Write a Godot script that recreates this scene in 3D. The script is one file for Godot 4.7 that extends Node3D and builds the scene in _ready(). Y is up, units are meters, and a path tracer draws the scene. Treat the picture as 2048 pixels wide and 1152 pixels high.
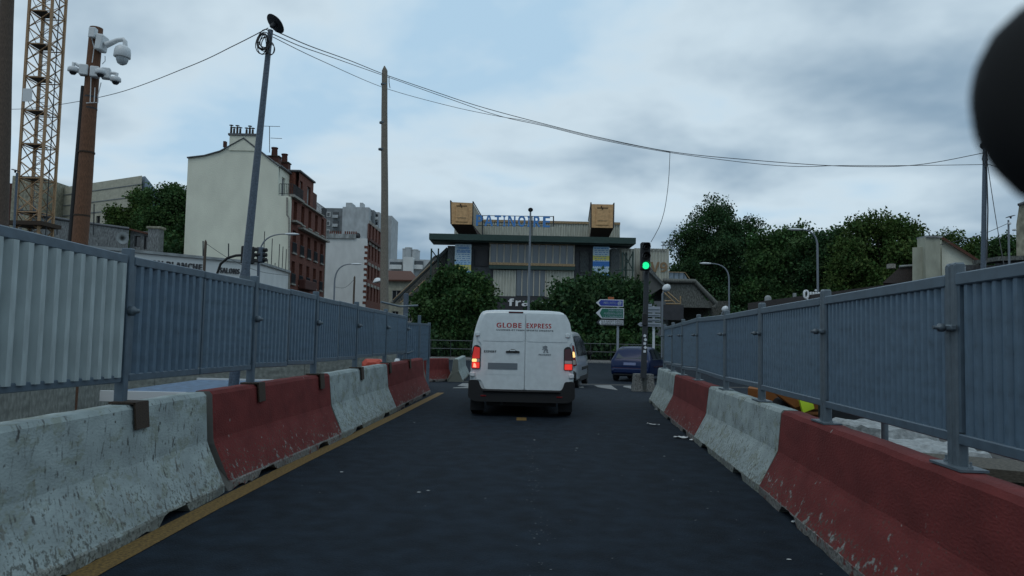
extends Node3D
# A lane between concrete barriers and corrugated site fences, leading to a crossing in front of an ice rink. Units are metres, y is up.

class MB:
	var v := PackedVector3Array()
	var n := PackedVector3Array()
	var uv := PackedVector2Array()
	func tri(a: Vector3, b: Vector3, c: Vector3) -> void:   # counter-clockwise seen from outside
		var m := (b - a).cross(c - a).normalized()
		v.append_array([a, c, b]); n.append_array([m, m, m]); uv.append_array([Vector2.ZERO, Vector2.ZERO, Vector2.ZERO])
	func quad(a: Vector3, b: Vector3, c: Vector3, d: Vector3) -> void:
		tri(a, b, c); tri(a, c, d)
	func quad_uv(a: Vector3, b: Vector3, c: Vector3, d: Vector3) -> void:   # a is lower left, then round
		var m := (b - a).cross(c - a).normalized()
		v.append_array([a, c, b, a, d, c]); n.append_array([m, m, m, m, m, m])
		uv.append_array([Vector2(0, 1), Vector2(1, 0), Vector2(1, 1), Vector2(0, 1), Vector2(0, 0), Vector2(1, 0)])
	func box(c: Vector3, s: Vector3, b := Basis.IDENTITY, bev := 0.0) -> MB:
		var h := s * 0.5
		var e: float = bev if bev > 0.0 else 0.0
		if e <= 0.0:
			var p := []
			for k in 8: p.append(c + b * Vector3(h.x if k & 1 else -h.x, h.y if k & 2 else -h.y, h.z if k & 4 else -h.z))
			quad(p[4], p[5], p[7], p[6]); quad(p[1], p[0], p[2], p[3]); quad(p[5], p[1], p[3], p[7])
			quad(p[0], p[4], p[6], p[2]); quad(p[6], p[7], p[3], p[2]); quad(p[0], p[1], p[5], p[4])
			return self
		var rings := []
		for q in [[-h.z, e], [-h.z + e, 0.0], [h.z - e, 0.0], [h.z, e]]:
			var z: float = q[0]; var i: float = q[1]
			var x: float = h.x - i; var y: float = h.y - i; var k: float = e
			var ring := []
			for w in [[x, -y + k], [x, y - k], [x - k, y], [-x + k, y], [-x, y - k], [-x, -y + k], [-x + k, -y], [x - k, -y]]:
				ring.append(c + b * Vector3(w[0], w[1], z))
			rings.append(ring)
		loft(rings, true, true)
		return self
	func span(x0: float, y0: float, x1: float, y1: float, z0: float, z1: float, bev := 0.0) -> MB:
		return box(Vector3((x0 + x1) / 2, (y0 + y1) / 2, (z0 + z1) / 2), Vector3(absf(x1 - x0), absf(y1 - y0), absf(z1 - z0)), Basis.IDENTITY, bev)
	# rows of points; columns run round the rows' direction. Normals are worked out by averaging unless flat.
	func grid(rows: Array, closed := true, flat := false, uvs := []) -> void:
		var nr := rows.size(); var nc: int = rows[0].size(); var last := nc if closed else nc - 1
		var nm := []
		if not flat:
			for i in nr:
				var line := []
				for j in nc:
					var ja := (j + nc - 1) % nc if closed else maxi(j - 1, 0); var jb := (j + 1) % nc if closed else mini(j + 1, nc - 1)
					var dc: Vector3 = rows[i][jb] - rows[i][ja]; var dr: Vector3 = rows[mini(i + 1, nr - 1)][j] - rows[maxi(i - 1, 0)][j]
					line.append(dc.cross(dr).normalized())
				nm.append(line)
		for i in nr - 1:
			for j in last:
				var k := (j + 1) % nc
				var a: Vector3 = rows[i][j]; var b: Vector3 = rows[i][k]; var c: Vector3 = rows[i + 1][k]; var d: Vector3 = rows[i + 1][j]
				v.append_array([a, c, b, a, d, c])
				if flat:
					var m := (c - a).cross(d - b).normalized()
					n.append_array([m, m, m, m, m, m])
				else:
					n.append_array([nm[i][j], nm[i + 1][k], nm[i][k], nm[i][j], nm[i + 1][j], nm[i + 1][k]])
				if uvs.is_empty():
					uv.append_array([Vector2.ZERO, Vector2.ZERO, Vector2.ZERO, Vector2.ZERO, Vector2.ZERO, Vector2.ZERO])
				else:
					var ua: Vector2 = uvs[i][j]; var ub: Vector2 = uvs[i][j + 1]; var uc: Vector2 = uvs[i + 1][j + 1]; var ud: Vector2 = uvs[i + 1][j]
					uv.append_array([ua, uc, ub, ua, ud, uc])
	func fan(ring: Array, towards: Vector3) -> void:
		var c := Vector3.ZERO
		for p in ring: c += p
		c /= ring.size()
		var m := Vector3.ZERO
		for k in ring.size(): m += (ring[k] - c).cross(ring[(k + 1) % ring.size()] - c)
		for k in ring.size():
			if m.dot(towards) >= 0.0: tri(c, ring[k], ring[(k + 1) % ring.size()])
			else: tri(c, ring[(k + 1) % ring.size()], ring[k])
	func loft(rings: Array, flat := false, caps := true) -> MB:
		var c0 := Vector3.ZERO; var c1 := Vector3.ZERO
		for p in rings[0]: c0 += p
		for p in rings[-1]: c1 += p
		var axis: Vector3 = (c1 - c0) / rings[0].size()
		var mid: Array = rings[rings.size() / 2]
		var m := Vector3.ZERO
		for k in mid.size(): m += (mid[k] - mid[0]).cross(mid[(k + 1) % mid.size()] - mid[0])
		var rs := rings
		if m.dot(axis) < 0.0:
			rs = []
			for r in rings:
				var q: Array = r.duplicate(); q.reverse(); rs.append(q)
		grid(rs, true, flat)
		if caps:
			fan(rs[0], -axis); fan(rs[-1], axis)
		return self
	func tube(pts: Array, r, sides := 8, caps := true) -> MB:
		var rings := []
		var up := Vector3.UP
		for i in pts.size():
			var t: Vector3 = (pts[mini(i + 1, pts.size() - 1)] - pts[maxi(i - 1, 0)]).normalized()
			if absf(t.dot(up)) > 0.95: up = Vector3.RIGHT if absf(t.x) < 0.8 else Vector3.BACK
			var a := up.cross(t).normalized(); var b := t.cross(a)
			up = b
			var rad: float = r[i] if r is Array else r
			var ring := []
			for k in sides: ring.append(pts[i] + (a * cos(TAU * k / sides) + b * sin(TAU * k / sides)) * rad)
			rings.append(ring)
		return loft(rings, false, caps)
	func lathe(prof: Array, sides: int, at: Vector3, b := Basis.IDENTITY, caps := true) -> MB:
		var rings := []
		for p in prof:
			var ring := []
			for k in sides: ring.append(at + b * Vector3(p.x * cos(TAU * k / sides), p.y, p.x * sin(TAU * k / sides)))
			rings.append(ring)
		return loft(rings, false, caps)
	func prism(poly: PackedVector2Array, depth: float, at: Vector3, b := Basis.IDENTITY) -> MB:   # front face at z = 0, body towards -z
		var p := poly
		if Geometry2D.is_polygon_clockwise(p):
			p = poly.duplicate(); p.reverse()
		var ids := Geometry2D.triangulate_polygon(p)
		var put := func(q: Vector2, z: float) -> Vector3: return at + b * Vector3(q.x, q.y, z)
		for k in range(0, ids.size(), 3):
			var a := p[ids[k]]; var c := p[ids[k + 1]]; var d := p[ids[k + 2]]
			if (c - a).cross(d - a) < 0.0:
				var s := c; c = d; d = s
			tri(put.call(a, 0.0), put.call(c, 0.0), put.call(d, 0.0)); tri(put.call(a, -depth), put.call(d, -depth), put.call(c, -depth))
		for k in p.size():
			var a := p[k]; var c := p[(k + 1) % p.size()]
			quad(put.call(a, -depth), put.call(c, -depth), put.call(c, 0.0), put.call(a, 0.0))
		return self
	# pressed sheet standing on o, running along ux for w metres, h high, ribs towards nrm
	func sheet(o: Vector3, ux: Vector3, w: float, h: float, pitch: float, deep: float, up := Vector3.UP) -> MB:
		var nr := ux.cross(up).normalized()
		var count := maxi(int(round(w / pitch)), 1); var p := w / count
		var line := []
		for k in count:
			for q in [[0.0, 0.0], [0.36, 0.0], [0.5, 1.0], [0.86, 1.0]]:
				line.append(Vector2((k + q[0]) * p, q[1] * deep))
		line.append(Vector2(w, 0.0))
		for k in line.size() - 1:
			var a: Vector3 = o + ux * line[k].x + nr * line[k].y; var b: Vector3 = o + ux * line[k + 1].x + nr * line[k + 1].y
			quad(a, b, b + up * h, a + up * h)
		return self
	func mesh() -> ArrayMesh:
		var a := []; a.resize(Mesh.ARRAY_MAX)
		a[Mesh.ARRAY_VERTEX] = v; a[Mesh.ARRAY_NORMAL] = n; a[Mesh.ARRAY_TEX_UV] = uv
		var m := ArrayMesh.new(); m.add_surface_from_arrays(Mesh.PRIMITIVE_TRIANGLES, a)
		return m

var taken := {}
var in_world := {}
var mats := {}
var tex := {}
var rng := RandomNumberGenerator.new()

func numbered(par: Node, called: String) -> String:
	var key := "%d/%s" % [par.get_instance_id(), called]
	var k: int = taken.get(key, 0)
	taken[key] = k + 1
	return called if k == 0 else "%s_%03d" % [called, k]

func tag(o: Node3D, label: String, category: String, group := "") -> Node3D:
	o.set_meta("label", label); o.set_meta("category", category)
	if group != "": o.set_meta("group", group)
	return o

# a thing whose parts are given in world coordinates (world) or in its own
func thing(called: String, label: String, category: String, at := Vector3.ZERO, turn := 0.0, group := "", world := true) -> Node3D:
	var o := Node3D.new()
	o.name = numbered(self, called); add_child(o)
	o.position = at; o.rotation.y = turn
	if world: in_world[o.get_instance_id()] = true
	tag(o, label, category, group)
	return o

func part(par: Node3D, called: String, m, mat: Material) -> MeshInstance3D:
	var o := MeshInstance3D.new()
	o.name = numbered(par, called)
	o.mesh = m.mesh() if m is MB else m
	o.material_override = mat
	par.add_child(o)
	if in_world.has(par.get_instance_id()): o.position = -par.position
	return o

func solo(called: String, m: MB, mat: Material, label: String, category: String, group := "") -> MeshInstance3D:
	return tag(part(self, called, m, mat), label, category, group)

func structure(called: String, m: MB, mat: Material, par: Node3D = self) -> MeshInstance3D:
	var o := part(par, called, m, mat)
	if par == self: o.set_meta("kind", "structure")
	return o

func bx(par: Node3D, called: String, x0: float, y0: float, x1: float, y1: float, z0: float, z1: float, mat: Material, bev := 0.0) -> MeshInstance3D:
	return part(par, called, MB.new().span(x0, y0, x1, y1, z0, z1, bev), mat)

func words(par: Node3D, called: String, s: String, x0: float, y0: float, x1: float, y1: float, at: Vector3, b: Basis, mat: Material, deep := 0.004, serif := false, bold := true) -> MeshInstance3D:
	var t := TextMesh.new()
	var f := SystemFont.new()
	f.font_names = PackedStringArray(["Droid Serif" if serif else "Droid Sans"])
	if bold: f.font_weight = 700
	t.font = f; t.text = s; t.font_size = 48; t.pixel_size = 0.01; t.depth = 0.05; t.curve_step = 1.5
	var bb := t.get_aabb()
	var o := MeshInstance3D.new()
	o.name = numbered(par, called); o.mesh = t; o.material_override = mat
	par.add_child(o)
	var sc := Vector3((x1 - x0) / maxf(bb.size.x, 0.001), (y1 - y0) / maxf(bb.size.y, 0.001), deep / 0.05)
	var mid := bb.position + bb.size * 0.5
	var place := at + b * (Vector3((x0 + x1) / 2, (y0 + y1) / 2, deep / 2) - Vector3(mid.x * sc.x, mid.y * sc.y, mid.z * sc.z))
	o.transform = Transform3D(b * Basis.from_scale(sc), place - (par.position if in_world.has(par.get_instance_id()) else Vector3.ZERO))
	return o

# ---- materials
func noise_image(key: String, seed_: int, freq: float, octaves: int, lo: float, hi: float, size := 512, power := 1.0) -> ImageTexture:
	var f := FastNoiseLite.new()
	f.seed = seed_; f.frequency = freq; f.fractal_octaves = octaves; f.noise_type = FastNoiseLite.TYPE_SIMPLEX_SMOOTH
	var im := f.get_seamless_image(size, size)
	im.convert(Image.FORMAT_L8)
	var d := im.get_data()
	for k in d.size():
		d[k] = int(255.0 * lerpf(lo, hi, pow(d[k] / 255.0, power)))
	im = Image.create_from_data(size, size, false, Image.FORMAT_L8, d)
	im.convert(Image.FORMAT_RGB8)
	tex[key] = ImageTexture.create_from_image(im)
	return tex[key]

func bump_image(key: String, seed_: int, freq: float, octaves: int, strength: float, size := 512) -> void:
	var f := FastNoiseLite.new()
	f.seed = seed_; f.frequency = freq; f.fractal_octaves = octaves
	var im := f.get_seamless_image(size, size)
	im.convert(Image.FORMAT_RGBA8)
	im.bump_map_to_normal_map(strength)
	tex[key] = ImageTexture.create_from_image(im)

# a colour is given as linear base colour
func M(key: String, r := 0.5, g := 0.5, b := 0.5, rough := 0.8, metal := 0.0, t := "", scale := Vector3.ONE, bump := "", bump_scale := 0.4) -> StandardMaterial3D:
	if mats.has(key): return mats[key]
	var m := StandardMaterial3D.new()
	m.resource_name = key
	m.albedo_color = Color(r, g, b).linear_to_srgb()
	m.roughness = rough; m.metallic = metal
	if t != "":
		m.albedo_texture = tex[t]
	if bump != "":
		m.normal_enabled = true; m.normal_texture = tex[bump]; m.normal_scale = bump_scale
	if t != "" or bump != "":
		m.uv1_triplanar = true; m.uv1_world_triplanar = true; m.uv1_scale = scale
	mats[key] = m
	return m

func glow(key: String, r: float, g: float, b: float, e: float) -> StandardMaterial3D:
	var m := M(key, r * 0.6, g * 0.6, b * 0.6, 0.25)
	m.emission_enabled = true; m.emission = Color(r, g, b).linear_to_srgb(); m.emission_energy_multiplier = e
	return m

func glass(key: String, r: float, g: float, b: float, rough := 0.06) -> StandardMaterial3D:
	var m := M(key, r, g, b, rough)
	m.metallic_specular = 0.6
	return m

func lamp(par: Node3D, at: Vector3, col: Color, e: float) -> void:
	var l := OmniLight3D.new()
	l.name = numbered(par, "bulb"); l.light_color = col; l.light_energy = e; l.light_size = 0.03; l.omni_range = 20.0; l.omni_attenuation = 2.0; l.shadow_enabled = true
	par.add_child(l); l.position = at

func ground_y(d: float) -> float:   # the lane drops a little towards the crossing
	var t := clampf((d - 19.0) / 12.0, 0.0, 1.0)
	return -0.35 * t * t * (3.0 - 2.0 * t)

# a wall with window openings: o is its lower left corner seen from outside, ux runs to the right; openings are Rect2 (u, v, width, height)
func facade(par: Node3D, o: Vector3, ux: Vector3, w: float, h: float, ops: Array, wall: Material, frame: Material, pane: Material, deep := 0.22, sill: Material = null, called := "wall") -> void:
	var nr := ux.cross(Vector3.UP).normalized()
	var us := [0.0, w]; var vs := [0.0, h]
	for r in ops:
		us.append_array([r.position.x, r.end.x]); vs.append_array([r.position.y, r.end.y])
	us.sort(); vs.sort()
	var at := func(u: float, q: float, k: float) -> Vector3: return o + ux * u + Vector3.UP * q - nr * k
	var mb := MB.new()
	for i in us.size() - 1:
		if us[i + 1] - us[i] < 0.001: continue
		for j in vs.size() - 1:
			if vs[j + 1] - vs[j] < 0.001: continue
			var mid := Vector2((us[i] + us[i + 1]) / 2, (vs[j] + vs[j + 1]) / 2)
			var open := false
			for r in ops: open = open or r.has_point(mid)
			if not open:
				mb.quad(at.call(us[i], vs[j], 0.0), at.call(us[i + 1], vs[j], 0.0), at.call(us[i + 1], vs[j + 1], 0.0), at.call(us[i], vs[j + 1], 0.0))
	for r in ops:
		var a: Vector2 = r.position; var c: Vector2 = r.end
		mb.quad(at.call(a.x, a.y, 0.0), at.call(a.x, a.y, deep), at.call(a.x, c.y, deep), at.call(a.x, c.y, 0.0))
		mb.quad(at.call(c.x, a.y, deep), at.call(c.x, a.y, 0.0), at.call(c.x, c.y, 0.0), at.call(c.x, c.y, deep))
		mb.quad(at.call(a.x, a.y, 0.0), at.call(c.x, a.y, 0.0), at.call(c.x, a.y, deep), at.call(a.x, a.y, deep))
		mb.quad(at.call(a.x, c.y, deep), at.call(c.x, c.y, deep), at.call(c.x, c.y, 0.0), at.call(a.x, c.y, 0.0))
	part(par, called, mb, wall)
	var bs := Basis(ux, Vector3.UP, nr)
	for r in ops:
		var f := MB.new()
		var e := 0.07
		var cc: Vector2 = r.get_center(); var s: Vector2 = r.size
		f.box(at.call(r.position.x + e / 2, cc.y, deep - 0.05), Vector3(e, s.y - 0.002, 0.06), bs)
		f.box(at.call(r.end.x - e / 2, cc.y, deep - 0.05), Vector3(e, s.y - 0.002, 0.06), bs)
		f.box(at.call(cc.x, r.position.y + e / 2, deep - 0.05), Vector3(s.x - 2 * e, e, 0.06), bs)
		f.box(at.call(cc.x, r.end.y - e / 2, deep - 0.05), Vector3(s.x - 2 * e, e, 0.06), bs)
		if s.x > 0.8: f.box(at.call(cc.x, cc.y, deep - 0.05), Vector3(e, s.y - 2 * e, 0.05), bs)
		var wn := part(par, "window", f, frame)
		var g := MB.new()
		g.quad(at.call(r.position.x, r.position.y, deep - 0.02), at.call(r.end.x, r.position.y, deep - 0.02), at.call(r.end.x, r.end.y, deep - 0.02), at.call(r.position.x, r.end.y, deep - 0.02))
		part(wn, "pane", g, pane)
		if sill:
			part(wn, "sill", MB.new().box(at.call(cc.x, r.position.y - 0.07, -0.06), Vector3(s.x + 0.24, 0.14, 0.2), bs), sill)

func railing(par: Node3D, called: String, a: Vector3, b: Vector3, h: float, gap: float, mat: Material, r := 0.016) -> MeshInstance3D:
	var mb := MB.new()
	mb.tube([a + Vector3.UP * h, b + Vector3.UP * h], r * 1.4, 5); mb.tube([a + Vector3.UP * 0.08, b + Vector3.UP * 0.08], r * 1.2, 5)
	var cnt := maxi(int(a.distance_to(b) / gap), 1)
	for k in cnt + 1:
		var p := a.lerp(b, float(k) / cnt)
		mb.tube([p, p + Vector3.UP * h], r, 4, false)
	return part(par, called, mb, mat)

func _ready() -> void:
	rng.seed = 77
	# camera: a phone behind a windscreen, 1.4 m above the lane
	var cam := Camera3D.new()
	cam.name = "camera"
	var lens := CameraAttributesPhysical.new()
	lens.frustum_focal_length = 32.29; lens.frustum_focus_distance = 14.0; lens.exposure_aperture = 13.5; lens.frustum_near = 0.02; lens.frustum_far = 1500.0
	cam.attributes = lens
	add_child(cam)
	cam.fov = 40.78; cam.near = 0.02; cam.far = 1500.0
	cam.position = Vector3(0, 1.4, 0); cam.rotation_degrees = Vector3(3.64, 0, 1.25)
	cam.current = true
	# overcast daylight
	var env := Environment.new()
	env.background_mode = Environment.BG_SKY
	env.sky = Sky.new(); env.sky.sky_material = cloudy_sky()
	env.tonemap_mode = Environment.TONE_MAPPER_LINEAR
	env.tonemap_exposure = 1.0
	env.sdfgi_enabled = true; env.ssao_enabled = true; env.ssil_enabled = true
	var we := WorldEnvironment.new(); we.name = "world_environment"; we.environment = env
	add_child(we)
	var sun := DirectionalLight3D.new()
	sun.name = "sun"; sun.light_energy = 0.16; sun.light_angular_distance = 30.0; sun.light_color = Color(1.0, 0.985, 0.96); sun.shadow_enabled = true
	add_child(sun)
	sun.rotation_degrees = Vector3(-58, -30, 0)
	make_textures()
	make_materials()
	build_ground()
	build_ice_rink()
	build_left_buildings()
	build_right_buildings()
	build_trees()
	build_barriers()
	build_fences()
	build_site()
	build_poles()
	build_signals()
	build_signs()
	build_van()
	build_cars()
	build_small_things()

func cloudy_sky() -> PanoramaSkyMaterial:
	var w := 2560; var h := 1280
	var a := FastNoiseLite.new(); a.seed = 11; a.frequency = 0.5; a.fractal_octaves = 7; a.fractal_gain = 0.56; a.noise_type = FastNoiseLite.TYPE_SIMPLEX_SMOOTH
	var b := FastNoiseLite.new(); b.seed = 40; b.frequency = 0.22; b.fractal_octaves = 4; b.noise_type = FastNoiseLite.TYPE_SIMPLEX_SMOOTH
	var data := PackedFloat32Array(); data.resize(w * h * 3)
	data.fill(0.12)
	var cosx := PackedFloat32Array(); var sinx := PackedFloat32Array()
	for x in w:
		cosx.append(cos(TAU * x / w)); sinx.append(sin(TAU * x / w))
	for y in h / 2 + 2:
		var e := (0.5 - (y + 0.5) / h) * PI
		var up := maxf(sin(e), 0.0); var flat := cos(e) / (up + 0.16)
		for x in w:
			var px := cosx[x] * flat; var pz := sinx[x] * flat
			var q := b.get_noise_2d(px, pz)
			var c := a.get_noise_2d(px + q * 0.35, pz - q * 0.3)
			var t := clampf(0.39 + c * 1.05 + q * 0.7, 0.0, 1.0)     # thickness of the cloud: thin is bright, thick is dark
			var k := clampf(-c * 1.8 - q * 1.4 - 0.42, 0.0, 0.62)    # gaps of blue
			var g := 1.0 - t * t * (3.0 - 2.0 * t)
			var i := (y * w + x) * 3
			data[i] = lerpf(lerpf(0.215, 0.62, g), 0.31, k)
			data[i + 1] = lerpf(lerpf(0.33, 0.75, g), 0.54, k)
			data[i + 2] = lerpf(lerpf(0.45, 0.84, g), 0.76, k)
	var im := Image.create_from_data(w, h, false, Image.FORMAT_RGBF, data.to_byte_array())
	var m := PanoramaSkyMaterial.new()
	m.panorama = ImageTexture.create_from_image(im)
	return m

# ---- textures: what surfaces are made of
func make_textures() -> void:
	noise_image("mottle", 1, 0.02, 5, 0.62, 1.0)
	noise_image("mottle2", 2, 0.045, 5, 0.45, 1.0)
	noise_image("soft", 3, 0.012, 4, 0.82, 1.0)
	noise_image("smudge", 18, 0.02, 4, 0.55, 1.0, 512, 0.25)
	noise_image("clean", 8, 0.01, 4, 0.93, 1.0)
	noise_image("grain", 4, 0.25, 3, 0.5, 1.0)
	noise_image("streaks", 5, 0.05, 5, 0.4, 1.0, 512, 0.8)
	bump_image("rough_bump", 6, 0.22, 3, 3.0)
	bump_image("soft_bump", 7, 0.03, 4, 6.0)
	bump_image("cast_bump", 17, 0.09, 5, 5.0, 1024)
	tex["asphalt"] = asphalt_image()
	tex["white_paint"] = barrier_image(false, 21)
	tex["white_paint2"] = barrier_image(false, 22)
	tex["red_paint"] = barrier_image(true, 23)
	tex["red_paint2"] = barrier_image(true, 24)
	tex["banner"] = banner_image(0)
	tex["banner2"] = banner_image(1)

func asphalt_image() -> ImageTexture:
	var s := 1024
	var f := FastNoiseLite.new(); f.seed = 9; f.frequency = 0.3; f.fractal_octaves = 2
	var big := FastNoiseLite.new(); big.seed = 10; big.frequency = 0.006; big.fractal_octaves = 5
	var fine := f.get_seamless_image(s, s).get_data(); var wide := big.get_seamless_image(s, s).get_data()
	var out := PackedByteArray(); out.resize(s * s * 3)
	var r := RandomNumberGenerator.new(); r.seed = 5
	for k in s * s:
		var g := 0.34 + 0.34 * (fine[k] / 255.0) + 0.30 * (wide[k] / 255.0)
		if r.randf() < 0.03: g += r.randf() * 0.45
		g = clampf(g, 0.0, 1.0)
		out[k * 3] = int(g * 247.0); out[k * 3 + 1] = int(g * 251.0); out[k * 3 + 2] = int(g * 255.0)
	return ImageTexture.create_from_image(Image.create_from_data(s, s, false, Image.FORMAT_RGB8, out))

# paint on a cast concrete barrier: u along it, v up one face (0 toe, 0.46 top edge) and down the other
func barrier_image(red: bool, seed_: int) -> ImageTexture:
	var w := 1024; var h := 512
	var f := FastNoiseLite.new(); f.seed = seed_; f.frequency = 0.012; f.fractal_octaves = 5
	var c := FastNoiseLite.new(); c.seed = seed_ + 50; c.frequency = 0.028; c.fractal_octaves = 5; c.fractal_gain = 0.6
	var dn := FastNoiseLite.new(); dn.seed = seed_ + 90; dn.frequency = 0.07; dn.fractal_octaves = 5; dn.fractal_gain = 0.7
	var r := RandomNumberGenerator.new(); r.seed = seed_
	var paint := Color(0.165, 0.029, 0.026) if red else Color(0.35, 0.405, 0.395)
	var bare := Color(0.27, 0.27, 0.25) if red else Color(0.27, 0.28, 0.25)
	var px := PackedFloat32Array(); px.resize(w * h * 3)
	for y in h:
		var vv := 1.0 - absf((float(y) / h) * 2.0 - 1.0)      # 0 at both toes, 1 on the top
		for x in w:
			var m := f.get_noise_2d(x * 0.7, y)
			var k := c.get_noise_2d(x, y * (1.0 if red else 0.8))
			var col := paint * (0.92 + 0.28 * m)
			var worn := clampf((k - (0.13 + vv * 0.95 if red else 0.20 + vv * 0.42)) * 9.0, 0.0, 1.0)
			if vv < 0.09: worn = maxf(worn, clampf((k + 0.45) * 4.0, 0.0, 0.9))
			col = col.lerp(bare * (0.85 + 0.5 * m), worn)
			if not red: col = col.lerp(Color(0.20, 0.215, 0.145), clampf((dn.get_noise_2d(x * 0.12 + 300.0, y * 0.2) - 0.12) * 2.2, 0.0, 0.45))
			# road dirt thrown up on the lower half, as specks and patches
			var dirt := clampf((dn.get_noise_2d(x * 1.3, y) + 0.25 * m - 0.02 - vv * 0.75) * 5.0, 0.0, 0.75)
			col = col.lerp(Color(0.075, 0.078, 0.062), dirt)
			var i := (y * w + x) * 3
			px[i] = col.r; px[i + 1] = col.g; px[i + 2] = col.b
	# rubber scuffs, chips and cast holes
	var marks := 40 if red else 1500
	for s in marks:
		var side := r.randf() < 0.5
		var y0 := r.randf_range(0.02, 0.47); var x0 := r.randf() * w
		var length := 3.0 + 30.0 * pow(r.randf(), 2.5) * (0.35 if red else 1.0); var slant := r.randf_range(0.0, 0.5)
		var dark := r.randf_range(0.12, 0.5); var wide := 0.5 + 2.6 * pow(r.randf(), 2.2)
		var light := red and r.randf() < 0.6
		if r.randf() < 0.015: length = 2.0; wide = r.randf_range(2.0, 3.4); dark = 0.9
		for q in int(length * 3.0):
			var t := q / (length * 3.0)
			var cx := x0 + slant * length * t + r.randf_range(-1.5, 1.5); var cy := (y0 if side else 1.0 - y0) * h + (length * t if side else -length * t)
			var rad := wide * sin(PI * clampf(t + 0.1, 0.0, 1.0)) * r.randf_range(0.3, 1.0)
			for dy in range(-int(rad) - 0, int(rad) + 1):
				for dx in range(-int(rad), int(rad) + 1):
					if r.randf() < 0.35: continue
					var ix := posmod(int(cx) + dx, w); var iy := clampi(int(cy) + dy, 0, h - 1)
					var i := (iy * w + ix) * 3
					var target := 0.30 if light else 0.075
					for ch in 3: px[i + ch] = lerpf(px[i + ch], target * (0.9 if ch == 2 else 1.0), dark)
	var out := PackedByteArray(); out.resize(w * h * 3)
	for i in w * h * 3:
		out[i] = int(255.0 * clampf(pow(maxf(px[i], 0.0), 1.0 / 2.2), 0.0, 1.0))
	return ImageTexture.create_from_image(Image.create_from_data(w, h, false, Image.FORMAT_RGB8, out))

# print on a cloth banner: pale ground, bands and lines of blue print too small to read
func banner_image(kind: int) -> ImageTexture:
	var im := Image.create(128, 256, false, Image.FORMAT_RGB8)
	im.fill(Color(0.72, 0.80, 0.84))
	var r := RandomNumberGenerator.new(); r.seed = 60 + kind
	var blue := Color(0.22, 0.42, 0.68); var yellow := Color(0.80, 0.78, 0.42)
	if kind == 0:
		im.fill_rect(Rect2i(0, 120, 128, 26), Color(0.62, 0.76, 0.86)); im.fill_rect(Rect2i(0, 146, 128, 40), yellow); im.fill_rect(Rect2i(0, 196, 128, 60), Color(0.30, 0.62, 0.80))
	else:
		im.fill_rect(Rect2i(0, 0, 128, 18), Color(0.60, 0.76, 0.88)); im.fill_rect(Rect2i(0, 66, 128, 34), yellow); im.fill_rect(Rect2i(0, 108, 128, 36), Color(0.25, 0.47, 0.74)); im.fill_rect(Rect2i(0, 200, 128, 20), Color(0.45, 0.68, 0.85))
	for k in 16:
		var y := 10 + k * 15
		var x := 8 + r.randi() % 10
		while x < 112:
			var l := 6 + r.randi() % 18
			im.fill_rect(Rect2i(x, y, mini(l, 120 - x), 4), blue)
			x += l + 4 + r.randi() % 10
	return ImageTexture.create_from_image(im)

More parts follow.
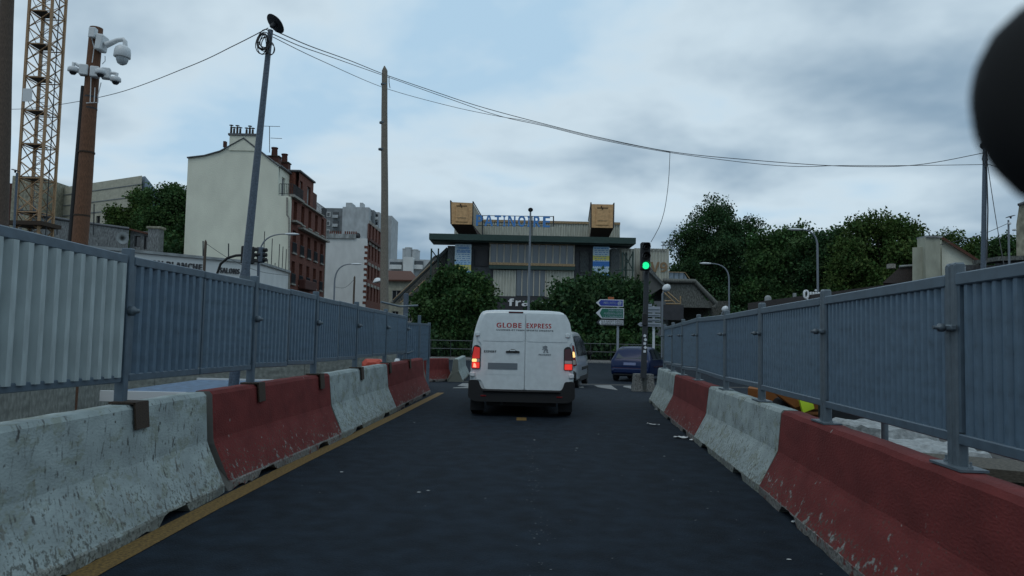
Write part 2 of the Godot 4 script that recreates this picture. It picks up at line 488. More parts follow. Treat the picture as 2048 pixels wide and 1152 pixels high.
func make_materials() -> void:
	var v := Vector3.ONE
	M("asphalt", 0.021, 0.0365, 0.055, 0.92, 0, "asphalt", v * 0.45, "rough_bump", 0.35).metallic_specular = 0.3
	M("earth", 0.11, 0.105, 0.095, 0.95, 0, "mottle2", v * 0.3, "soft_bump", 0.5)
	M("pavement", 0.20, 0.20, 0.19, 0.92, 0, "mottle", v * 0.5)
	M("kerb", 0.34, 0.34, 0.33, 0.9, 0, "mottle", v)
	M("yellow_line", 0.30, 0.175, 0.035, 0.85, 0, "mottle2", v * 1.5)
	M("white_line", 0.42, 0.43, 0.42, 0.85, 0, "mottle2", v * 0.8)
	for k in ["white_paint", "white_paint2", "red_paint", "red_paint2"]:
		var m := M(k + "_barrier", 1, 1, 1, 0.85)
		m.albedo_texture = tex[k]
		m.normal_enabled = true; m.normal_texture = tex["cast_bump"]; m.normal_scale = 0.3; m.metallic_specular = 0.3
	M("concrete", 0.30, 0.30, 0.28, 0.93, 0, "mottle2", v * 0.7, "rough_bump", 0.4)
	M("broken_concrete", 0.42, 0.42, 0.39, 0.95, 0, "mottle2", v * 2.0, "rough_bump", 0.9)
	M("old_render", 0.33, 0.35, 0.35, 0.93, 0, "streaks", Vector3(0.35, 0.09, 0.35))
	M("fence", 0.118, 0.185, 0.25, 0.5, 0.0, "smudge", v * 0.9)
	M("fence_pale", 0.44, 0.51, 0.51, 0.5, 0.0, "soft", Vector3(1.6, 0.5, 1.6))
	M("fence_b", 0.108, 0.170, 0.23, 0.5, 0.0, "smudge", v * 0.7); M("fence_c", 0.128, 0.196, 0.258, 0.5, 0.0, "smudge", v * 1.1)
	M("fence_rail", 0.105, 0.15, 0.19, 0.45, 0.05, "soft", v)
	M("galvanised", 0.122, 0.158, 0.185, 0.45, 0.1, "soft", v * 2.0)
	M("rust", 0.085, 0.055, 0.035, 0.9, 0, "mottle2", v * 3.0)
	M("dark_steel", 0.022, 0.026, 0.031, 0.6, 0.0)
	M("black", 0.008, 0.009, 0.010, 0.7)
	M("rubber", 0.012, 0.012, 0.013, 0.85)
	M("pole_paint", 0.13, 0.17, 0.22, 0.5, 0.2, "mottle", v * 2.0)
	M("wood", 0.26, 0.125, 0.068, 0.9, 0, "streaks", Vector3(5, 0.5, 5), "rough_bump", 0.3)
	M("grey_wood", 0.36, 0.32, 0.26, 0.9, 0, "streaks", Vector3(5, 0.4, 5), "rough_bump", 0.3)
	M("dark_wood", 0.17, 0.125, 0.095, 0.9, 0, "streaks", Vector3(5, 0.5, 5))
	M("crane", 0.54, 0.34, 0.18, 0.6, 0.1, "mottle", v)
	M("plastic_white", 0.62, 0.65, 0.66, 0.4)
	M("cream", 0.75, 0.755, 0.63, 0.92, 0, "clean", Vector3(0.1, 0.05, 0.1), "rough_bump", 0.15)
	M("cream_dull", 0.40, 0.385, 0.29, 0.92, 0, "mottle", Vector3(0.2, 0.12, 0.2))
	M("brick", 0.225, 0.075, 0.048, 0.92, 0, "mottle", v * 0.35, "rough_bump", 0.4)
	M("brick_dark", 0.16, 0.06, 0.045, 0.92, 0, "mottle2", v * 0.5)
	M("stone_trim", 0.44, 0.42, 0.37, 0.9, 0, "mottle", v * 0.7)
	M("white_render", 0.70, 0.715, 0.70, 0.92, 0, "clean", Vector3(0.15, 0.07, 0.15))
	M("grey_render", 0.45, 0.48, 0.48, 0.92, 0, "mottle", Vector3(0.14, 0.07, 0.14))
	M("beige_panel", 0.50, 0.49, 0.39, 0.85, 0, "soft", v * 0.2)
	M("blue_grey_panel", 0.25, 0.32, 0.39, 0.6, 0, "soft", v * 0.2)
	M("tower_grey", 0.50, 0.53, 0.54, 0.9, 0, "soft", Vector3(0.1, 0.05, 0.1))
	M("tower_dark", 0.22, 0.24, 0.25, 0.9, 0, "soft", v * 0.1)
	M("zinc", 0.16, 0.17, 0.18, 0.6, 0.2, "mottle", v * 0.4)
	M("roof_tile", 0.20, 0.085, 0.055, 0.9, 0, "mottle2", v * 0.8)
	M("roof_dark", 0.075, 0.06, 0.055, 0.9, 0, "mottle2", v * 0.5)
	M("frame_white", 0.50, 0.51, 0.50, 0.6)
	M("frame_dark", 0.05, 0.05, 0.055, 0.6)
	glass("window_glass", 0.03, 0.036, 0.042)
	glass("window_dark", 0.012, 0.014, 0.017)
	M("curtain_pane", 0.26, 0.28, 0.28, 0.3)
	M("green_steel", 0.026, 0.062, 0.052, 0.55, 0.1, "soft", v * 0.5)
	M("rink_sheet", 0.56, 0.57, 0.49, 0.7, 0.0, "soft", Vector3(0.5, 0.08, 0.5))
	M("rink_sheet_dark", 0.19, 0.215, 0.215, 0.8, 0, "streaks", Vector3(0.5, 0.1, 0.5))
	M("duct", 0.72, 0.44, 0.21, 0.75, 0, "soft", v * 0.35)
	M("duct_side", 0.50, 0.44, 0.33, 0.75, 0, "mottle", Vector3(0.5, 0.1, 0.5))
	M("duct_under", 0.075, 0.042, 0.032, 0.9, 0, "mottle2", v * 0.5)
	M("mullion_pale", 0.46, 0.43, 0.35, 0.8)
	M("tan_trim", 0.52, 0.37, 0.21, 0.8, 0, "mottle", v * 0.5)
	glass("rink_glass", 0.11, 0.135, 0.155, 0.25)
	M("letter_blue", 0.06, 0.22, 0.52, 0.5)
	M("letter_white", 0.75, 0.77, 0.78, 0.5)
	M("letter_tan", 0.26, 0.17, 0.09, 0.7)
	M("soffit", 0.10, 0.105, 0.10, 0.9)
	M("wedge_concrete", 0.21, 0.22, 0.20, 0.95, 0, "streaks", Vector3(0.3, 0.1, 0.3))
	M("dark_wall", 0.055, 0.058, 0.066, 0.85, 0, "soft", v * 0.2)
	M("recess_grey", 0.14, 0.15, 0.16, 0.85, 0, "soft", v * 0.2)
	M("lamp_grey", 0.17, 0.195, 0.22, 0.5, 0.1)
	M("sign_blue", 0.02, 0.045, 0.30, 0.5); M("sign_green", 0.008, 0.13, 0.085, 0.5); M("sign_white", 0.60, 0.63, 0.66, 0.5); M("sign_back", 0.30, 0.33, 0.37, 0.5, 0.3)
	M("sign_text", 0.34, 0.40, 0.47, 0.5); M("sign_text_dark", 0.05, 0.055, 0.06, 0.5)
	M("tarp_blue", 0.10, 0.20, 0.34, 0.6, 0, "mottle", v * 0.5); M("tarp_white", 0.42, 0.45, 0.45, 0.6, 0, "mottle", v * 0.8, "soft_bump", 1.0)
	M("orange", 0.34, 0.13, 0.03, 0.6); M("vest_yellow", 0.55, 0.75, 0.03, 0.7)
	M("plywood", 0.13, 0.115, 0.085, 0.85, 0, "streaks", Vector3(1, 3, 1))
	var paint := M("van_white", 0.58, 0.635, 0.645, 0.4, 0.0, "clean", v * 1.3)
	paint.clearcoat_enabled = true; paint.clearcoat = 0.7; paint.clearcoat_roughness = 0.08
	paint = M("car_silver", 0.50, 0.54, 0.56, 0.35, 0.1); paint.clearcoat_enabled = true; paint.clearcoat = 0.8; paint.clearcoat_roughness = 0.08
	paint = M("car_blue", 0.003, 0.014, 0.06, 0.5, 0.0); paint.clearcoat_enabled = true; paint.clearcoat = 0.35; paint.clearcoat_roughness = 0.15; paint.metallic_specular = 0.3
	glass("car_glass", 0.014, 0.018, 0.022, 0.04)
	glass("car_glass_pale", 0.03, 0.04, 0.05, 0.1)
	M("bumper", 0.016, 0.017, 0.019, 0.7, 0, "grain", v * 4.0)
	M("lens_red", 0.16, 0.01, 0.012, 0.15); M("lens_dark_red", 0.06, 0.008, 0.01, 0.15); M("lens_clear", 0.36, 0.33, 0.31, 0.15); M("lens_orange", 0.4, 0.10, 0.02, 0.2)
	glow("lit_red", 1.0, 0.04, 0.02, 0.42); glow("lit_red_dim", 0.8, 0.03, 0.02, 0.22); glow("lit_amber", 1.0, 0.66, 0.26, 1.0); glow("lit_pink", 1.0, 0.45, 0.28, 0.8); glow("lit_green", 0.02, 1.0, 0.38, 0.9)
	M("chrome", 0.16, 0.17, 0.18, 0.3, 0.6); M("print_red", 0.34, 0.02, 0.02, 0.5); M("print_black", 0.035, 0.037, 0.04, 0.5)
	M("plate", 0.12, 0.145, 0.165, 0.6)
	M("paper", 0.6, 0.62, 0.62, 0.9)

# ---- the ground
func strip(x0: float, x1: float, d0: float, d1: float, lift: float, step := 1.0) -> MB:
	var mb := MB.new()
	var cnt := maxi(int(ceil((d1 - d0) / step)), 1)
	for k in cnt:
		var a := lerpf(d0, d1, float(k) / cnt); var b := lerpf(d0, d1, float(k + 1) / cnt)
		mb.quad(Vector3(x0, ground_y(a) + lift, -a), Vector3(x1, ground_y(a) + lift, -a), Vector3(x1, ground_y(b) + lift, -b), Vector3(x0, ground_y(b) + lift, -b))
	return mb

func ribbon(pts: Array, w: float, lift: float) -> MB:
	var mb := MB.new()
	for k in pts.size() - 1:
		var a: Vector3 = pts[k]; var b: Vector3 = pts[k + 1]
		var s := Vector3.UP.cross((b - a).normalized()).normalized() * w * 0.5
		var l := Vector3.UP * lift
		mb.quad(a - s + l, b - s + l, b + s + l, a + s + l)
	return mb

func build_ground() -> void:
	var g := MB.new()
	for q in [[-60.0, 19.0], [19.0, 21.0], [21.0, 23.0], [23.0, 25.0], [25.0, 27.0], [27.0, 29.0], [29.0, 31.0], [31.0, 1200.0]]:
		var a: float = q[0]; var b: float = q[1]
		g.quad(Vector3(-900, ground_y(a), -a), Vector3(900, ground_y(a), -a), Vector3(900, ground_y(b), -b), Vector3(-900, ground_y(b), -b))
	structure("ground", g, M("earth"))
	var road := structure("road", strip(-3.3, 4.2, -12.0, 21.0, 0.004), M("asphalt"))
	structure("crossing_road", strip(-70.0, 70.0, 21.0, 57.0, 0.004), M("asphalt"))
	# far pavement behind a kerb
	var kerb := structure("pavement", MB.new().span(-70, -0.4, 70, -0.215, -57.3, -70.0), M("pavement"))
	for k in 46:
		part(kerb, "kerb_stone", MB.new().box(Vector3(-23.0 + k * 1.0 + 0.0, -0.29, -57.15), Vector3(0.985, 0.17, 0.29), Basis.IDENTITY, 0.02), M("kerb"))
	# lengthwise joint where two strips of asphalt meet, frayed
	var jr := RandomNumberGenerator.new(); jr.seed = 3
	var grit := MB.new()
	for k in 210:
		var far := k < 130
		var d := 3.4 + 9.6 * pow(jr.randf(), 1.4)
		var x := 0.12 + d * 0.017 + jr.randfn() * 0.05 if far else jr.randf_range(-2.0, 2.1)
		var s := jr.randf_range(0.002, 0.0075)
		var ring := []
		for a in 5: ring.append(Vector3(x + cos(TAU * a / 5.0) * s * jr.randf_range(0.6, 1.8), 0.0065 + s * 0.3, -d + sin(TAU * a / 5.0) * s))
		grit.fan(ring, Vector3.UP)
	part(road, "loose_grit", grit, M("loose_stone", 0.17, 0.185, 0.195, 0.95)).set_meta("kind", "stuff")
	# yellow edge line and the marks on the road
	part(road, "yellow_line", ribbon([Vector3(-2.36, 0, -1.0), Vector3(-2.384, -0.0, -4.596), Vector3(-2.345, -0.0, -6.218), Vector3(-2.25, -0.0, -8.483), Vector3(-1.972, -0.0, -13.502), Vector3(-1.684, -0.0, -19.129)], 0.17, 0.009), M("yellow_line"))
	part(road, "yellow_mark", ribbon([Vector3(0.215, -0.0, -13.629), Vector3(0.208, -0.0, -13.142)], 0.17, 0.009), M("yellow_line"))
	for m in [[Vector3(-1.571, -0.036, -21.387), Vector3(-1.038, -0.045, -21.706), Vector3(-1.306, -0.307, -28.363), Vector3(-1.706, -0.297, -28.052)], [Vector3(3.001, -0.241, -26.543), Vector3(3.159, -0.082, -22.762), Vector3(3.816, -0.333, -29.424), Vector3(3.135, -0.325, -29.053)], [Vector3(4.071, -0.297, -28.055), Vector3(3.922, -0.185, -25.237), Vector3(4.562, -0.332, -29.363), Vector3(4.276, -0.329, -29.211)], [Vector3(2.078, -0.169, -24.868), Vector3(2.396, -0.183, -25.194), Vector3(2.585, -0.28, -27.558), Vector3(2.282, -0.271, -27.309)]]:
		var mb := MB.new()
		var l := Vector3.UP * 0.010
		mb.quad(m[0] + l, m[1] + l, m[2] + l, m[3] + l)
		part(road, "crossing_mark", mb, M("white_line"))

# ---- barriers: cast concrete, splayed foot, drainage notches, worn edges
func barrier_mesh(length: float, h: float, seed_: int) -> MB:
	var f := FastNoiseLite.new(); f.seed = seed_; f.frequency = 2.2; f.fractal_octaves = 4
	var prof := [Vector2(0.30, 0.0), Vector2(0.30, 0.075), Vector2(0.285, 0.10), Vector2(0.145, 0.47 * h), Vector2(0.13, 0.52 * h), Vector2(0.095, h - 0.03), Vector2(0.07, h), Vector2(-0.07, h), Vector2(-0.095, h - 0.03), Vector2(-0.13, 0.52 * h), Vector2(-0.145, 0.47 * h), Vector2(-0.285, 0.10), Vector2(-0.30, 0.075), Vector2(-0.30, 0.0)]
	var vv := []
	var total := 0.0
	for k in prof.size():
		if k > 0: total += prof[k].distance_to(prof[k - 1])
		vv.append(total)
	var rows := []; var uvs := []
	var cnt := 46
	for i in cnt + 1:
		var t := float(i) / cnt
		if i == 1: t = 0.006
		if i == cnt - 1: t = 0.994
		var z := t * length
		var row := []; var ur := []
		var edge := 0.0
		var near_end := minf(z, length - z)
		if near_end < 0.02: edge = 1.0
		for k in prof.size():
			var p: Vector2 = prof[k]
			var q := f.get_noise_3d(p.x * 1.0, p.y * 1.0, z)
			var chip := maxf(0.0, f.get_noise_3d(p.x + 7.0, p.y * 2.0, z * 2.0)) * 0.03
			var pull := 1.0 - edge * 0.05 - chip * (0.6 if p.y < 0.15 or p.y > h - 0.05 else 0.05)
			var y := p.y + q * 0.006
			if p.y <= 0.0:
				y = 0.0
				for c in [0.24, 0.76]:
					if absf(t - c) < 0.045: y = 0.066
				y += maxf(0.0, f.get_noise_3d(3.0, 1.0, z * 1.7)) * 0.05
			var zz := z + (f.get_noise_3d(p.y * 4.0, p.x * 3.0, z) * 0.05 * (1.0 if i == 0 else -1.0) if edge > 0.5 else 0.0)
			row.append(Vector3(p.x * pull + q * 0.004, y, -zz)); ur.append(Vector2(t, vv[k] / total))
		ur.append(Vector2(t, 1.0))
		rows.append(row); uvs.append(ur)
	var mb := MB.new()
	mb.grid(rows, true, true, uvs)
	mb.fan(rows[0], Vector3.BACK); mb.fan(rows[-1], Vector3.FORWARD)
	return mb

func barrier(a: Vector3, b: Vector3, h: float, mat: String, seed_: int, label: String, group: String) -> MeshInstance3D:
	var o := solo("concrete_barrier", barrier_mesh(a.distance_to(b) - 0.03, h, seed_), M(mat), label, "barrier", group)
	o.position = a
	var d := b - a
	o.rotation.y = atan2(-d.x, -d.z)
	return o

func build_barriers() -> void:
	var L := [Vector3(-2.80, 0, -2.75), Vector3(-2.735, 0, -6.83), Vector3(-2.495, 0, -10.42), Vector3(-2.35, 0, -14.3), Vector3(-2.21, 0, -18.9)]
	var g := "concrete barriers along the lane"
	barrier(L[0], L[1], 0.865, "white_paint_barrier", 31, "white painted concrete barrier covered in black scuffs, below the pale fence panel", g)
	barrier(L[1] + Vector3(0.01, 0, -0.1), L[2], 0.865, "red_paint_barrier", 32, "red painted concrete barrier between two white ones beside the yellow line", g)
	barrier(L[2], L[3], 0.86, "white_paint2_barrier", 33, "white concrete barrier between two red ones beside the yellow line", g)
	barrier(L[3], L[4], 0.85, "red_paint2_barrier", 34, "last red barrier beside the yellow line, its broken end towards the crossing", g)
	var R := [Vector3(2.20, 0, -2.9), Vector3(2.63, 0, -7.30), Vector3(2.885, 0, -10.95), Vector3(3.16, 0, -14.5), Vector3(3.47, 0, -17.8)]
	barrier(R[0], R[1], 0.775, "red_paint_barrier", 35, "long red barrier with paint chipped along its foot, carrying bolted post plates", g)
	barrier(R[1], R[2], 0.775, "white_paint_barrier", 36, "white barrier with a flaked end, between two red ones opposite the yellow line", g)
	barrier(R[2], R[3], 0.78, "red_paint2_barrier", 37, "red barrier with a dark broken end between two white ones opposite the yellow line", g)
	barrier(R[3], R[4], 0.78, "white_paint2_barrier", 38, "last white barrier before the traffic light block", g)
	# loose ones across the far end
	var q := "loose barriers by the crossing"
	barrier(Vector3(-3.281, -0.318, -28.758), Vector3(-2.461, -0.346, -30.23), 0.86, "red_paint2_barrier", 39, "faded red barrier set across the lane end by the fence", q)
	barrier(Vector3(-2.08, -0.335, -29.516), Vector3(-2.131, -0.35, -35.256), 0.86, "white_paint2_barrier", 40, "broken pale barrier standing end on beside the faded red one", q)

# ---- corrugated site fences
func fence_panel(fence: Node3D, a: Vector3, b: Vector3, y0: float, y1: float, mat: String, pitch := 0.115, deep := 0.026) -> void:
	var ux := (b - a).normalized(); var w := a.distance_to(b)
	var p := part(fence, "panel", MB.new().sheet(Vector3(a.x, y0 + 0.05, a.z) + ux * 0.03, ux, w - 0.06, y1 - y0 - 0.1, pitch, deep), M(mat))
	var bs := Basis(ux, Vector3.UP, ux.cross(Vector3.UP).normalized())
	var mid := (a + b) / 2
	part(p, "top_rail", MB.new().box(Vector3(mid.x, y1 - 0.03, mid.z), Vector3(w - 0.01, 0.065, 0.06), bs, 0.006), M("fence_rail"))
	part(p, "bottom_rail", MB.new().box(Vector3(mid.x, y0 + 0.025, mid.z), Vector3(w - 0.01, 0.055, 0.05), bs, 0.006), M("fence_rail"))
	for e in [a + ux * 0.02, b - ux * 0.02]:
		part(p, "side_rail", MB.new().box(Vector3(e.x, (y0 + y1) / 2, e.z), Vector3(0.03, y1 - y0 - 0.12, 0.04), bs), M("fence_rail"))

func build_fences() -> void:
	var f := thing("site_fence", "grey blue corrugated fence on barriers beside the yellow line", "fence", Vector3(-2.8, 0.86, -2.7))
	# posts stand on the barriers
	var ps := [Vector3(-2.80, 2.0, -3.3), Vector3(-2.80, 1.975, -5.62), Vector3(-2.665, 1.965, -8.0), Vector3(-2.53, 1.925, -10.0), Vector3(-2.44, 1.895, -12.2), Vector3(-2.35, 1.87, -14.5), Vector3(-2.28, 1.85, -16.8)]
	for k in ps.size() - 1:
		var a: Vector3 = ps[k]; var b: Vector3 = ps[k + 1]
		var u := (b - a); u.y = 0; u = u.normalized() * 0.05
		var m := (a + b) / 2
		# the side that faces the lane is on the right hand of a walk away from the camera, so panels run from near to far
		if k == 0:
			fence_panel(f, a + u, b - u, 1.03, (a.y + b.y) / 2 - 0.045, "fence_pale", 0.135, 0.045)
		else:
			fence_panel(f, a + u, m - u * 0.15, 1.02, (a.y + b.y) / 2 - 0.045, ["fence", "fence_b", "fence_c"][k % 3]); fence_panel(f, m + u * 0.15, b - u, 1.015, (a.y + b.y) / 2 - 0.052, ["fence", "fence_b", "fence_c"][(k + 1) % 3])
	var mid_x := [-2.791, -2.754, -2.657, -2.523, -2.428, -2.344, -2.274]   # middle of the barrier below each post
	for k in ps.size():
		var p: Vector3 = ps[k]
		var bxm: float = mid_x[k]
		var post := part(f, "post", MB.new().box(Vector3(p.x, (p.y + 0.88) / 2, p.z), Vector3(0.07, p.y - 0.86, 0.07), Basis.IDENTITY, 0.006), M("fence_rail"))
		part(post, "clamp", MB.new().lathe([Vector2(0.0, 0.0), Vector2(0.035, 0.002), Vector2(0.035, 0.035), Vector2(0.018, 0.045), Vector2(0.015, 0.07), Vector2(0.0, 0.072)], 10, Vector3(p.x + 0.036, 1.53, p.z + 0.01), Basis(Vector3.BACK, -PI / 2), false), M("galvanised"))
		part(post, "rusty_strap", MB.new().box(Vector3(bxm + 0.02, 0.876, p.z + 0.01), Vector3(0.19, 0.014, 0.2)).box(Vector3(bxm + 0.118, 0.785, p.z + 0.01), Vector3(0.014, 0.19, 0.2), Basis(Vector3.BACK, 0.09)), M("rust"))
	# the return at the far end
	var r := thing("site_fence_return", "short fence of grey blue panels turning away at the end of the lane", "fence", Vector3(-5.478, -0.35, -38.895))
	fence_panel(r, Vector3(-2.86, 0, -19.6), Vector3(-2.46, 0, -20.6), 0.72, 1.72, "fence")
	fence_panel(r, Vector3(-2.46, 0, -20.66), Vector3(-2.31, 0, -21.6), 0.72, 1.72, "fence")
	for p in [Vector3(-2.44, 1.95, -20.6), Vector3(-2.29, 1.78, -21.65)]:
		part(r, "post", MB.new().box(Vector3(p.x, p.y / 2 - 0.02, p.z), Vector3(0.08, p.y, 0.08), Basis.IDENTITY, 0.006), M("fence_rail"))
	part(r, "handrail", MB.new().tube([Vector3(-3.239, 2.203, -19.2), Vector3(-2.866, 2.127, -19.9), Vector3(-2.502, 2.189, -20.6)], 0.025, 8), M("galvanised"))
	part(r, "handrail", MB.new().tube([Vector3(-2.76, 0.92, -19.6), Vector3(-2.625, 0.95, -20.1), Vector3(-2.501, 1.023, -20.55)], 0.02, 8), M("galvanised"))
	# opposite side
	var o := thing("site_fence", "slate blue corrugated fence with double posts on plates, opposite the yellow line", "fence", Vector3(2.3, 0.77, -2.0))
	var qs := [Vector3(2.17, 1.80, -2.05), Vector3(2.33, 1.80, -4.06), Vector3(2.515, 1.795, -6.2), Vector3(2.70, 1.79, -8.35), Vector3(2.83, 1.775, -10.2), Vector3(3.02, 1.795, -12.5), Vector3(3.15, 1.76, -14.2), Vector3(3.30, 1.735, -15.8), Vector3(3.45, 1.72, -17.4)]
	for k in qs.size() - 1:
		var a: Vector3 = qs[k]; var b: Vector3 = qs[k + 1]
		var u := (b - a); u.y = 0; u = u.normalized() * 0.05
		# runs from far to near, so that its face looks at the lane
		fence_panel(o, b - u, a + u, 0.905, (a.y + b.y) / 2 - 0.02, ["fence_b", "fence", "fence_c"][k % 3], 0.088, 0.018)
	for k in qs.size():
		var p: Vector3 = qs[k]
		var u: Vector3 = (qs[mini(k + 1, qs.size() - 1)] - qs[maxi(k - 1, 0)]); u.y = 0; u = u.normalized()
		var bs := Basis(u, Vector3.UP, u.cross(Vector3.UP).normalized())
		var mb := MB.new()
		for s in [-0.03, 0.03]:
			mb.box(Vector3(p.x, 0.78 + (p.y - 0.75) / 2, p.z) + u * s, Vector3(0.056, p.y - 0.73, 0.06), bs, 0.01)
		var post := part(o, "post", mb, M("galvanised"))
		part(post, "base_plate", MB.new().box(Vector3(p.x, 0.785, p.z), Vector3(0.34, 0.012, 0.14), bs), M("galvanised"))
		for s in [-0.13, 0.13]:
			part(post, "bolt", MB.new().lathe([Vector2(0.014, 0), Vector2(0.014, 0.012), Vector2(0.007, 0.014), Vector2(0.007, 0.035)], 6, Vector3(p.x, 0.79, p.z) + u * s), M("galvanised"))
		var n: Vector3 = u.cross(Vector3.UP).normalized() * -1.0
		if n.x > 0: n = -n
		part(post, "clamp", MB.new().box(Vector3(p.x, 1.50, p.z) + n * 0.045, Vector3(0.15, 0.03, 0.03), bs, 0.006).lathe([Vector2(0.0, 0), Vector2(0.022, 0.002), Vector2(0.022, 0.03), Vector2(0.010, 0.034), Vector2(0.010, 0.06)], 8, Vector3(p.x, 1.50, p.z) + n * 0.06, Basis(Vector3.BACK, PI / 2)), M("galvanised"))

# ---- the ice rink across the crossing
func hull(par: Node3D, called: String, f: Array, b: Array, mat: Material) -> MeshInstance3D:   # two quads, front and back, joined
	return part(par, called, MB.new().loft([f, b], true, true), mat)

func duct_box(par: Node3D, f: Array, b: Array) -> void:   # f, b: lower left, lower right, upper right, upper left
	var body := MB.new()
	body.quad(f[1], b[1], b[2], f[2]); body.quad(b[0], f[0], f[3], b[3]); body.quad(f[3], f[2], b[2], b[3]); body.quad(b[1], b[0], b[3], b[2])
	var d := part(par, "air_duct", body, M("duct_side"))
	var un := MB.new(); un.quad(b[0], b[1], f[1], f[0])
	part(d, "underside", un, M("duct_under"))
	var fr := MB.new(); fr.quad(f[0], f[1], f[2], f[3])
	var face := part(d, "front_panel", fr, M("duct"))
	var at := func(u: float, v: float, k: float) -> Vector3: return f[0].lerp(f[1], u).lerp(f[3].lerp(f[2], u), v) + Vector3.BACK * k
	var hatch := MB.new()
	hatch.box(at.call(0.5, 0.47, 0.04), Vector3((f[1].x - f[0].x) * 0.58, (f[3].y - f[0].y) * 0.72, 0.08), Basis.IDENTITY, 0.03)
	part(d, "hatch", hatch, M("duct"))
	part(d, "hatch_fold", MB.new().box(at.call(0.5, 0.30, 0.10), Vector3((f[1].x - f[0].x) * 0.42, 0.05, 0.05)), M("tan_trim"))
	part(d, "hatch_hinge", MB.new().box(at.call(0.5, 0.84, 0.10), Vector3((f[1].x - f[0].x) * 0.5, 0.06, 0.07)).box(at.call(0.47, 0.85, 0.12), Vector3(0.1, 0.42, 0.08), Basis(Vector3.BACK, 0.4)), M("rust"))
	for s in [0, 1]:
		var lo: Vector3 = f[s]; var hi: Vector3 = f[3 - s]; var bk: Vector3 = b[3 - s]
		part(d, "edge_flange", MB.new().tube([lo, hi + Vector3(0, 0.16, 0), bk + Vector3(0, 0.16, 0)], 0.07, 4), M("dark_steel"))

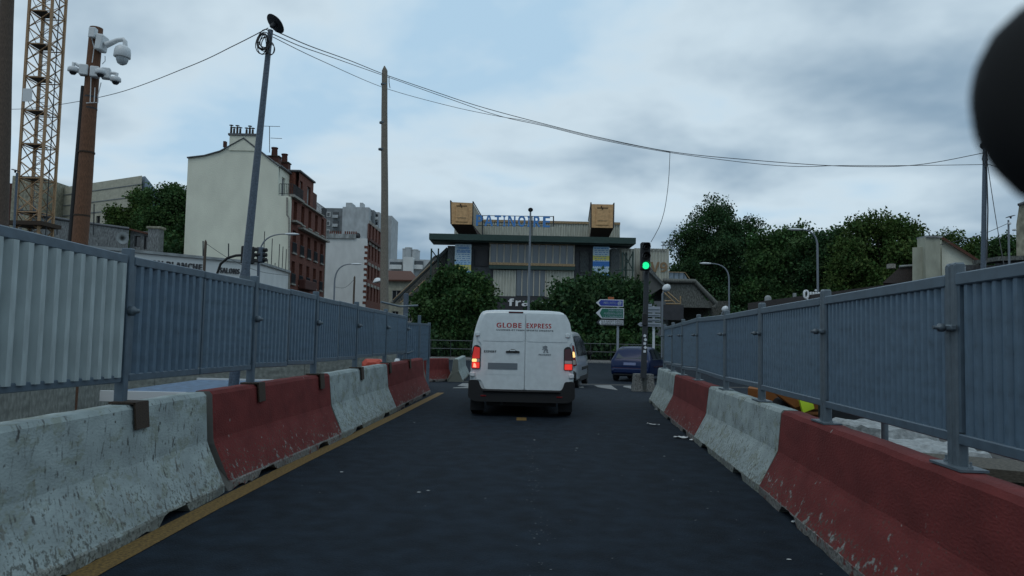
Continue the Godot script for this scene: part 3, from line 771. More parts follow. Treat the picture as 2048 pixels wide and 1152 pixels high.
func build_ice_rink() -> void:
	var t := thing("ice_rink", "ice rink with green canopy, blue roof letters and two tan air ducts behind the trees", "building", Vector3(3, -0.35, -85))
	# canopy
	bx(t, "canopy", -9.165, 11.871, 13.404, 12.53, -84.0, -89.0, M("green_steel"))
	bx(t, "canopy_beam", -8.978, 11.756, 13.254, 11.921, -84.6, -85.1, M("green_steel"))
	# posts and bracing under both ends
	for p in [Vector3(-8.914, 10.919, -84.5), Vector3(-8.292, 11.105, -86.0), Vector3(-7.572, 11.351, -88.0), Vector3(12.037, 10.949, -84.6), Vector3(12.655, 11.138, -86.2), Vector3(13.172, 11.073, -84.5)]:
		part(t, "canopy_post", MB.new().box(Vector3(p.x, (p.y - 0.4) / 2, p.z), Vector3(0.16, p.y + 0.4, 0.16)), M("green_steel"))
	for q in [[Vector3(-8.91, 10.754, -84.5), Vector3(-7.506, 8.889, -88.0)], [Vector3(12.146, 10.951, -84.6), Vector3(13.211, 9.047, -84.6)], [Vector3(13.189, 10.974, -84.6), Vector3(12.171, 9.025, -84.6)], [Vector3(11.239, 9.004, -84.6), Vector3(13.321, 9.05, -84.6)]]:
		part(t, "brace", MB.new().tube(q, 0.06, 5), M("green_steel"))
	# dark back wall, glass band with tan rails
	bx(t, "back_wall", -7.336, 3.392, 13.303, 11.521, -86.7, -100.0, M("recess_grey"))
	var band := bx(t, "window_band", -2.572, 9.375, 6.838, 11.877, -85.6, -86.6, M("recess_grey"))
	part(band, "upper_rail", MB.new().span(-2.645, 11.717, 6.84, 11.939, -85.1, -85.6), M("tan_trim"))
	part(band, "lower_rail", MB.new().span(-2.589, 9.337, 6.879, 9.614, -85.1, -85.6), M("tan_trim"))
	var g0 := [-2.516, 9.643, 6.773, 11.754]
	for k in 12:
		var x0 := lerpf(g0[0], g0[2], k / 12.0); var x1 := lerpf(g0[0], g0[2], (k + 1) / 12.0)
		var lean := rng.randf_range(-0.02, 0.02)
		var mb := MB.new(); mb.quad(Vector3(x0 + 0.04, g0[1], -85.45 + lean), Vector3(x1 - 0.04, g0[1], -85.45 - lean), Vector3(x1 - 0.04, g0[3], -85.45 - lean), Vector3(x0 + 0.04, g0[3], -85.45 + lean))
		part(band, "pane", mb, M("rink_glass"))
	for k in 13:
		var x := lerpf(g0[0], g0[2], k / 12.0)
		part(band, "mullion", MB.new().span(x - 0.05, g0[1], x + 0.05, g0[3], -85.3, -85.5), M("mullion_pale"))
	bx(t, "lower_beam", -2.58, 8.895, 6.886, 9.282, -85.0, -86.0, M("green_steel"))
	# ribbed wall below, with a glazed middle
	var a := [-2.103, 5.484, 0.434, 8.8]
	part(t, "ribbed_wall", MB.new().sheet(Vector3(a[0], a[1], -85.5), Vector3.RIGHT, a[2] - a[0], a[3] - a[1], 0.32, 0.1), M("rink_sheet"))
	a = [3.688, 5.617, 6.831, 8.934]
	part(t, "ribbed_wall", MB.new().sheet(Vector3(a[0], a[1], -85.5), Vector3.RIGHT, a[2] - a[0], a[3] - a[1], 0.32, 0.1), M("rink_sheet"))
	a = [0.429, 5.988, 3.683, 8.863]
	for k in 5:
		var x0 := lerpf(a[0], a[2], k / 5.0); var x1 := lerpf(a[0], a[2], (k + 1) / 5.0)
		var mb := MB.new(); mb.quad(Vector3(x0 + 0.05, a[1], -85.5), Vector3(x1 - 0.05, a[1], -85.5), Vector3(x1 - 0.05, a[3], -85.5), Vector3(x0 + 0.05, a[3], -85.5))
		var pn := part(t, "lower_pane", mb, M("rink_glass"))
		part(pn, "mullion", MB.new().span(x1 - 0.05, a[1], x1 + 0.05, a[3], -85.4, -85.6), M("mullion_pale"))
	# the doorway walls either side of the band, where the banners hang
	bx(t, "pier", -7.198, 6.754, -6.367, 11.259, -85.8, -86.6, M("rink_sheet_dark"))
	bx(t, "pier", 10.87, 7.151, 11.924, 11.491, -85.8, -86.6, M("rink_sheet_dark"))
	a = [11.668, 7.269, 13.697, 11.623]
	part(t, "ribbed_wall", MB.new().sheet(Vector3(a[0], a[1], -86.6), Vector3.RIGHT, a[2] - a[0], a[3] - a[1], 0.32, 0.1), M("rink_sheet"))
	bx(t, "door", 7.556, 8.819, 8.565, 11.239, -86.5, -86.65, M("rink_sheet_dark"))
	bx(t, "door", -4.22, 9.297, -2.763, 11.098, -86.5, -86.65, M("frame_dark"))
	# ground floor shop front
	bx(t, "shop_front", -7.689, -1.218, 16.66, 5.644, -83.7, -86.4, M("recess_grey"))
	bx(t, "shop_fascia", -2.067, 4.313, 9.536, 5.825, -83.56, -83.69, M("fascia_black", 0.03, 0.03, 0.033, 0.5))
	words(t, "shop_lettering", "franprix", -0.393, 4.506, 6.444, 5.584, Vector3(0, 0, -83.55), Basis.IDENTITY, M("letter_white"), 0.12)
	# roof: ribbed sheet rising behind the canopy
	a = [-4.625, 13.784, 9.389, 15.244]
	part(t, "ribbed_roof", MB.new().sheet(Vector3(a[0] - 2.5, a[1] - 0.4, -93.0), Vector3.RIGHT, a[2] - a[0] + 6.0, a[3] - a[1] + 0.4, 0.30, 0.1), M("rink_sheet"))
	part(t, "roof_cap", MB.new().span(a[0] - 2.5, a[3], a[2] + 3.5, a[3] + 0.28, -92.8, -110.0), M("tan_trim"))
	bx(t, "roof_block", a[0] - 2.4, a[1] - 0.4, a[2] + 3.4, a[3] - 0.01, -93.2, -110.0, M("rink_sheet_dark"))
	# air ducts
	duct_box(t, [Vector3(-6.891, 13.743, -85.0), Vector3(-4.515, 13.739, -85.0), Vector3(-4.52, 16.136, -85.0), Vector3(-7.012, 16.193, -85.0)], [Vector3(-5.686, 13.234, -92.0), Vector3(-3.535, 13.221, -92.0), Vector3(-3.645, 15.325, -92.0), Vector3(-5.678, 15.28, -92.0)])
	duct_box(t, [Vector3(8.579, 13.693, -85.0), Vector3(11.065, 13.692, -85.0), Vector3(11.085, 16.312, -85.0), Vector3(8.539, 16.312, -85.0)], [Vector3(9.069, 13.197, -92.0), Vector3(11.22, 13.184, -92.0), Vector3(11.069, 15.407, -92.0), Vector3(8.976, 15.361, -92.0)])
	hull(t, "duct_hopper", [Vector3(-6.891, 13.69, -85.02), Vector3(-4.515, 13.686, -85.02), Vector3(-3.533, 13.161, -92.0), Vector3(-5.684, 13.173, -92.0)], [Vector3(-5.885, 12.579, -87.0), Vector3(-3.851, 12.567, -87.0), Vector3(-3.787, 12.907, -91.0), Vector3(-5.796, 12.923, -91.0)], M("duct_under"))
	hull(t, "duct_hopper", [Vector3(8.582, 13.64, -85.02), Vector3(11.068, 13.639, -85.02), Vector3(11.221, 13.124, -92.0), Vector3(9.07, 13.137, -92.0)], [Vector3(8.689, 12.558, -87.0), Vector3(10.61, 12.544, -87.0), Vector3(10.864, 12.872, -91.0), Vector3(8.974, 12.89, -91.0)], M("duct_under"))
	# letters on a frame
	var rail := MB.new()
	for y in [431.0, 448.0]:
		pass
	rail.tube([Vector3(-3.955, 14.643, -84.3), Vector3(4.433, 14.717, -84.3)], 0.04, 5); rail.tube([Vector3(-3.928, 13.539, -84.3), Vector3(4.452, 13.668, -84.3)], 0.04, 5)
	for p in [[Vector3(-3.406, 14.6, -84.3), Vector3(-3.351, 12.339, -84.3)], [Vector3(2.02, 14.719, -84.3), Vector3(2.069, 12.293, -84.3)], [Vector3(4.377, 14.771, -84.3), Vector3(4.398, 13.612, -84.3)]]:
		rail.tube(p, 0.07, 5)
	part(t, "letter_frame", rail, M("dark_steel"))
	var xs := [[952, 965, "P"], [969, 986, "A"], [989, 1002, "T"], [1006, 1011, "I"], [1016, 1031, "N"], [1036, 1051, "O"], [1055, 1060, "I"], [1067, 1081, "R"], [1086, 1100, "E"]]
	var l0 := [-4.095, 13.486, 3.994, 14.697]
	for q in xs:
		var x0: float = lerpf(l0[0], l0[2], (q[0] - 952) / 148.0); var x1: float = lerpf(l0[0], l0[2], (q[1] - 952) / 148.0)
		words(t, "roof_letter", q[2], x0, l0[1], x1, l0[3], Vector3(0, 0, -84.25), Basis.IDENTITY, M("letter_blue"), 0.14)
	# banners
	var bn := M("banner_print", 1, 1, 1, 0.8); bn.albedo_texture = tex["banner"]
	var bn2 := M("banner_print2", 1, 1, 1, 0.8); bn2.albedo_texture = tex["banner2"]
	a = [-6.393, 7.57, -4.577, 11.55]
	var mb1 := MB.new(); mb1.quad_uv(Vector3(a[0], a[1], -85.2), Vector3(a[2], a[1], -85.2), Vector3(a[2], a[3], -85.2), Vector3(a[0], a[3], -85.2))
	var b1 := part(t, "banner", mb1, bn)
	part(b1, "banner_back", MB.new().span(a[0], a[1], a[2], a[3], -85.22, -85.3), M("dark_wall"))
	words(t, "banner_heading", "HORAIRES", a[0] + 0.35, a[3] - 0.55, a[2] - 0.25, a[3] - 0.28, Vector3(0, 0, -85.19), Basis.IDENTITY, M("letter_blue"), 0.01)
	words(t, "banner_heading", "D'OUVERTURE", a[0] + 0.2, a[3] - 0.95, a[2] - 0.12, a[3] - 0.65, Vector3(0, 0, -85.19), Basis.IDENTITY, M("letter_blue"), 0.01)
	a = [8.861, 7.738, 10.678, 11.608]
	var mb2 := MB.new(); mb2.quad_uv(Vector3(a[0], a[1], -85.2), Vector3(a[2], a[1], -85.2), Vector3(a[2], a[3], -85.2), Vector3(a[0], a[3], -85.2))
	var b2 := part(t, "banner", mb2, bn2)
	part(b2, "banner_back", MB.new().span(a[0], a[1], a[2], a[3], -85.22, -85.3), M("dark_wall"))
	# sloping stair flank beside the left trees
	hull(t, "stair_flank", [Vector3(-13.256, 5.114, -88.0), Vector3(-6.728, 5.37, -88.0), Vector3(-6.883, 11.194, -88.0), Vector3(-8.974, 10.46, -88.0)], [Vector3(-13.859, 5.283, -92.0), Vector3(-7.034, 5.551, -92.0), Vector3(-7.196, 11.639, -92.0), Vector3(-9.382, 10.872, -92.0)], M("wedge_concrete"))
	part(t, "stair_stringer", MB.new().tube([Vector3(-13.269, 5.05, -86.6), Vector3(-7.283, 11.196, -86.6)], 0.22, 4), M("rink_sheet_dark"))
	part(t, "stair_rail", MB.new().tube([Vector3(-12.44, 4.943, -86.3), Vector3(-9.729, 7.572, -86.3)], 0.07, 5), M("tan_trim"))
	part(t, "stair_rail", MB.new().tube([Vector3(-13.23, 5.26, -86.3), Vector3(-8.784, 9.668, -86.3)], 0.06, 5), M("tan_trim"))
	# wing with ribbed wall, graffiti and sloped concrete foot
	a = [14.007, 8.163, 18.043, 11.983]
	part(t, "wing_wall", MB.new().sheet(Vector3(a[0], a[1], -89.0), Vector3.RIGHT, a[2] - a[0], a[3] - a[1], 0.33, 0.1), M("rink_sheet"))
	bx(t, "wing_block", a[0], -0.3, a[2], a[3] - 0.05, -89.05, -100.0, M("rink_sheet_dark"))
	words(t, "graffiti", "MORDANO", 15.799, 11.572, 17.757, 11.977, Vector3(0, 0, -88.88), Basis.IDENTITY, M("sign_text_dark"), 0.01, false, false)
	words(t, "graffiti", "V9", 15.876, 9.262, 17.832, 10.417, Vector3(0, 0, -88.86), Basis.IDENTITY, M("letter_tan"), 0.02)
	for q in [[Vector3(17.287, 12.89, -90.0), Vector3(18.806, 12.923, -90.0)], [Vector3(17.291, 12.479, -90.0), Vector3(18.81, 12.512, -90.0)], [Vector3(17.521, 12.895, -90.0), Vector3(17.529, 12.073, -90.0)], [Vector3(18.456, 12.916, -90.0), Vector3(18.463, 12.093, -90.0)]]:
		part(t, "roof_rail", MB.new().tube(q, 0.05, 5), M("lamp_grey"))
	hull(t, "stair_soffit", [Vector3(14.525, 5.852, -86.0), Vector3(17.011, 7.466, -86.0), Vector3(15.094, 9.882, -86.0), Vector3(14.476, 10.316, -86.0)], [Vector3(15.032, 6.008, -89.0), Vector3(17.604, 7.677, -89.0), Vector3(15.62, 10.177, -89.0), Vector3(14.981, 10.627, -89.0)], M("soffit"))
	hull(t, "stair_edge", [Vector3(14.695, 9.445, -85.6), Vector3(17.38, 6.837, -85.6), Vector3(17.377, 7.225, -85.6), Vector3(14.69, 9.89, -85.6)], [Vector3(14.764, 9.483, -86.0), Vector3(17.461, 6.863, -86.0), Vector3(17.458, 7.253, -86.0), Vector3(14.759, 9.93, -86.0)], M("rink_sheet_dark"))
	hull(t, "concrete_flank", [Vector3(16.95, 5.166, -87.0), Vector3(22.512, 5.175, -87.0), Vector3(20.469, 8.059, -87.0), Vector3(16.923, 7.982, -87.0)], [Vector3(19.482, 5.729, -100.0), Vector3(25.876, 5.739, -100.0), Vector3(23.528, 9.054, -100.0), Vector3(19.452, 8.965, -100.0)], M("wedge_concrete"))
	part(t, "flank_coping", MB.new().tube([Vector3(16.939, 8.08, -86.8), Vector3(20.478, 8.101, -86.8), Vector3(22.906, 5.681, -86.8), Vector3(22.684, 5.171, -86.8)], 0.3, 4), M("wedge_concrete"))
	bx(t, "undercroft_wall", 16.737, -0.946, 27.365, 6.545, -97.5, -98.0, M("wedge_concrete"))
	for k in 4:
		var q := [17.852, 8.212, 20.131, 9.184]
		var x0 := lerpf(q[0], q[2], k / 4.0); var x1 := lerpf(q[0], q[2], (k + 1) / 4.0)
		var cut: float = 0.9 if k == 3 else 0.0
		var mb := MB.new(); mb.quad(Vector3(x0 + 0.04, q[1], -88.0), Vector3(x1 - 0.04, q[1], -88.0), Vector3(x1 - 0.04 - cut * 0.6, q[3], -88.0), Vector3(x0 + 0.04, q[3], -88.0))
		part(t, "glass_balustrade", mb, M("blue_grey_panel"))
	part(t, "balustrade_rail", MB.new().tube([Vector3(17.714, 9.204, -87.9), Vector3(19.649, 9.19, -87.9), Vector3(20.339, 8.292, -87.9)], 0.05, 5), M("tan_trim"))
	# external tan metal stair
	for q in [[Vector3(16.349, 6.775, -84.0), Vector3(17.717, 5.5, -84.0)], [Vector3(16.783, 6.784, -84.0), Vector3(18.151, 5.618, -84.0)], [Vector3(16.525, 5.365, -84.0), Vector3(18.315, 5.404, -84.0)], [Vector3(18.308, 6.274, -84.0), Vector3(18.315, 5.404, -84.0)], [Vector3(16.576, 5.692, -84.0), Vector3(17.444, 5.711, -84.0)]]:
		part(t, "stair_bar", MB.new().tube(q, 0.08, 4), M("tan_trim"))
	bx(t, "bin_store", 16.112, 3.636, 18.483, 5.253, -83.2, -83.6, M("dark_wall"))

# ---- houses on the yellow line's side
func build_left_buildings() -> void:
	# apartment house: cream gable, brick street front along the line of sight
	var t := thing("apartment_house", "tall apartment house with blank cream gable and red brick street front", "building", Vector3(-25, -0.35, -76))
	var z := -72.0; var xr: float = -20.936; var xl: float = -30.655
	var ledge: float = 14.165
	var gable := PackedVector2Array([Vector2(xl, -0.35), Vector2(xr, -0.35), Vector2(xr, ledge), Vector2(-22.127, ledge), Vector2(-22.239, 16.987), Vector2(-25.59, 19.44), Vector2(-27.747, 18.199), Vector2(-29.232, 17.737), Vector2(-30.728, 17.561)])
	part(t, "gable_wall", MB.new().prism(gable, 0.4, Vector3(0, 0, z)), M("cream"))
	part(t, "gable_coping", MB.new().tube([Vector3(-30.782, 17.584, -71.9), Vector3(-29.195, 17.81, -71.9), Vector3(-27.713, 18.271, -71.9), Vector3(-25.561, 19.558, -71.9), Vector3(-22.163, 17.014, -71.9)], 0.09, 5), M("zinc"))
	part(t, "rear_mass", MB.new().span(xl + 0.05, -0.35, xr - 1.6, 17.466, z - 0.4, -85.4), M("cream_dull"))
	hull(t, "roof", [Vector3(-30.894, 17.555, -72.4), Vector3(-22.359, 16.978, -72.4), Vector3(-25.728, 19.444, -72.4), Vector3(-27.897, 18.197, -72.4)], [Vector3(-30.894, 17.555, -72.4) + Vector3(0, 0, -13), Vector3(-22.359, 16.978, -72.4) + Vector3(0, 0, -13), Vector3(-25.728, 19.444, -72.4) + Vector3(0, 0, -13), Vector3(-27.897, 18.197, -72.4) + Vector3(0, 0, -13)], M("zinc"))
	# street front, windows in five bays
	var y0 := -0.35
	var sills := [3.06, 6.047, 9.002, 12.067]
	var ops := []
	for r in sills.size():
		for c in 5:
			ops.append(Rect2(0.75 + c * 2.68, sills[r] - y0, 1.15, 2.15 if r < 3 else 1.85))
	facade(t, Vector3(xr, y0, z - 0.4), Vector3(0, 0, -1), 13.6, ledge - y0, ops, M("brick"), M("frame_white"), M("window_glass"), 0.45, M("stone_trim"), "brick_front")
	part(t, "far_pier", MB.new().box(Vector3(xr - 0.5, (ledge - 0.35) / 2, -86.1), Vector3(1.1, ledge + 0.35, 0.2)), M("stone_trim"))
	for r in sills.size():
		for c in 5:
			if (r + c) % 3 != 1:
				var zz := z - 0.4 - (0.75 + c * 2.68) - rng.randf_range(0.35, 0.7)
				bx(t, "blind", xr - 0.40, sills[r] + 0.05, xr - 0.39, sills[r] + (2.1 if r < 3 else 1.8), zz, zz - 0.45, M("curtain_pane"))
			if r < 3:
				railing(t, "window_rail", Vector3(xr + 0.08, sills[r], z - 0.4 - (0.65 + c * 2.68)), Vector3(xr + 0.08, sills[r], z - 0.4 - (2.0 + c * 2.68)), 0.95, 0.14, M("dark_steel"), 0.022)
	# long stone ledges
	part(t, "stone_ledge", MB.new().box(Vector3(xr + 0.22, sills[3] - 0.16, z - 1.6), Vector3(0.5, 0.18, 2.0)), M("stone_trim"))
	part(t, "stone_ledge", MB.new().box(Vector3(xr + 0.26, sills[3] - 0.5, z - 8.4), Vector3(0.56, 0.2, 11.0)), M("stone_trim"))
	part(t, "stone_ledge", MB.new().box(Vector3(xr + 0.1, ledge + 0.06, z - 1.8), Vector3(0.5, 0.22, 3.6)), M("stone_trim"))
	part(t, "stone_ledge", MB.new().box(Vector3(xr + 0.12, sills[3] + 2.1, z - 8.0), Vector3(0.3, 0.12, 8.2)), M("stone_trim"))
	part(t, "bay_balcony", MB.new().box(Vector3(xr + 0.35, sills[1] + 0.1, z - 5.9), Vector3(0.7, 0.95, 4.4), Basis.IDENTITY, 0.08), M("brick_dark"))
	# attic storey: set back cream room with a terrace, then the raised brick block
	var top: float = 16.934
	facade(t, Vector3(xr - 1.25, ledge + 0.02, z - 0.4), Vector3(0, 0, -1), 3.2, top - ledge, [Rect2(0.8, 0.1, 1.0, 1.95)], M("cream"), M("frame_white"), M("window_glass"), 0.2, null, "attic_wall")
	bx(t, "attic_mass", xr - 6.0, ledge - 1.5, xr - 1.5, top - 0.03, z - 0.45, z - 3.6, M("cream_dull"))
	part(t, "attic_roof", MB.new().box(Vector3(xr - 2.6, top + 0.1, z - 1.9), Vector3(3.2, 0.2, 3.4), Basis.IDENTITY, 0.05), M("zinc"))
	railing(t, "terrace_rail", Vector3(xr - 1.1, ledge + 0.15, z - 0.05), Vector3(xr + 0.2, ledge + 0.15, z - 0.05), 1.0, 0.16, M("dark_steel"), 0.02)
	railing(t, "terrace_rail", Vector3(xr + 0.2, ledge + 0.15, z - 0.05), Vector3(xr + 0.2, ledge + 0.15, z - 3.5), 1.0, 0.16, M("dark_steel"), 0.02)
	var bt: float = 17.218
	facade(t, Vector3(xr - 0.3, ledge + 0.02, z - 3.6), Vector3(0, 0, -1), 5.6, bt - ledge, [Rect2(0.5, 0.3, 0.9, 2.0), Rect2(3.2, 0.3, 1.3, 2.0)], M("brick"), M("frame_white"), M("curtain_pane"), 0.3, null, "attic_brick_wall")
	bx(t, "attic_mass", xr - 5.0, ledge - 1.0, xr - 0.65, bt - 0.03, z - 3.61, z - 9.2, M("brick"))
	part(t, "attic_roof", MB.new().box(Vector3(xr - 2.4, bt + 0.1, z - 6.4), Vector3(4.6, 0.2, 5.9), Basis.IDENTITY, 0.05), M("zinc"))
	facade(t, Vector3(xr - 0.9, ledge + 0.02, z - 9.2), Vector3(0, 0, -1), 3.9, 2.5, [Rect2(0.5, 0.3, 0.9, 1.9)], M("brick_dark"), M("frame_white"), M("curtain_pane"), 0.3, null, "attic_brick_wall")
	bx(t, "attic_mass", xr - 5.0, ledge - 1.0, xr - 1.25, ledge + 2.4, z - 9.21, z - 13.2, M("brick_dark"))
	bx(t, "front_top_mass", xr - 1.55, ledge - 0.1, xr - 0.02, ledge + 0.01, z - 0.42, z - 13.9, M("stone_trim"))
	railing(t, "terrace_rail", Vector3(xr + 0.1, ledge + 0.02, z - 9.3), Vector3(xr + 0.1, ledge + 0.02, z - 13.6), 1.0, 0.2, M("dark_steel"), 0.02)
	# drain pipe, chimneys, aerial
	part(t, "drain_pipe", MB.new().tube([Vector3(-21.215, 13.984, -71.8), Vector3(-21.148, 12.335, -71.8), Vector3(-20.95, 12.057, -71.8), Vector3(-20.607, 3.475, -71.8)], 0.09, 6), M("stone_trim"))
	var ch := part(t, "chimney_stack", MB.new().span(-26.879, 18.365, -24.302, 19.886, -71.9, -73.0), M("cream"))
	part(ch, "chimney_cap", MB.new().span(-27.007, 19.79, -24.24, 19.981, -71.8, -73.1), M("zinc"))
	for px in 7:
		var off: float = [0.0, 6.0, 12.5, 18.5, 31.5, 38.0, 44.0][px]
		var base: Vector3 = Vector3(-26.943, 20.139, -72.4) + Vector3(off * 0.0465, -off * 0.0006, 0)
		var hh: float = [0.62, 0.4, 0.6, 0.42, 0.4, 0.6, 0.4][px]
		part(ch, "chimney_pot", MB.new().lathe([Vector2(0.11, 0), Vector2(0.10, hh), Vector2(0.03, hh + 0.02), Vector2(0.03, hh + 0.1), Vector2(0.2, hh + 0.1), Vector2(0.2, hh + 0.14), Vector2(0.0, hh + 0.2)], 8, base), M("rust"))
	for q in [[Vector3(-23.247, 17.509, -74.0), 1.1, 0.8], [Vector3(-22.86, 17.365, -76.0), 1.0, 0.8]]:
		var c2 := part(t, "small_chimney", MB.new().box(q[0], Vector3(q[1], 1.5, 0.9)), M("brick_dark"))
		part(c2, "chimney_pot", MB.new().lathe([Vector2(0.32, 0), Vector2(0.28, 0.8), Vector2(0.34, 0.85), Vector2(0.34, 0.95)], 8, q[0] + Vector3(0, 0.75, 0)), M("brick_dark"))
		part(c2, "chimney_cap", MB.new().box(q[0] + Vector3(0, 0.78, 0), Vector3(q[1] + 0.15, 0.1, 1.05)), M("rust"))
	bx(t, "roof_vent", -27.882, 18.925, -27.644, 19.505, -73.0, -73.4, M("brick_dark"))
	part(t, "aerial", MB.new().tube([Vector3(-23.412, 18.488, -73.0), Vector3(-23.519, 21.054, -73.0)], 0.035, 4).tube([Vector3(-24.235, 21.038, -73.0), Vector3(-22.513, 21.028, -73.0)], 0.025, 4).tube([Vector3(-23.375, 19.893, -73.0), Vector3(-22.275, 19.869, -73.0)], 0.025, 4), M("dark_steel"))

	# second house down the street: white gable, brick front with pale arches
	t = thing("corner_house", "white gabled house with red brick front and pale window arches", "building", Vector3(-26, -0.35, -112))
	var xr2: float = -20.439; var xl2: float = -26.942; var tp: float = 14.78
	bx(t, "gable_wall", xl2 - 3, -0.35, xr2, tp, -108, -108.4, M("white_render"))
	bx(t, "house_mass", xl2 - 3, -0.35, xr2 - 0.6, tp - 0.3, -108.4, -124.0, M("grey_render"))
	bx(t, "parapet", -26.226, 14.697, -22.023, 15.331, -107.8, -108.6, M("grey_render"))
	for k in 12:
		var p: Vector3 = Vector3(-25.728, 15.394, -108.2) + Vector3(k * 0.30 + (0.35 if k > 5 else 0.0), 0, 0)
		part(t, "chimney_pot", MB.new().lathe([Vector2(0.11, 0), Vector2(0.09, 0.32), Vector2(0.11, 0.36)], 6, p), M("brick"))
	part(t, "roof_vent", MB.new().lathe([Vector2(0.3, 0), Vector2(0.42, 0.3), Vector2(0.3, 0.7), Vector2(0.0, 0.85)], 10, Vector3(-21.883, 14.797, -108.4)), M("dark_steel"))
	ops = []
	for r in 4:
		for c in 5:
			ops.append(Rect2(0.9 + c * 2.6, 6.201 + 0.35 + r * 2.95, 1.1, 2.0))
	facade(t, Vector3(xr2, -0.35, -108.4), Vector3(0, 0, -1), 14.5, tp + 0.35, ops, M("brick"), M("frame_white"), M("window_glass"), 0.3, null, "brick_front")
	for r in ops:
		part(t, "pale_arch", MB.new().box(Vector3(xr2 + 0.05, -0.35 + r.end.y + 0.2, -108.4 - r.get_center().x), Vector3(0.12, 0.42, 1.7)), M("stone_trim"))
	for k in 18:
		part(t, "quoin", MB.new().box(Vector3(xr2 - 0.12, 0.3 + k * 0.78, -108.2), Vector3(0.5 if k % 2 else 0.34, 0.36, 0.46)), M("brick"))
	part(t, "cornice", MB.new().box(Vector3(xr2 + 0.1, tp - 0.1, -115.6), Vector3(0.5, 0.35, 14.6)), M("brick_dark"))

	# far apartment towers
	t = thing("tower_block", "tall white apartment tower with stacked balconies behind the brick houses", "building", Vector3(-40, -0.35, -200))
	bx(t, "blank_wall", -44.515, 10.128, -37.648, 34.343, -200.0, -212.0, M("tower_grey"))
	bx(t, "lift_room", -43.93, 34.176, -42.369, 35.62, -201.0, -206.0, M("tower_grey"))
	bx(t, "lift_room", -40.293, 34.51, -39.512, 35.691, -201.0, -204.0, M("tower_grey"))
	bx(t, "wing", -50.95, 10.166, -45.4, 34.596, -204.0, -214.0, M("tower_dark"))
	for r in 7:
		for c in 2:
			var q := [-49.621, 32.178, -48.561, 33.514]
			var dx := c * 1.75 * 1.0; var dy := r * -2.35
			if c == 0:
				var w := bx(t, "window", q[0], q[1] + dy, q[2], q[3] + dy, -203.85, -204.1, M("frame_white"))
				part(w, "pane", MB.new().span(q[0] + 0.2, q[1] + dy + 0.2, q[2] - 0.2, q[3] + dy - 0.2, -203.8, -203.9), M("window_glass"))
			else:
				var w := bx(t, "balcony", q[0] + dx, q[1] + dy - 0.2, q[2] + dx + 0.4, q[3] + dy, -203.9, -204.1, M("window_dark"))
				part(w, "balcony_front", MB.new().span(q[0] + dx, q[1] + dy - 0.3, q[2] + dx + 0.4, q[1] + dy + 0.5, -203.2, -203.8), M("tower_grey"))
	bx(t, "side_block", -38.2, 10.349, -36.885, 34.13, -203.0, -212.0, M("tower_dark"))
	bx(t, "side_block", -37.421, 10.512, -35.953, 34.104, -206.0, -214.0, M("tower_grey"))
	for r in 9:
		var q := [-37.549, 32.14, -36.347, 33.486]
		var dy := r * -2.15
		var w := bx(t, "balcony", q[0], q[1] + dy, q[2], q[3] + dy, -205.8, -206.05, M("window_dark"))
		part(w, "balcony_front", MB.new().span(q[0] - 0.1, q[1] + dy - 0.2, q[2] + 0.1, q[1] + dy + 0.5, -205.0, -205.7), M("white_render"))
		q = [-38.282, 32.518, -37.491, 33.582]
		w = bx(t, "window", q[0], q[1] + dy, q[2], q[3] + dy, -202.85, -203.05, M("frame_white"))
		part(w, "pane", MB.new().span(q[0] + 0.15, q[1] + dy + 0.2, q[2] - 0.15, q[3] + dy - 0.2, -202.8, -202.9), M("window_glass"))
	bx(t, "rear_wing", -36.985, 10.831, -33.552, 34.139, -212.0, -224.0, M("tower_grey"))

	# little houses seen past the wooden pole
	t = thing("tile_roof_house", "small beige house with red tiled roof beside the wooden pole", "building", Vector3(-19, -0.35, -130))
	var wl := [-21.036, -0.287, -16.007, 10.61]
	facade(t, Vector3(wl[0], -0.35, -130), Vector3.RIGHT, wl[2] - wl[0], wl[3] + 0.35, [Rect2(1.0, 4.0, 1.1, 1.7), Rect2(0.9, 7.3, 1.5, 1.9), Rect2(3.4, 4.0, 1.0, 1.7)], M("beige_panel"), M("frame_white"), M("window_glass"), 0.2, M("stone_trim"))
	bx(t, "house_mass", wl[0], -0.35, wl[2], wl[3] - 0.05, -130.4, -138.0, M("beige_panel"))
	hull(t, "roof", [Vector3(-21.443, 10.337, -129.4), Vector3(-15.585, 10.381, -129.4), Vector3(-15.593, 10.633, -129.4), Vector3(-21.451, 10.589, -129.4)], [Vector3(-22.063, 12.481, -136.0), Vector3(-17.837, 12.485, -136.0), Vector3(-17.842, 12.661, -136.0), Vector3(-22.068, 12.657, -136.0)], M("roof_tile"))
	t = thing("white_flats", "low white flats with pale round chimneys and dark balconies", "building", Vector3(-20, -0.35, -160))
	bx(t, "wall", -25.661, 6.609, -12.839, 17.076, -160.0, -172.0, M("tower_grey"))
	bx(t, "stair_tower", -22.38, 12.625, -20.335, 17.345, -158.0, -160.0, M("white_render"))
	for q in [[-25.353, 15.602, -22.87, 16.433], [-20.391, 15.704, -18.529, 16.743]]:
		var w := bx(t, "balcony", q[0], q[1], q[2], q[3], -159.7, -160.1, M("window_dark"))
		part(w, "balcony_front", MB.new().span(q[0], q[1] - 0.7, q[2], q[1] + 0.2, -159.0, -159.7), M("white_render"))
	for q in [[Vector3(-22.725, 18.365, -162.0), 0.45], [Vector3(-21.892, 18.594, -162.0), 0.75], [Vector3(-20.515, 18.202, -162.0), 0.7], [Vector3(-19.879, 18.005, -162.0), 0.4]]:
		part(t, "chimney", MB.new().lathe([Vector2(q[1], -1.2), Vector2(q[1], 1.0), Vector2(q[1] + 0.05, 1.0), Vector2(q[1] + 0.05, 1.15), Vector2(0, 1.2)], 12, q[0]), M("tower_grey"))

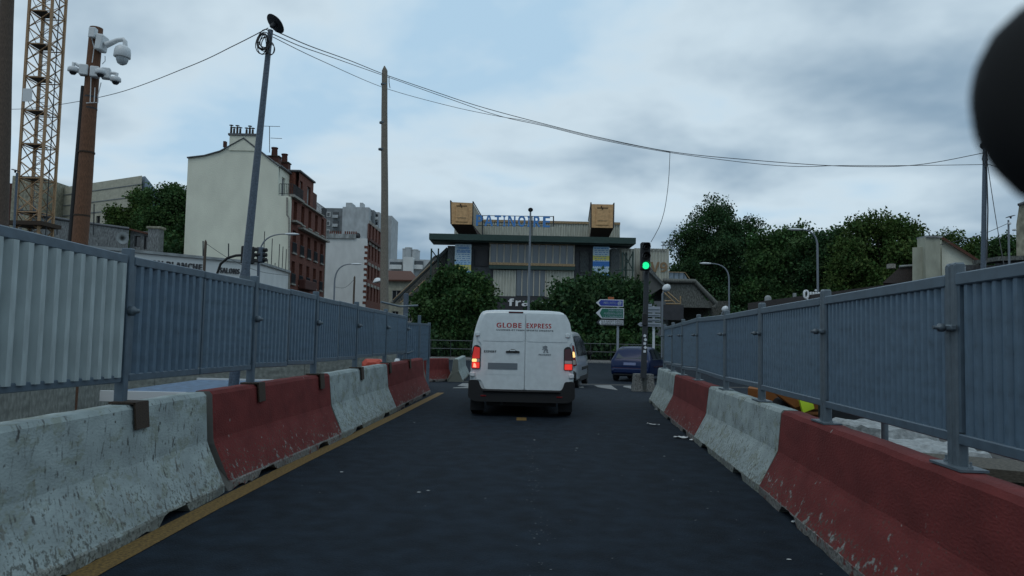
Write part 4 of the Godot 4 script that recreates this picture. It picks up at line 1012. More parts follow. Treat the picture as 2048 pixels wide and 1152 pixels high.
	# low white hall with lettering
	t = thing("white_hall", "low white hall with raised dark lettering in front of the cream gable", "building", Vector3(-26, -0.35, -60))
	var c0: Vector3 = Vector3(-29.263, 6.932, -53.4); var c1: Vector3 = Vector3(-20.596, 6.92, -63.0); var c2b: Vector3 = Vector3(-20.766, 6.995, -71.7)
	c0.y = c1.y
	var u1 := Vector3(c1.x - c0.x, 0, c1.z - c0.z); var w1 := u1.length(); u1 = u1.normalized()
	var u2 := Vector3(c2b.x - c1.x, 0, c2b.z - c1.z); var w2 := u2.length(); u2 = u2.normalized()
	var hh := c1.y + 0.35
	facade(t, Vector3(c0.x, -0.35, c0.z), u1, w1, hh, [Rect2(w1 - 6.2, 2.4, 2.2, 2.95), Rect2(w1 - 3.4, 2.4, 1.7, 2.95), Rect2(w1 - 10.5, 2.4, 2.0, 2.7)], M("white_render"), M("frame_dark"), M("window_dark"), 0.3)
	facade(t, Vector3(c1.x, -0.35, c1.z), u2, w2, hh, [Rect2(0.15, 3.0, 0.9, 2.2), Rect2(2.3, 3.0, 1.0, 2.2), Rect2(4.5, 3.0, 1.0, 2.2), Rect2(6.7, 3.0, 1.0, 2.2)], M("white_render"), M("frame_dark"), M("window_dark"), 0.3)
	var roof := MB.new(); roof.quad(c0 + Vector3(0, -0.02, 0), c1 + Vector3(0, -0.02, 0), c2b * Vector3(1, 0, 1) + Vector3(-8, c1.y - 0.02, 0), c0 + Vector3(-4, -0.02, -14))
	part(t, "flat_roof", roof, M("grey_render"))
	var n1 := u1.cross(Vector3.UP); var n2 := u2.cross(Vector3.UP)
	part(t, "eave", MB.new().box((c0 + c1) / 2 + n1 * 0.0 + Vector3(0, 0.08, 0), Vector3(w1 + 0.3, 0.2, 0.4), Basis(u1, Vector3.UP, n1)), M("grey_render"))
	var c2e := Vector3(c2b.x, c1.y, c2b.z)
	part(t, "eave", MB.new().box((c1 + c2e) / 2 + n2 * 0.0 + Vector3(0, 0.083, 0), Vector3(w2 + 0.2, 0.2, 0.4), Basis(u2, Vector3.UP, n2)), M("grey_render"))
	var bs1 := Basis(u1, Vector3.UP, n1)
	var org := Vector3(c1.x, 0, c1.z)
	words(t, "lettering", "ON BLANCHE", -8.75, c1.y - 0.93, -4.9, c1.y - 0.45, org + n1 * 0.0, bs1, M("frame_dark"), 0.12)
	words(t, "lettering", "SALONS", -3.45, c1.y - 0.97, -1.8, c1.y - 0.56, org, bs1, M("frame_dark"), 0.12)
	for k in 7:
		var p := c1.lerp(c2e, 0.1 + k * 0.13) + Vector3(0, 0.19, 0)
		part(t, "roof_rod", MB.new().tube([p, p + Vector3(0, [2.6, 0.4, 2.3, 0.3, 2.1, 2.0, 1.9][k], 0)], 0.035, 4), M("dark_steel"))
	part(t, "roof_rod", MB.new().tube([Vector3(-24.47, 7.28, -61.0), Vector3(-24.527, 8.472, -61.0)], 0.05, 4), M("dark_steel"))
	part(t, "roof_rod", MB.new().tube([Vector3(-22.81, 7.099, -62.0), Vector3(-22.87, 8.431, -62.0)], 0.05, 4), M("dark_steel"))

	# stained grey house behind the hall
	t = thing("stained_grey_house", "weathered grey rendered house with satellite dish and square chimney", "building", Vector3(-36, -0.35, -70))
	var s0: Vector3 = Vector3(-41.462, 10.838, -66.0); var s1: Vector3 = Vector3(-34.922, 10.555, -70.0); s1.y = s0.y - 0.4
	var us := Vector3(s1.x - s0.x, 0, s1.z - s0.z); var ws := us.length(); us = us.normalized()
	var poly := PackedVector2Array([Vector2(0, 0), Vector2(ws, 0), Vector2(ws, s1.y + 0.35), Vector2(ws * 0.42, s1.y + 0.8), Vector2(ws * 0.1, s0.y + 0.35), Vector2(0, s0.y + 0.2)])
	part(t, "wall", MB.new().prism(poly, 5.0, Vector3(s0.x, -0.35, s0.z), Basis(us, Vector3.UP, us.cross(Vector3.UP))), M("old_render"))
	part(t, "coping", MB.new().tube([s0, Vector3(-40.795, 10.987, -66.3), Vector3(-38.606, 10.739, -67.8), s1 + Vector3(0, 0.05, 0)], 0.14, 4), M("zinc"))
	var sw := [-35.086, 7.704, -32.985, 10.368]
	facade(t, Vector3(sw[0], -0.35, -70.6), Vector3.RIGHT, sw[2] - sw[0], sw[3] + 0.35, [Rect2(0.4, sw[3] - 1.1, 0.55, 1.0), Rect2(1.3, sw[3] - 1.3, 0.55, 1.2)], M("old_render"), M("frame_dark"), M("window_dark"), 0.2)
	part(t, "lean_to_roof", MB.new().box(Vector3(-34.248, 10.327, -70.9), Vector3(2.4, 0.16, 1.4), Basis(Vector3.BACK, -0.22)), M("roof_tile"))
	var ck := part(t, "chimney", MB.new().span(-33.128, 8.119, -32.133, 10.576, -69.9, -70.9), M("old_render"))
	part(ck, "chimney_cap", MB.new().span(-33.284, 10.518, -31.972, 10.745, -69.8, -71.0, 0.05), M("cream_dull"))
	part(t, "satellite_dish", MB.new().lathe([Vector2(0.0, 0.0), Vector2(0.22, 0.03), Vector2(0.42, 0.1), Vector2(0.55, 0.2), Vector2(0.53, 0.2), Vector2(0.0, 0.03)], 16, Vector3(-33.624, 9.18, -66.2), Basis(Vector3.UP, 0.9) * Basis(Vector3.RIGHT, PI / 2), false).tube([Vector3(-33.668, 8.402, -66.2), Vector3(-33.709, 9.178, -66.2)], 0.05, 5), M("grey_render"))
	for q in [[Vector3(-36.312, 12.12, -66.5), Vector3(-36.204, 9.423, -66.5)], [Vector3(-38.758, 9.234, -65.5), Vector3(-38.809, 10.089, -65.5)]]:
		part(t, "vent_pipe", MB.new().tube(q, 0.05, 5), M("dark_steel"))

	# beige offices behind
	t = thing("beige_offices", "long beige office block with a row of small windows behind the camera pole", "building", Vector3(-66, -0.35, -122))
	var b0: Vector3 = Vector3(-78.623, 24.304, -129.0); var b1: Vector3 = Vector3(-55.845, 24.405, -115.0); b0.y = b1.y
	var ub := Vector3(b1.x - b0.x, 0, b1.z - b0.z); var wb := ub.length(); ub = ub.normalized()
	var hb := b1.y + 0.35
	ops = []
	for k in 9:
		ops.append(Rect2(1.0 + k * 2.85, hb - 7.0, 1.5 if k % 4 == 3 else 1.1, 1.6))
		if k < 8: ops.append(Rect2(1.4 + k * 3.2, hb - 11.4, 1.9, 1.7))
	facade(t, Vector3(b0.x, -0.35, b0.z), ub, wb, hb, ops, M("beige_panel"), M("frame_dark"), M("window_dark"), 0.3)
	var nb := ub.cross(Vector3.UP)
	var bsb := Basis(ub, Vector3.UP, nb)
	for q in [[1.3, 0.12], [3.1, 0.12], [4.8, 0.14]]:
		part(t, "band_joint", MB.new().box((b0 + b1) / 2 + nb * 0.03 - Vector3(0, q[0], 0), Vector3(wb, q[1], 0.1), bsb), M("tower_dark"))
	part(t, "spandrel_band", MB.new().box((b0 + b1) / 2 + nb * 0.06 - Vector3(0, 8.6, 0), Vector3(wb - 0.1, 2.2, 0.16), bsb), M("blue_grey_panel"))
	var be := b1 - nb * 0.5; var bf := b0 - nb * 0.5
	hull(t, "sloped_end", [be, be + Vector3(0, -22, 0), be + Vector3(0, -22, -8) + ub * 3.0, be + Vector3(0, -4.4, -8) + ub * 2.0], [bf, bf + Vector3(0, -22, 0), bf + Vector3(0, -22, -16), bf + Vector3(0, -4.4, -16)], M("blue_grey_panel"))
	# house behind the crane
	t = thing("crane_side_flats", "pale concrete flats standing behind the orange crane mast", "building", Vector3(-78, -0.35, -120))
	facade(t, Vector3(-78.507, -0.35, -120), Vector3.RIGHT, 4.6, 24.922 + 0.35, [Rect2(0.8, 19, 1.2, 1.6), Rect2(2.8, 19, 1.2, 1.6), Rect2(0.8, 15.8, 1.2, 1.6), Rect2(2.8, 15.8, 1.2, 1.6)], M("cream_dull"), M("frame_white"), M("window_glass"), 0.2)
	bx(t, "house_mass", -78.507, -0.35, -78.507 + 4.6, 24.922 - 0.1, -120.3, -130, M("cream_dull"))
	bx(t, "brick_wing", -83.131, 14.88, -79.047, 23.91, -121, -130, M("brick_dark"))

# ---- beyond the slate blue fence
func build_right_buildings() -> void:
	var t := thing("dark_restaurant", "low dark building with ribbed brown roof and white letters behind the slate blue fence", "building", Vector3(17, -0.35, -46))
	var z0 := -46.0
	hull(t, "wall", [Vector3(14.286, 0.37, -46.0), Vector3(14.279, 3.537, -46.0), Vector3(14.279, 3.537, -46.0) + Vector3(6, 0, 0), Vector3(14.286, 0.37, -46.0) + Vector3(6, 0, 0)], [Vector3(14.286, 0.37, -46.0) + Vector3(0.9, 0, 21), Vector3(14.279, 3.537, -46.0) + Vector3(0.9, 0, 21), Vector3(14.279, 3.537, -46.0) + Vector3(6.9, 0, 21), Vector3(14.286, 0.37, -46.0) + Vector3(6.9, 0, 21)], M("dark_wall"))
	var r0: Vector3 = Vector3(14.219, 3.684, -46.0); var r1: Vector3 = Vector3(14.656, 3.635, -25.0); r1.y = r0.y
	var back0: Vector3 = r0 + Vector3(6.0, 0.35, 0); var back1: Vector3 = r1 + Vector3(6.0, 0.35, 0)
	var rm := MB.new()
	for k in 30:
		var a := r0.lerp(r1, k / 30.0); var b := r0.lerp(r1, (k + 1) / 30.0); var c := back0.lerp(back1, k / 30.0); var d := back0.lerp(back1, (k + 1) / 30.0)
		rm.loft([[a + Vector3(0.02, 0, 0), b - Vector3(0.02, 0, 0), b + Vector3(-0.02, 0.08, 0), a + Vector3(0.02, 0.08, 0)], [c + Vector3(0.02, 0, 0), d - Vector3(0.02, 0, 0), d + Vector3(-0.02, 0.08, 0), c + Vector3(0.02, 0.08, 0)]], true)
	part(t, "roof", rm, M("roof_dark"))
	part(t, "roof_fascia", MB.new().box((r0 + r1) / 2 + Vector3(-0.12, -0.2, 0), Vector3(r0.distance_to(r1), 0.5, 0.12), Basis((r0 - r1).normalized(), Vector3.UP, (r0 - r1).normalized().cross(Vector3.UP))), M("roof_dark"))
	words(t, "lettering", "Quick", 13.924, 3.447, 15.025, 3.998, Vector3(0, 0, -37), Basis.IDENTITY, M("letter_white"), 0.12)
	part(t, "letter_stand", MB.new().span(13.924, 3.352, 15.024, 3.495, -37.02, -37.15), M("dark_steel"))
	part(t, "roof_vent", MB.new().lathe([Vector2(0.2, -0.3), Vector2(0.2, 0.0), Vector2(0.19, 0.1), Vector2(0.12, 0.19), Vector2(0.0, 0.23)], 14, Vector3(15.395, 4.032, -46.5)), M("grey_render"))
	bx(t, "flue", 17.14, 4.157, 17.292, 4.462, -47.0, -47.2, M("grey_render"))

	t = thing("chimney_house", "pale yellow house with broad chimney breast and red tiled roof slope", "building", Vector3(30, -0.35, -52))
	hull(t, "wall", [Vector3(25.852, 0.505, -50.0), Vector3(27.171, 0.534, -50.0), Vector3(27.265, 7.877, -50.0), Vector3(25.932, 7.783, -50.0)], [Vector3(28.99, 0.398, -56.0), Vector3(31.297, 0.449, -56.0), Vector3(31.404, 8.308, -56.0), Vector3(29.077, 8.184, -56.0)], M("cream_side", 0.44, 0.45, 0.36, 0.92, 0, "soft", Vector3(0.2, 0.1, 0.2)))
	bx(t, "chimney_breast", 26.565, 0.544, 27.526, 8.429, -49.6, -50.6, M("cream_side"))
	part(t, "chimney_cap", MB.new().span(26.582, 8.397, 27.612, 8.526, -49.5, -50.7), M("grey_render"))
	var gp := PackedVector2Array([Vector2(28.022, 8.356), Vector2(30.416, 6.899), Vector2(30.442, -0.35), Vector2(27.917, -0.35)])
	part(t, "gable_wall", MB.new().prism(gp, 0.5, Vector3(0, 0, -50.3)), M("cream"))
	hull(t, "roof", [Vector3(27.736, 8.397, -49.9), Vector3(30.335, 6.794, -49.9), Vector3(30.403, 6.958, -49.9), Vector3(27.803, 8.562, -49.9)], [Vector3(31.755, 9.32, -57.0), Vector3(34.687, 7.488, -57.0), Vector3(34.764, 7.638, -57.0), Vector3(31.832, 9.508, -57.0)], M("roof_tile"))
	bx(t, "annex", 28.556, 0.632, 30.906, 6.586, -48.6, -50.0, M("zinc"))

	t = thing("brown_roof_shed", "brown slate roofed outbuilding beside the pale yellow house", "building", Vector3(25, -0.35, -53))
	hull(t, "roof", [Vector3(24.444, 5.51, -51.0), Vector3(26.458, 5.554, -51.0), Vector3(26.678, 6.689, -51.4), Vector3(25.811, 6.636, -51.4)], [Vector3(26.912, 5.841, -56.0), Vector3(29.124, 5.89, -56.0), Vector3(29.137, 7.091, -56.0), Vector3(28.193, 7.034, -56.0)], M("roof_dark"))
	part(t, "ridge", MB.new().tube([Vector3(25.728, 6.659, -51.3), Vector3(26.627, 6.745, -51.3)], 0.08, 5), M("grey_render"))
	bx(t, "chimney", 25.163, 6.55, 25.529, 6.851, -51.4, -51.9, M("stone_trim"))
	hull(t, "wall", [Vector3(24.754, 0.435, -51.6), Vector3(26.679, 0.476, -51.6), Vector3(26.736, 5.568, -51.6), Vector3(24.798, 5.526, -51.6)], [Vector3(26.937, 0.354, -56.0), Vector3(29.026, 0.399, -56.0), Vector3(29.087, 5.853, -56.0), Vector3(26.984, 5.807, -56.0)], M("brick_dark"))

	t = thing("cream_block", "tall cream rendered house edge beside the round street light", "building", Vector3(36, -0.35, -50))
	var x0: float = 31.395; var yt: float = 10.285
	part(t, "wall", MB.new().prism(PackedVector2Array([Vector2(x0 - 0.1, -0.35), Vector2(x0 + 9, -0.35), Vector2(x0 + 9, yt + 0.6), Vector2(x0 + 0.6, yt + 0.2), Vector2(x0 + 0.2, yt), Vector2(x0, yt - 1.2)]), 8.0, Vector3(0, 0, -48), Basis(Vector3.RIGHT, Vector3.UP, Vector3(-0.72, 0, 1))), M("cream_dull"))
	part(t, "coping", MB.new().tube([Vector3(x0 + 0.1, yt + 0.05, -47.9), Vector3(x0 + 0.6, yt + 0.25, -47.9), Vector3(x0 + 9, yt + 0.65, -47.9)], 0.1, 5), M("zinc"))
	part(t, "bracket_lamp", MB.new().lathe([Vector2(0, 0), Vector2(0.12, 0.03), Vector2(0.12, 0.12), Vector2(0.0, 0.15)], 8, Vector3(31.275, 8.703, -48.0)), M("plastic_white"))
	t = thing("low_wall_roofs", "low grey roofs between the yellow house and the cream house", "building", Vector3(33, -0.35, -47))
	hull(t, "wall", [Vector3(28.98, 0.675, -46.5), Vector3(33.47, 0.773, -46.5), Vector3(33.617, 6.937, -46.5), Vector3(29.084, 6.505, -46.5)], [Vector3(30.226, 0.647, -48.4), Vector3(34.837, 0.747, -48.4), Vector3(34.99, 7.132, -48.4), Vector3(30.334, 6.652, -48.4)], M("zinc"))
	part(t, "roof", MB.new().box(Vector3(31.536, 6.852, -47.0), Vector3(5.5, 0.25, 2.5), Basis(Vector3.BACK, 0.06)), M("wedge_concrete"))

# ---- trees
var leaf_meshes := []
func leaf_cluster(seed_: int, count: int, leaf: float, spread: float) -> ArrayMesh:
	var r := RandomNumberGenerator.new(); r.seed = seed_
	var mb := MB.new()
	for k in count:
		var p := Vector3(r.randfn(), r.randfn() * 0.75, r.randfn()) * spread * 0.5
		var b := Basis.from_euler(Vector3(r.randf_range(-1.1, 1.1), r.randf() * TAU, r.randf_range(-1.1, 1.1)))
		var l := leaf * r.randf_range(0.6, 1.3); var w := l * 0.36
		# a leaf folded along its rib
		var a := p; var t := p + b * Vector3(0, -0.12 * l, -l); var m := p + b * Vector3(0, 0.02 * l, -l * 0.45)
		var s := p + b * Vector3(w, 0.1 * l, -l * 0.45); var q := p + b * Vector3(-w, 0.1 * l, -l * 0.45)
		mb.tri(a, m, q); mb.tri(m, t, q); mb.tri(a, s, m); mb.tri(m, s, t)
	return mb.mesh()

func leaf_mat(key: String) -> StandardMaterial3D:
	if mats.has(key): return mats[key]
	var m := StandardMaterial3D.new()
	m.resource_name = key; m.roughness = 0.85; m.metallic_specular = 0.25; m.vertex_color_use_as_albedo = true
	m.backlight_enabled = true; m.backlight = Color(0.35, 0.45, 0.15); m.cull_mode = BaseMaterial3D.CULL_DISABLED
	mats[key] = m
	return m

# base, overall height, crown box (half sizes), how far up its middle is
func tree(called: String, label: String, at: Vector3, crown_mid: float, half: Vector3, lobes: int, clusters: int, tint: Color, seed_: int, group := "", lobe_size := 0.42, trunk_r := 0.22) -> Node3D:
	var t := thing(called, label, "tree" if called.contains("tree") else "shrub", at, 0.0, group, false)
	var r := RandomNumberGenerator.new(); r.seed = seed_
	var spots := []
	var mb := MB.new()
	mb.tube([Vector3(0, -0.1, 0), Vector3(0.05, crown_mid * 0.35, 0.03), Vector3(-0.05, crown_mid * 0.7, 0), Vector3(0.05, crown_mid + half.y * 0.4, 0)], [trunk_r * 1.3, trunk_r, trunk_r * 0.75, trunk_r * 0.25], 9)
	for k in lobes:
		var d := Vector3(r.randfn(), r.randfn() * 0.9, r.randfn()).normalized() * pow(r.randf_range(0.08, 1.0), 0.45)
		var c := Vector3(d.x * half.x, crown_mid + d.y * half.y, d.z * half.z) * Vector3(0.84, 1, 0.84)
		c.y = crown_mid + d.y * half.y * 0.82
		var size := minf(half.x, half.y) * lobe_size * r.randf_range(0.5, 1.15)
		spots.append([c, size])
		var from := Vector3(0, lerpf(crown_mid - half.y * 0.9, crown_mid, r.randf()), 0)
		mb.tube([from, from.lerp(c, 0.5) + Vector3(0, size * 0.2, 0), c], [trunk_r * 0.45, trunk_r * 0.25, 0.02], 5, false)
	part(t, "trunk", mb, M("bark", 0.045, 0.036, 0.028, 0.95, 0, "mottle2", Vector3(2, 0.5, 2)))
	var mm := MultiMesh.new()
	mm.transform_format = MultiMesh.TRANSFORM_3D; mm.use_colors = true
	mm.mesh = leaf_meshes[seed_ % leaf_meshes.size()]
	mm.instance_count = clusters
	for k in clusters:
		var s: Array = spots[r.randi() % spots.size()]
		var d := Vector3(r.randfn(), r.randfn(), r.randfn()).normalized() * pow(r.randf(), 0.38) * float(s[1])
		if r.randf() < 0.12: d *= 1.1
		d.y *= 0.8
		var b := Basis.from_euler(Vector3(r.randf() * TAU, r.randf() * TAU, r.randf() * TAU)).scaled(Vector3.ONE * r.randf_range(0.75, 1.3))
		mm.set_instance_transform(k, Transform3D(b, s[0] + d))
		var g := r.randf_range(0.65, 1.35)
		mm.set_instance_color(k, Color(tint.r * g * r.randf_range(0.85, 1.25), tint.g * g, tint.b * g * r.randf_range(0.8, 1.1)))
	var o := MultiMeshInstance3D.new()
	o.name = "crown"; o.multimesh = mm; o.material_override = leaf_mat("leaves")
	o.set_meta("kind", "stuff")
	t.add_child(o)
	return t

func build_trees() -> void:
	for k in 4: leaf_meshes.append(leaf_cluster(200 + k, 14, 0.30, 0.62))
	var dark := Color(0.036, 0.078, 0.034); var mid := Color(0.046, 0.096, 0.035); var warm := Color(0.056, 0.100, 0.030)
	var g := "street trees before the ice rink"
	tree("street_tree", "broad dark street tree covering the left part of the ice rink, behind the white railing", Vector3(-4.749, -0.22, -64), 3.4, Vector3(3.5, 4.3, 3.0), 70, 4400, mid, 301, g, 0.30)
	tree("street_tree", "spreading street tree under the glass band of the ice rink, behind the van", Vector3(4.905, -0.22, -65), 3.0, Vector3(3.5, 4.0, 2.8), 60, 3700, dark, 302, g, 0.30)
	tree("street_tree", "rounded street tree below the striped banner, behind the direction signs", Vector3(8.113, -0.22, -65.5), 3.4, Vector3(4.2, 4.3, 2.8), 66, 4200, dark, 303, g, 0.30)
	for k in 9:
		var x: float = lerpf(-6.718, 11.327, k / 8.0)
		tree("roadside_shrub", "dense green shrub growing behind the roadside railing", Vector3(x, -0.22, -61.0 - rng.randf() * 1.2), 0.9, Vector3(1.7, 1.1, 1.0), 9, 520, mid if k % 2 else dark, 320 + k, "shrubs behind the railing", 0.55, 0.06)
	var q := "tall trees beyond the restaurant"
	tree("tall_tree", "tallest dark tree rising beside the ice rink wing", Vector3(28.505, -0.35, -106), 10.6, Vector3(8.2, 12.6, 6.0), 120, 11000, dark, 341, q, 0.29, 0.4)
	tree("tall_tree", "narrow leafy tree behind the street light over the dark restaurant", Vector3(32.242, -0.35, -90), 8.0, Vector3(5.4, 9.2, 3.4), 86, 6400, mid, 342, q, 0.32, 0.3)
	tree("tall_tree", "airy tree with sky gaps behind the restaurant letters", Vector3(36.482, -0.35, -88), 7.8, Vector3(5.4, 8.6, 3.4), 80, 5200, dark, 343, q, 0.29, 0.3)
	tree("tall_tree", "large bright green tree behind the brown roofed shed", Vector3(39.464, -0.35, -82), 8.2, Vector3(6.0, 9.0, 4.0), 96, 6600, warm, 344, q, 0.28, 0.35)
	tree("tall_tree", "low tree showing over the ridge of the pale yellow house", Vector3(52.44, -0.35, -92), 9.2, Vector3(5.4, 7.2, 3.5), 60, 4000, warm, 345, q, 0.32, 0.3)
	tree("tall_tree", "small tree showing beside the cable pole and the round street light", Vector3(55.12, -0.35, -88), 9.0, Vector3(4.4, 6.8, 3.2), 52, 3200, mid, 346, q, 0.32, 0.3)
	for k in 6:
		var x: float = lerpf(21.7, 36.115, k / 5.0)
		tree("understorey_shrub", "dark bushy growth under the tall trees behind the restaurant", Vector3(x, -0.35, -72.0 - rng.randf() * 2.0), 2.4, Vector3(3.0, 2.6, 1.6), 14, 1000, dark, 360 + k, "bushes under the tall trees", 0.5, 0.1)
	var w := "trees behind the white hall"
	tree("garden_tree", "feathery tree in front of the sloped end of the beige offices", Vector3(-48.207, -0.35, -98), 13.4, Vector3(5.0, 7.4, 3.2), 52, 4400, warm, 371, w, 0.30, 0.3)
	tree("garden_tree", "leafy tree pressed against the blank cream gable", Vector3(-42.297, -0.35, -95), 13.4, Vector3(4.6, 7.8, 3.2), 56, 5000, mid, 372, w, 0.32, 0.3)
	tree("garden_tree", "low leafy tree over the roof of the white hall", Vector3(-33.137, -0.35, -78), 8.2, Vector3(2.4, 2.6, 2.0), 16, 1500, dark, 373, w, 0.5, 0.2)
	tree("garden_tree", "low bushy tree beside the square chimney of the grey house", Vector3(-40.434, -0.35, -86), 9.0, Vector3(2.8, 3.4, 2.4), 18, 1700, mid, 374, w, 0.5, 0.2)

# ---- what shows through the gaps under the fences
func build_site() -> void:
	var t := thing("blue_trailer_cover", "flat blue covered trailer with pale edges beyond the fence by the yellow line", "trailer", Vector3(-5.1, 0, -13.8))
	bx(t, "cover", -6.25, 0.30, -3.9, 0.42, -12.0, -15.6, M("tarp_blue"), 0.03)
	for q in [[-6.27, -3.88, -11.94, -12.0], [-6.27, -3.88, -15.6, -15.66]]:
		bx(t, "edge_trim", q[0], 0.29, q[1], 0.45, q[2], q[3], M("plastic_white"))
	bx(t, "edge_trim", -3.9, 0.29, -3.84, 0.45, -12.0, -15.6, M("plastic_white"))
	bx(t, "bed", -6.1, 0.12, -4.1, 0.30, -12.2, -15.4, M("dark_steel"))
	for z in [-13.0, -14.4]:
		for x in [-6.0, -4.25]:
			part(t, "wheel", MB.new().lathe([Vector2(0.06, -0.09), Vector2(0.13, -0.09), Vector2(0.15, -0.05), Vector2(0.15, 0.05), Vector2(0.13, 0.09), Vector2(0.06, 0.09)], 16, Vector3(x, 0.15, z), Basis(Vector3.BACK, PI / 2)), M("rubber"))
	t = thing("concrete_wall", "low pale concrete wall behind the fence by the yellow line", "wall", Vector3(-6.5, 0, -20))
	for k in 7:
		part(t, "wall_panel", MB.new().box(Vector3(-4.6 - k * 0.45, 0.46, -4.2 - k * 1.62), Vector3(0.2, 0.92, 1.68), Basis(Vector3.UP, 0.27), 0.02), M("pale_concrete", 0.36, 0.38, 0.34, 0.93, 0, "mottle", Vector3.ONE * 0.7))
	for k in 5:
		part(t, "wall_panel", MB.new().box(Vector3(-8.6 + k * 1.24, 0.42, -16.6 - k * 1.6), Vector3(0.2, 0.84, 2.02), Basis(Vector3.UP, -0.66), 0.02), M("pale_concrete"))
	var rd := solo("plastic_barrier", MB.new().box(Vector3(-3.35, 0.55, -19.0), Vector3(0.5, 0.5, 0.4), Basis.IDENTITY, 0.08).box(Vector3(-3.35, 0.15, -19.0), Vector3(0.7, 0.3, 0.5), Basis.IDENTITY, 0.05), M("red_plastic", 0.45, 0.06, 0.03, 0.5), "small orange red plastic barrier seen under the fence return", "barrier")
	rd.set_meta("group", "plastic barriers by the fence return")
	solo("plastic_bollard", MB.new().lathe([Vector2(0.16, 0), Vector2(0.16, 0.06), Vector2(0.09, 0.1), Vector2(0.075, 0.75), Vector2(0.05, 0.82), Vector2(0, 0.83)], 12, Vector3(-2.75, 0, -18.9)), M("plastic_white"), "white plastic bollard under the fence return", "bollard")
	# other side: a small machine, covered pallets, boards
	t = thing("orange_machine", "orange compact site machine behind the white barrier with a flaked end", "machine", Vector3(4.6, 0, -12.5))
	part(t, "body", MB.new().box(Vector3(4.6, 0.48, -12.6), Vector3(0.9, 0.44, 1.5), Basis(Vector3.UP, 0.2), 0.07), M("orange"))
	part(t, "hood", MB.new().box(Vector3(4.35, 0.62, -11.6), Vector3(0.55, 0.25, 0.7), Basis(Vector3.UP, 0.2) * Basis(Vector3.RIGHT, 0.3), 0.06), M("orange"))
	part(t, "hazard_plate", MB.new().box(Vector3(4.18, 0.60, -11.02), Vector3(0.2, 0.3, 0.03), Basis(Vector3.UP, 0.3) * Basis(Vector3.BACK, 0.3)), M("vest_yellow"))
	for x in [4.2, 5.0]:
		for z in [-12.0, -13.1]:
			part(t, "wheel", MB.new().lathe([Vector2(0.1, -0.1), Vector2(0.26, -0.1), Vector2(0.29, -0.05), Vector2(0.29, 0.05), Vector2(0.26, 0.1), Vector2(0.1, 0.1)], 16, Vector3(x, 0.29, z), Basis(Vector3.BACK, PI / 2)), M("rubber"))
	var spots := [[Vector3(4.4, 0, -9.4), 0.9, 0.45, 1.2, 0.3, "white sheeted pallet with creased cover beside the dark crate"], [Vector3(4.2, 0, -7.9), 1.0, 0.40, 1.2, -0.2, "white sheeted pallet beneath the wide fence bay"], [Vector3(4.35, 0, -5.55), 1.2, 0.34, 0.8, 0.15, "white sheeted low pallet beside the brown boards"]]
	for s in spots:
		var p: Vector3 = s[0]
		t = thing("sheeted_pallet", s[5], "pallet", p, s[4], "sheeted pallets on the site", false)
		for k in 5: part(t, "slat", MB.new().box(Vector3(0, 0.10, -0.5 * s[3] + 0.1 + k * (s[3] - 0.2) / 4.0), Vector3(s[1], 0.02, 0.09)), M("dark_wood"))
		for k in 3: part(t, "bearer", MB.new().box(Vector3(-0.5 * s[1] + 0.06 + k * (s[1] - 0.12) / 2.0, 0.045, 0), Vector3(0.09, 0.088, s[3])), M("dark_wood"))
		var cover := MB.new()
		var rows := []
		var f := FastNoiseLite.new(); f.seed = int(p.z * 10.0); f.frequency = 2.5
		for i in 13:
			var row := []
			for j in 13:
				var u := i / 12.0 * 2.0 - 1.0; var v := j / 12.0 * 2.0 - 1.0
				var e := maxf(absf(u), absf(v))
				var h: float = s[2] if e < 0.9 else 0.13
				var k: float = 0.5 * (1.0 if e < 0.9 else 1.02)
				row.append(Vector3(u * k * s[1], h + f.get_noise_2d(u, v) * 0.06, v * k * s[3]))
			rows.append(row)
		cover.grid(rows, false, true)
		part(t, "cover", cover, M("tarp_white"))
	t = thing("board_stack", "brown boards leaning under the fence beside the white sheets", "boards", Vector3(4.0, 0, -6.6), -0.5, "", false)
	for k in 4: part(t, "board", MB.new().box(Vector3(0.0, 0.10 + k * 0.10, 0.0 + k * 0.03), Vector3(1.5, 0.09, 0.7), Basis(Vector3.UP, rng.randf_range(-0.06, 0.06))), M("plywood"))
	solo("dark_crate", MB.new().box(Vector3(4.9, 0.3, -10.6), Vector3(1.0, 0.6, 0.9), Basis(Vector3.UP, 0.3), 0.02), M("dark_steel"), "dark closed crate between the orange machine and white sheets", "crate")
	t = thing("steel_prop", "upright grey steel prop under the wide fence bay", "prop", Vector3(2.98, 0, -6.2))
	part(t, "tube", MB.new().tube([Vector3(2.98, 0.02, -6.2), Vector3(2.98, 0.92, -6.2)], 0.028, 8), M("galvanised"))
	part(t, "foot", MB.new().box(Vector3(2.98, 0.01, -6.2), Vector3(0.16, 0.02, 0.16)), M("galvanised"))

# ---- poles, lamps, cables, crane
func cable(called: String, pts: Array, r: float, label: String, group := "overhead cables") -> void:
	var c := Curve3D.new(); c.bake_interval = 0.4
	for k in pts.size():
		var tan: Vector3 = (pts[mini(k + 1, pts.size() - 1)] - pts[maxi(k - 1, 0)]) / 6.0
		c.add_point(pts[k], -tan, tan)
	var line := []
	for p in c.get_baked_points(): line.append(p)
	solo(called, MB.new().tube(line, r * 0.8, 5), M("cable", 0.03, 0.032, 0.035, 0.6), label, "cable", group)

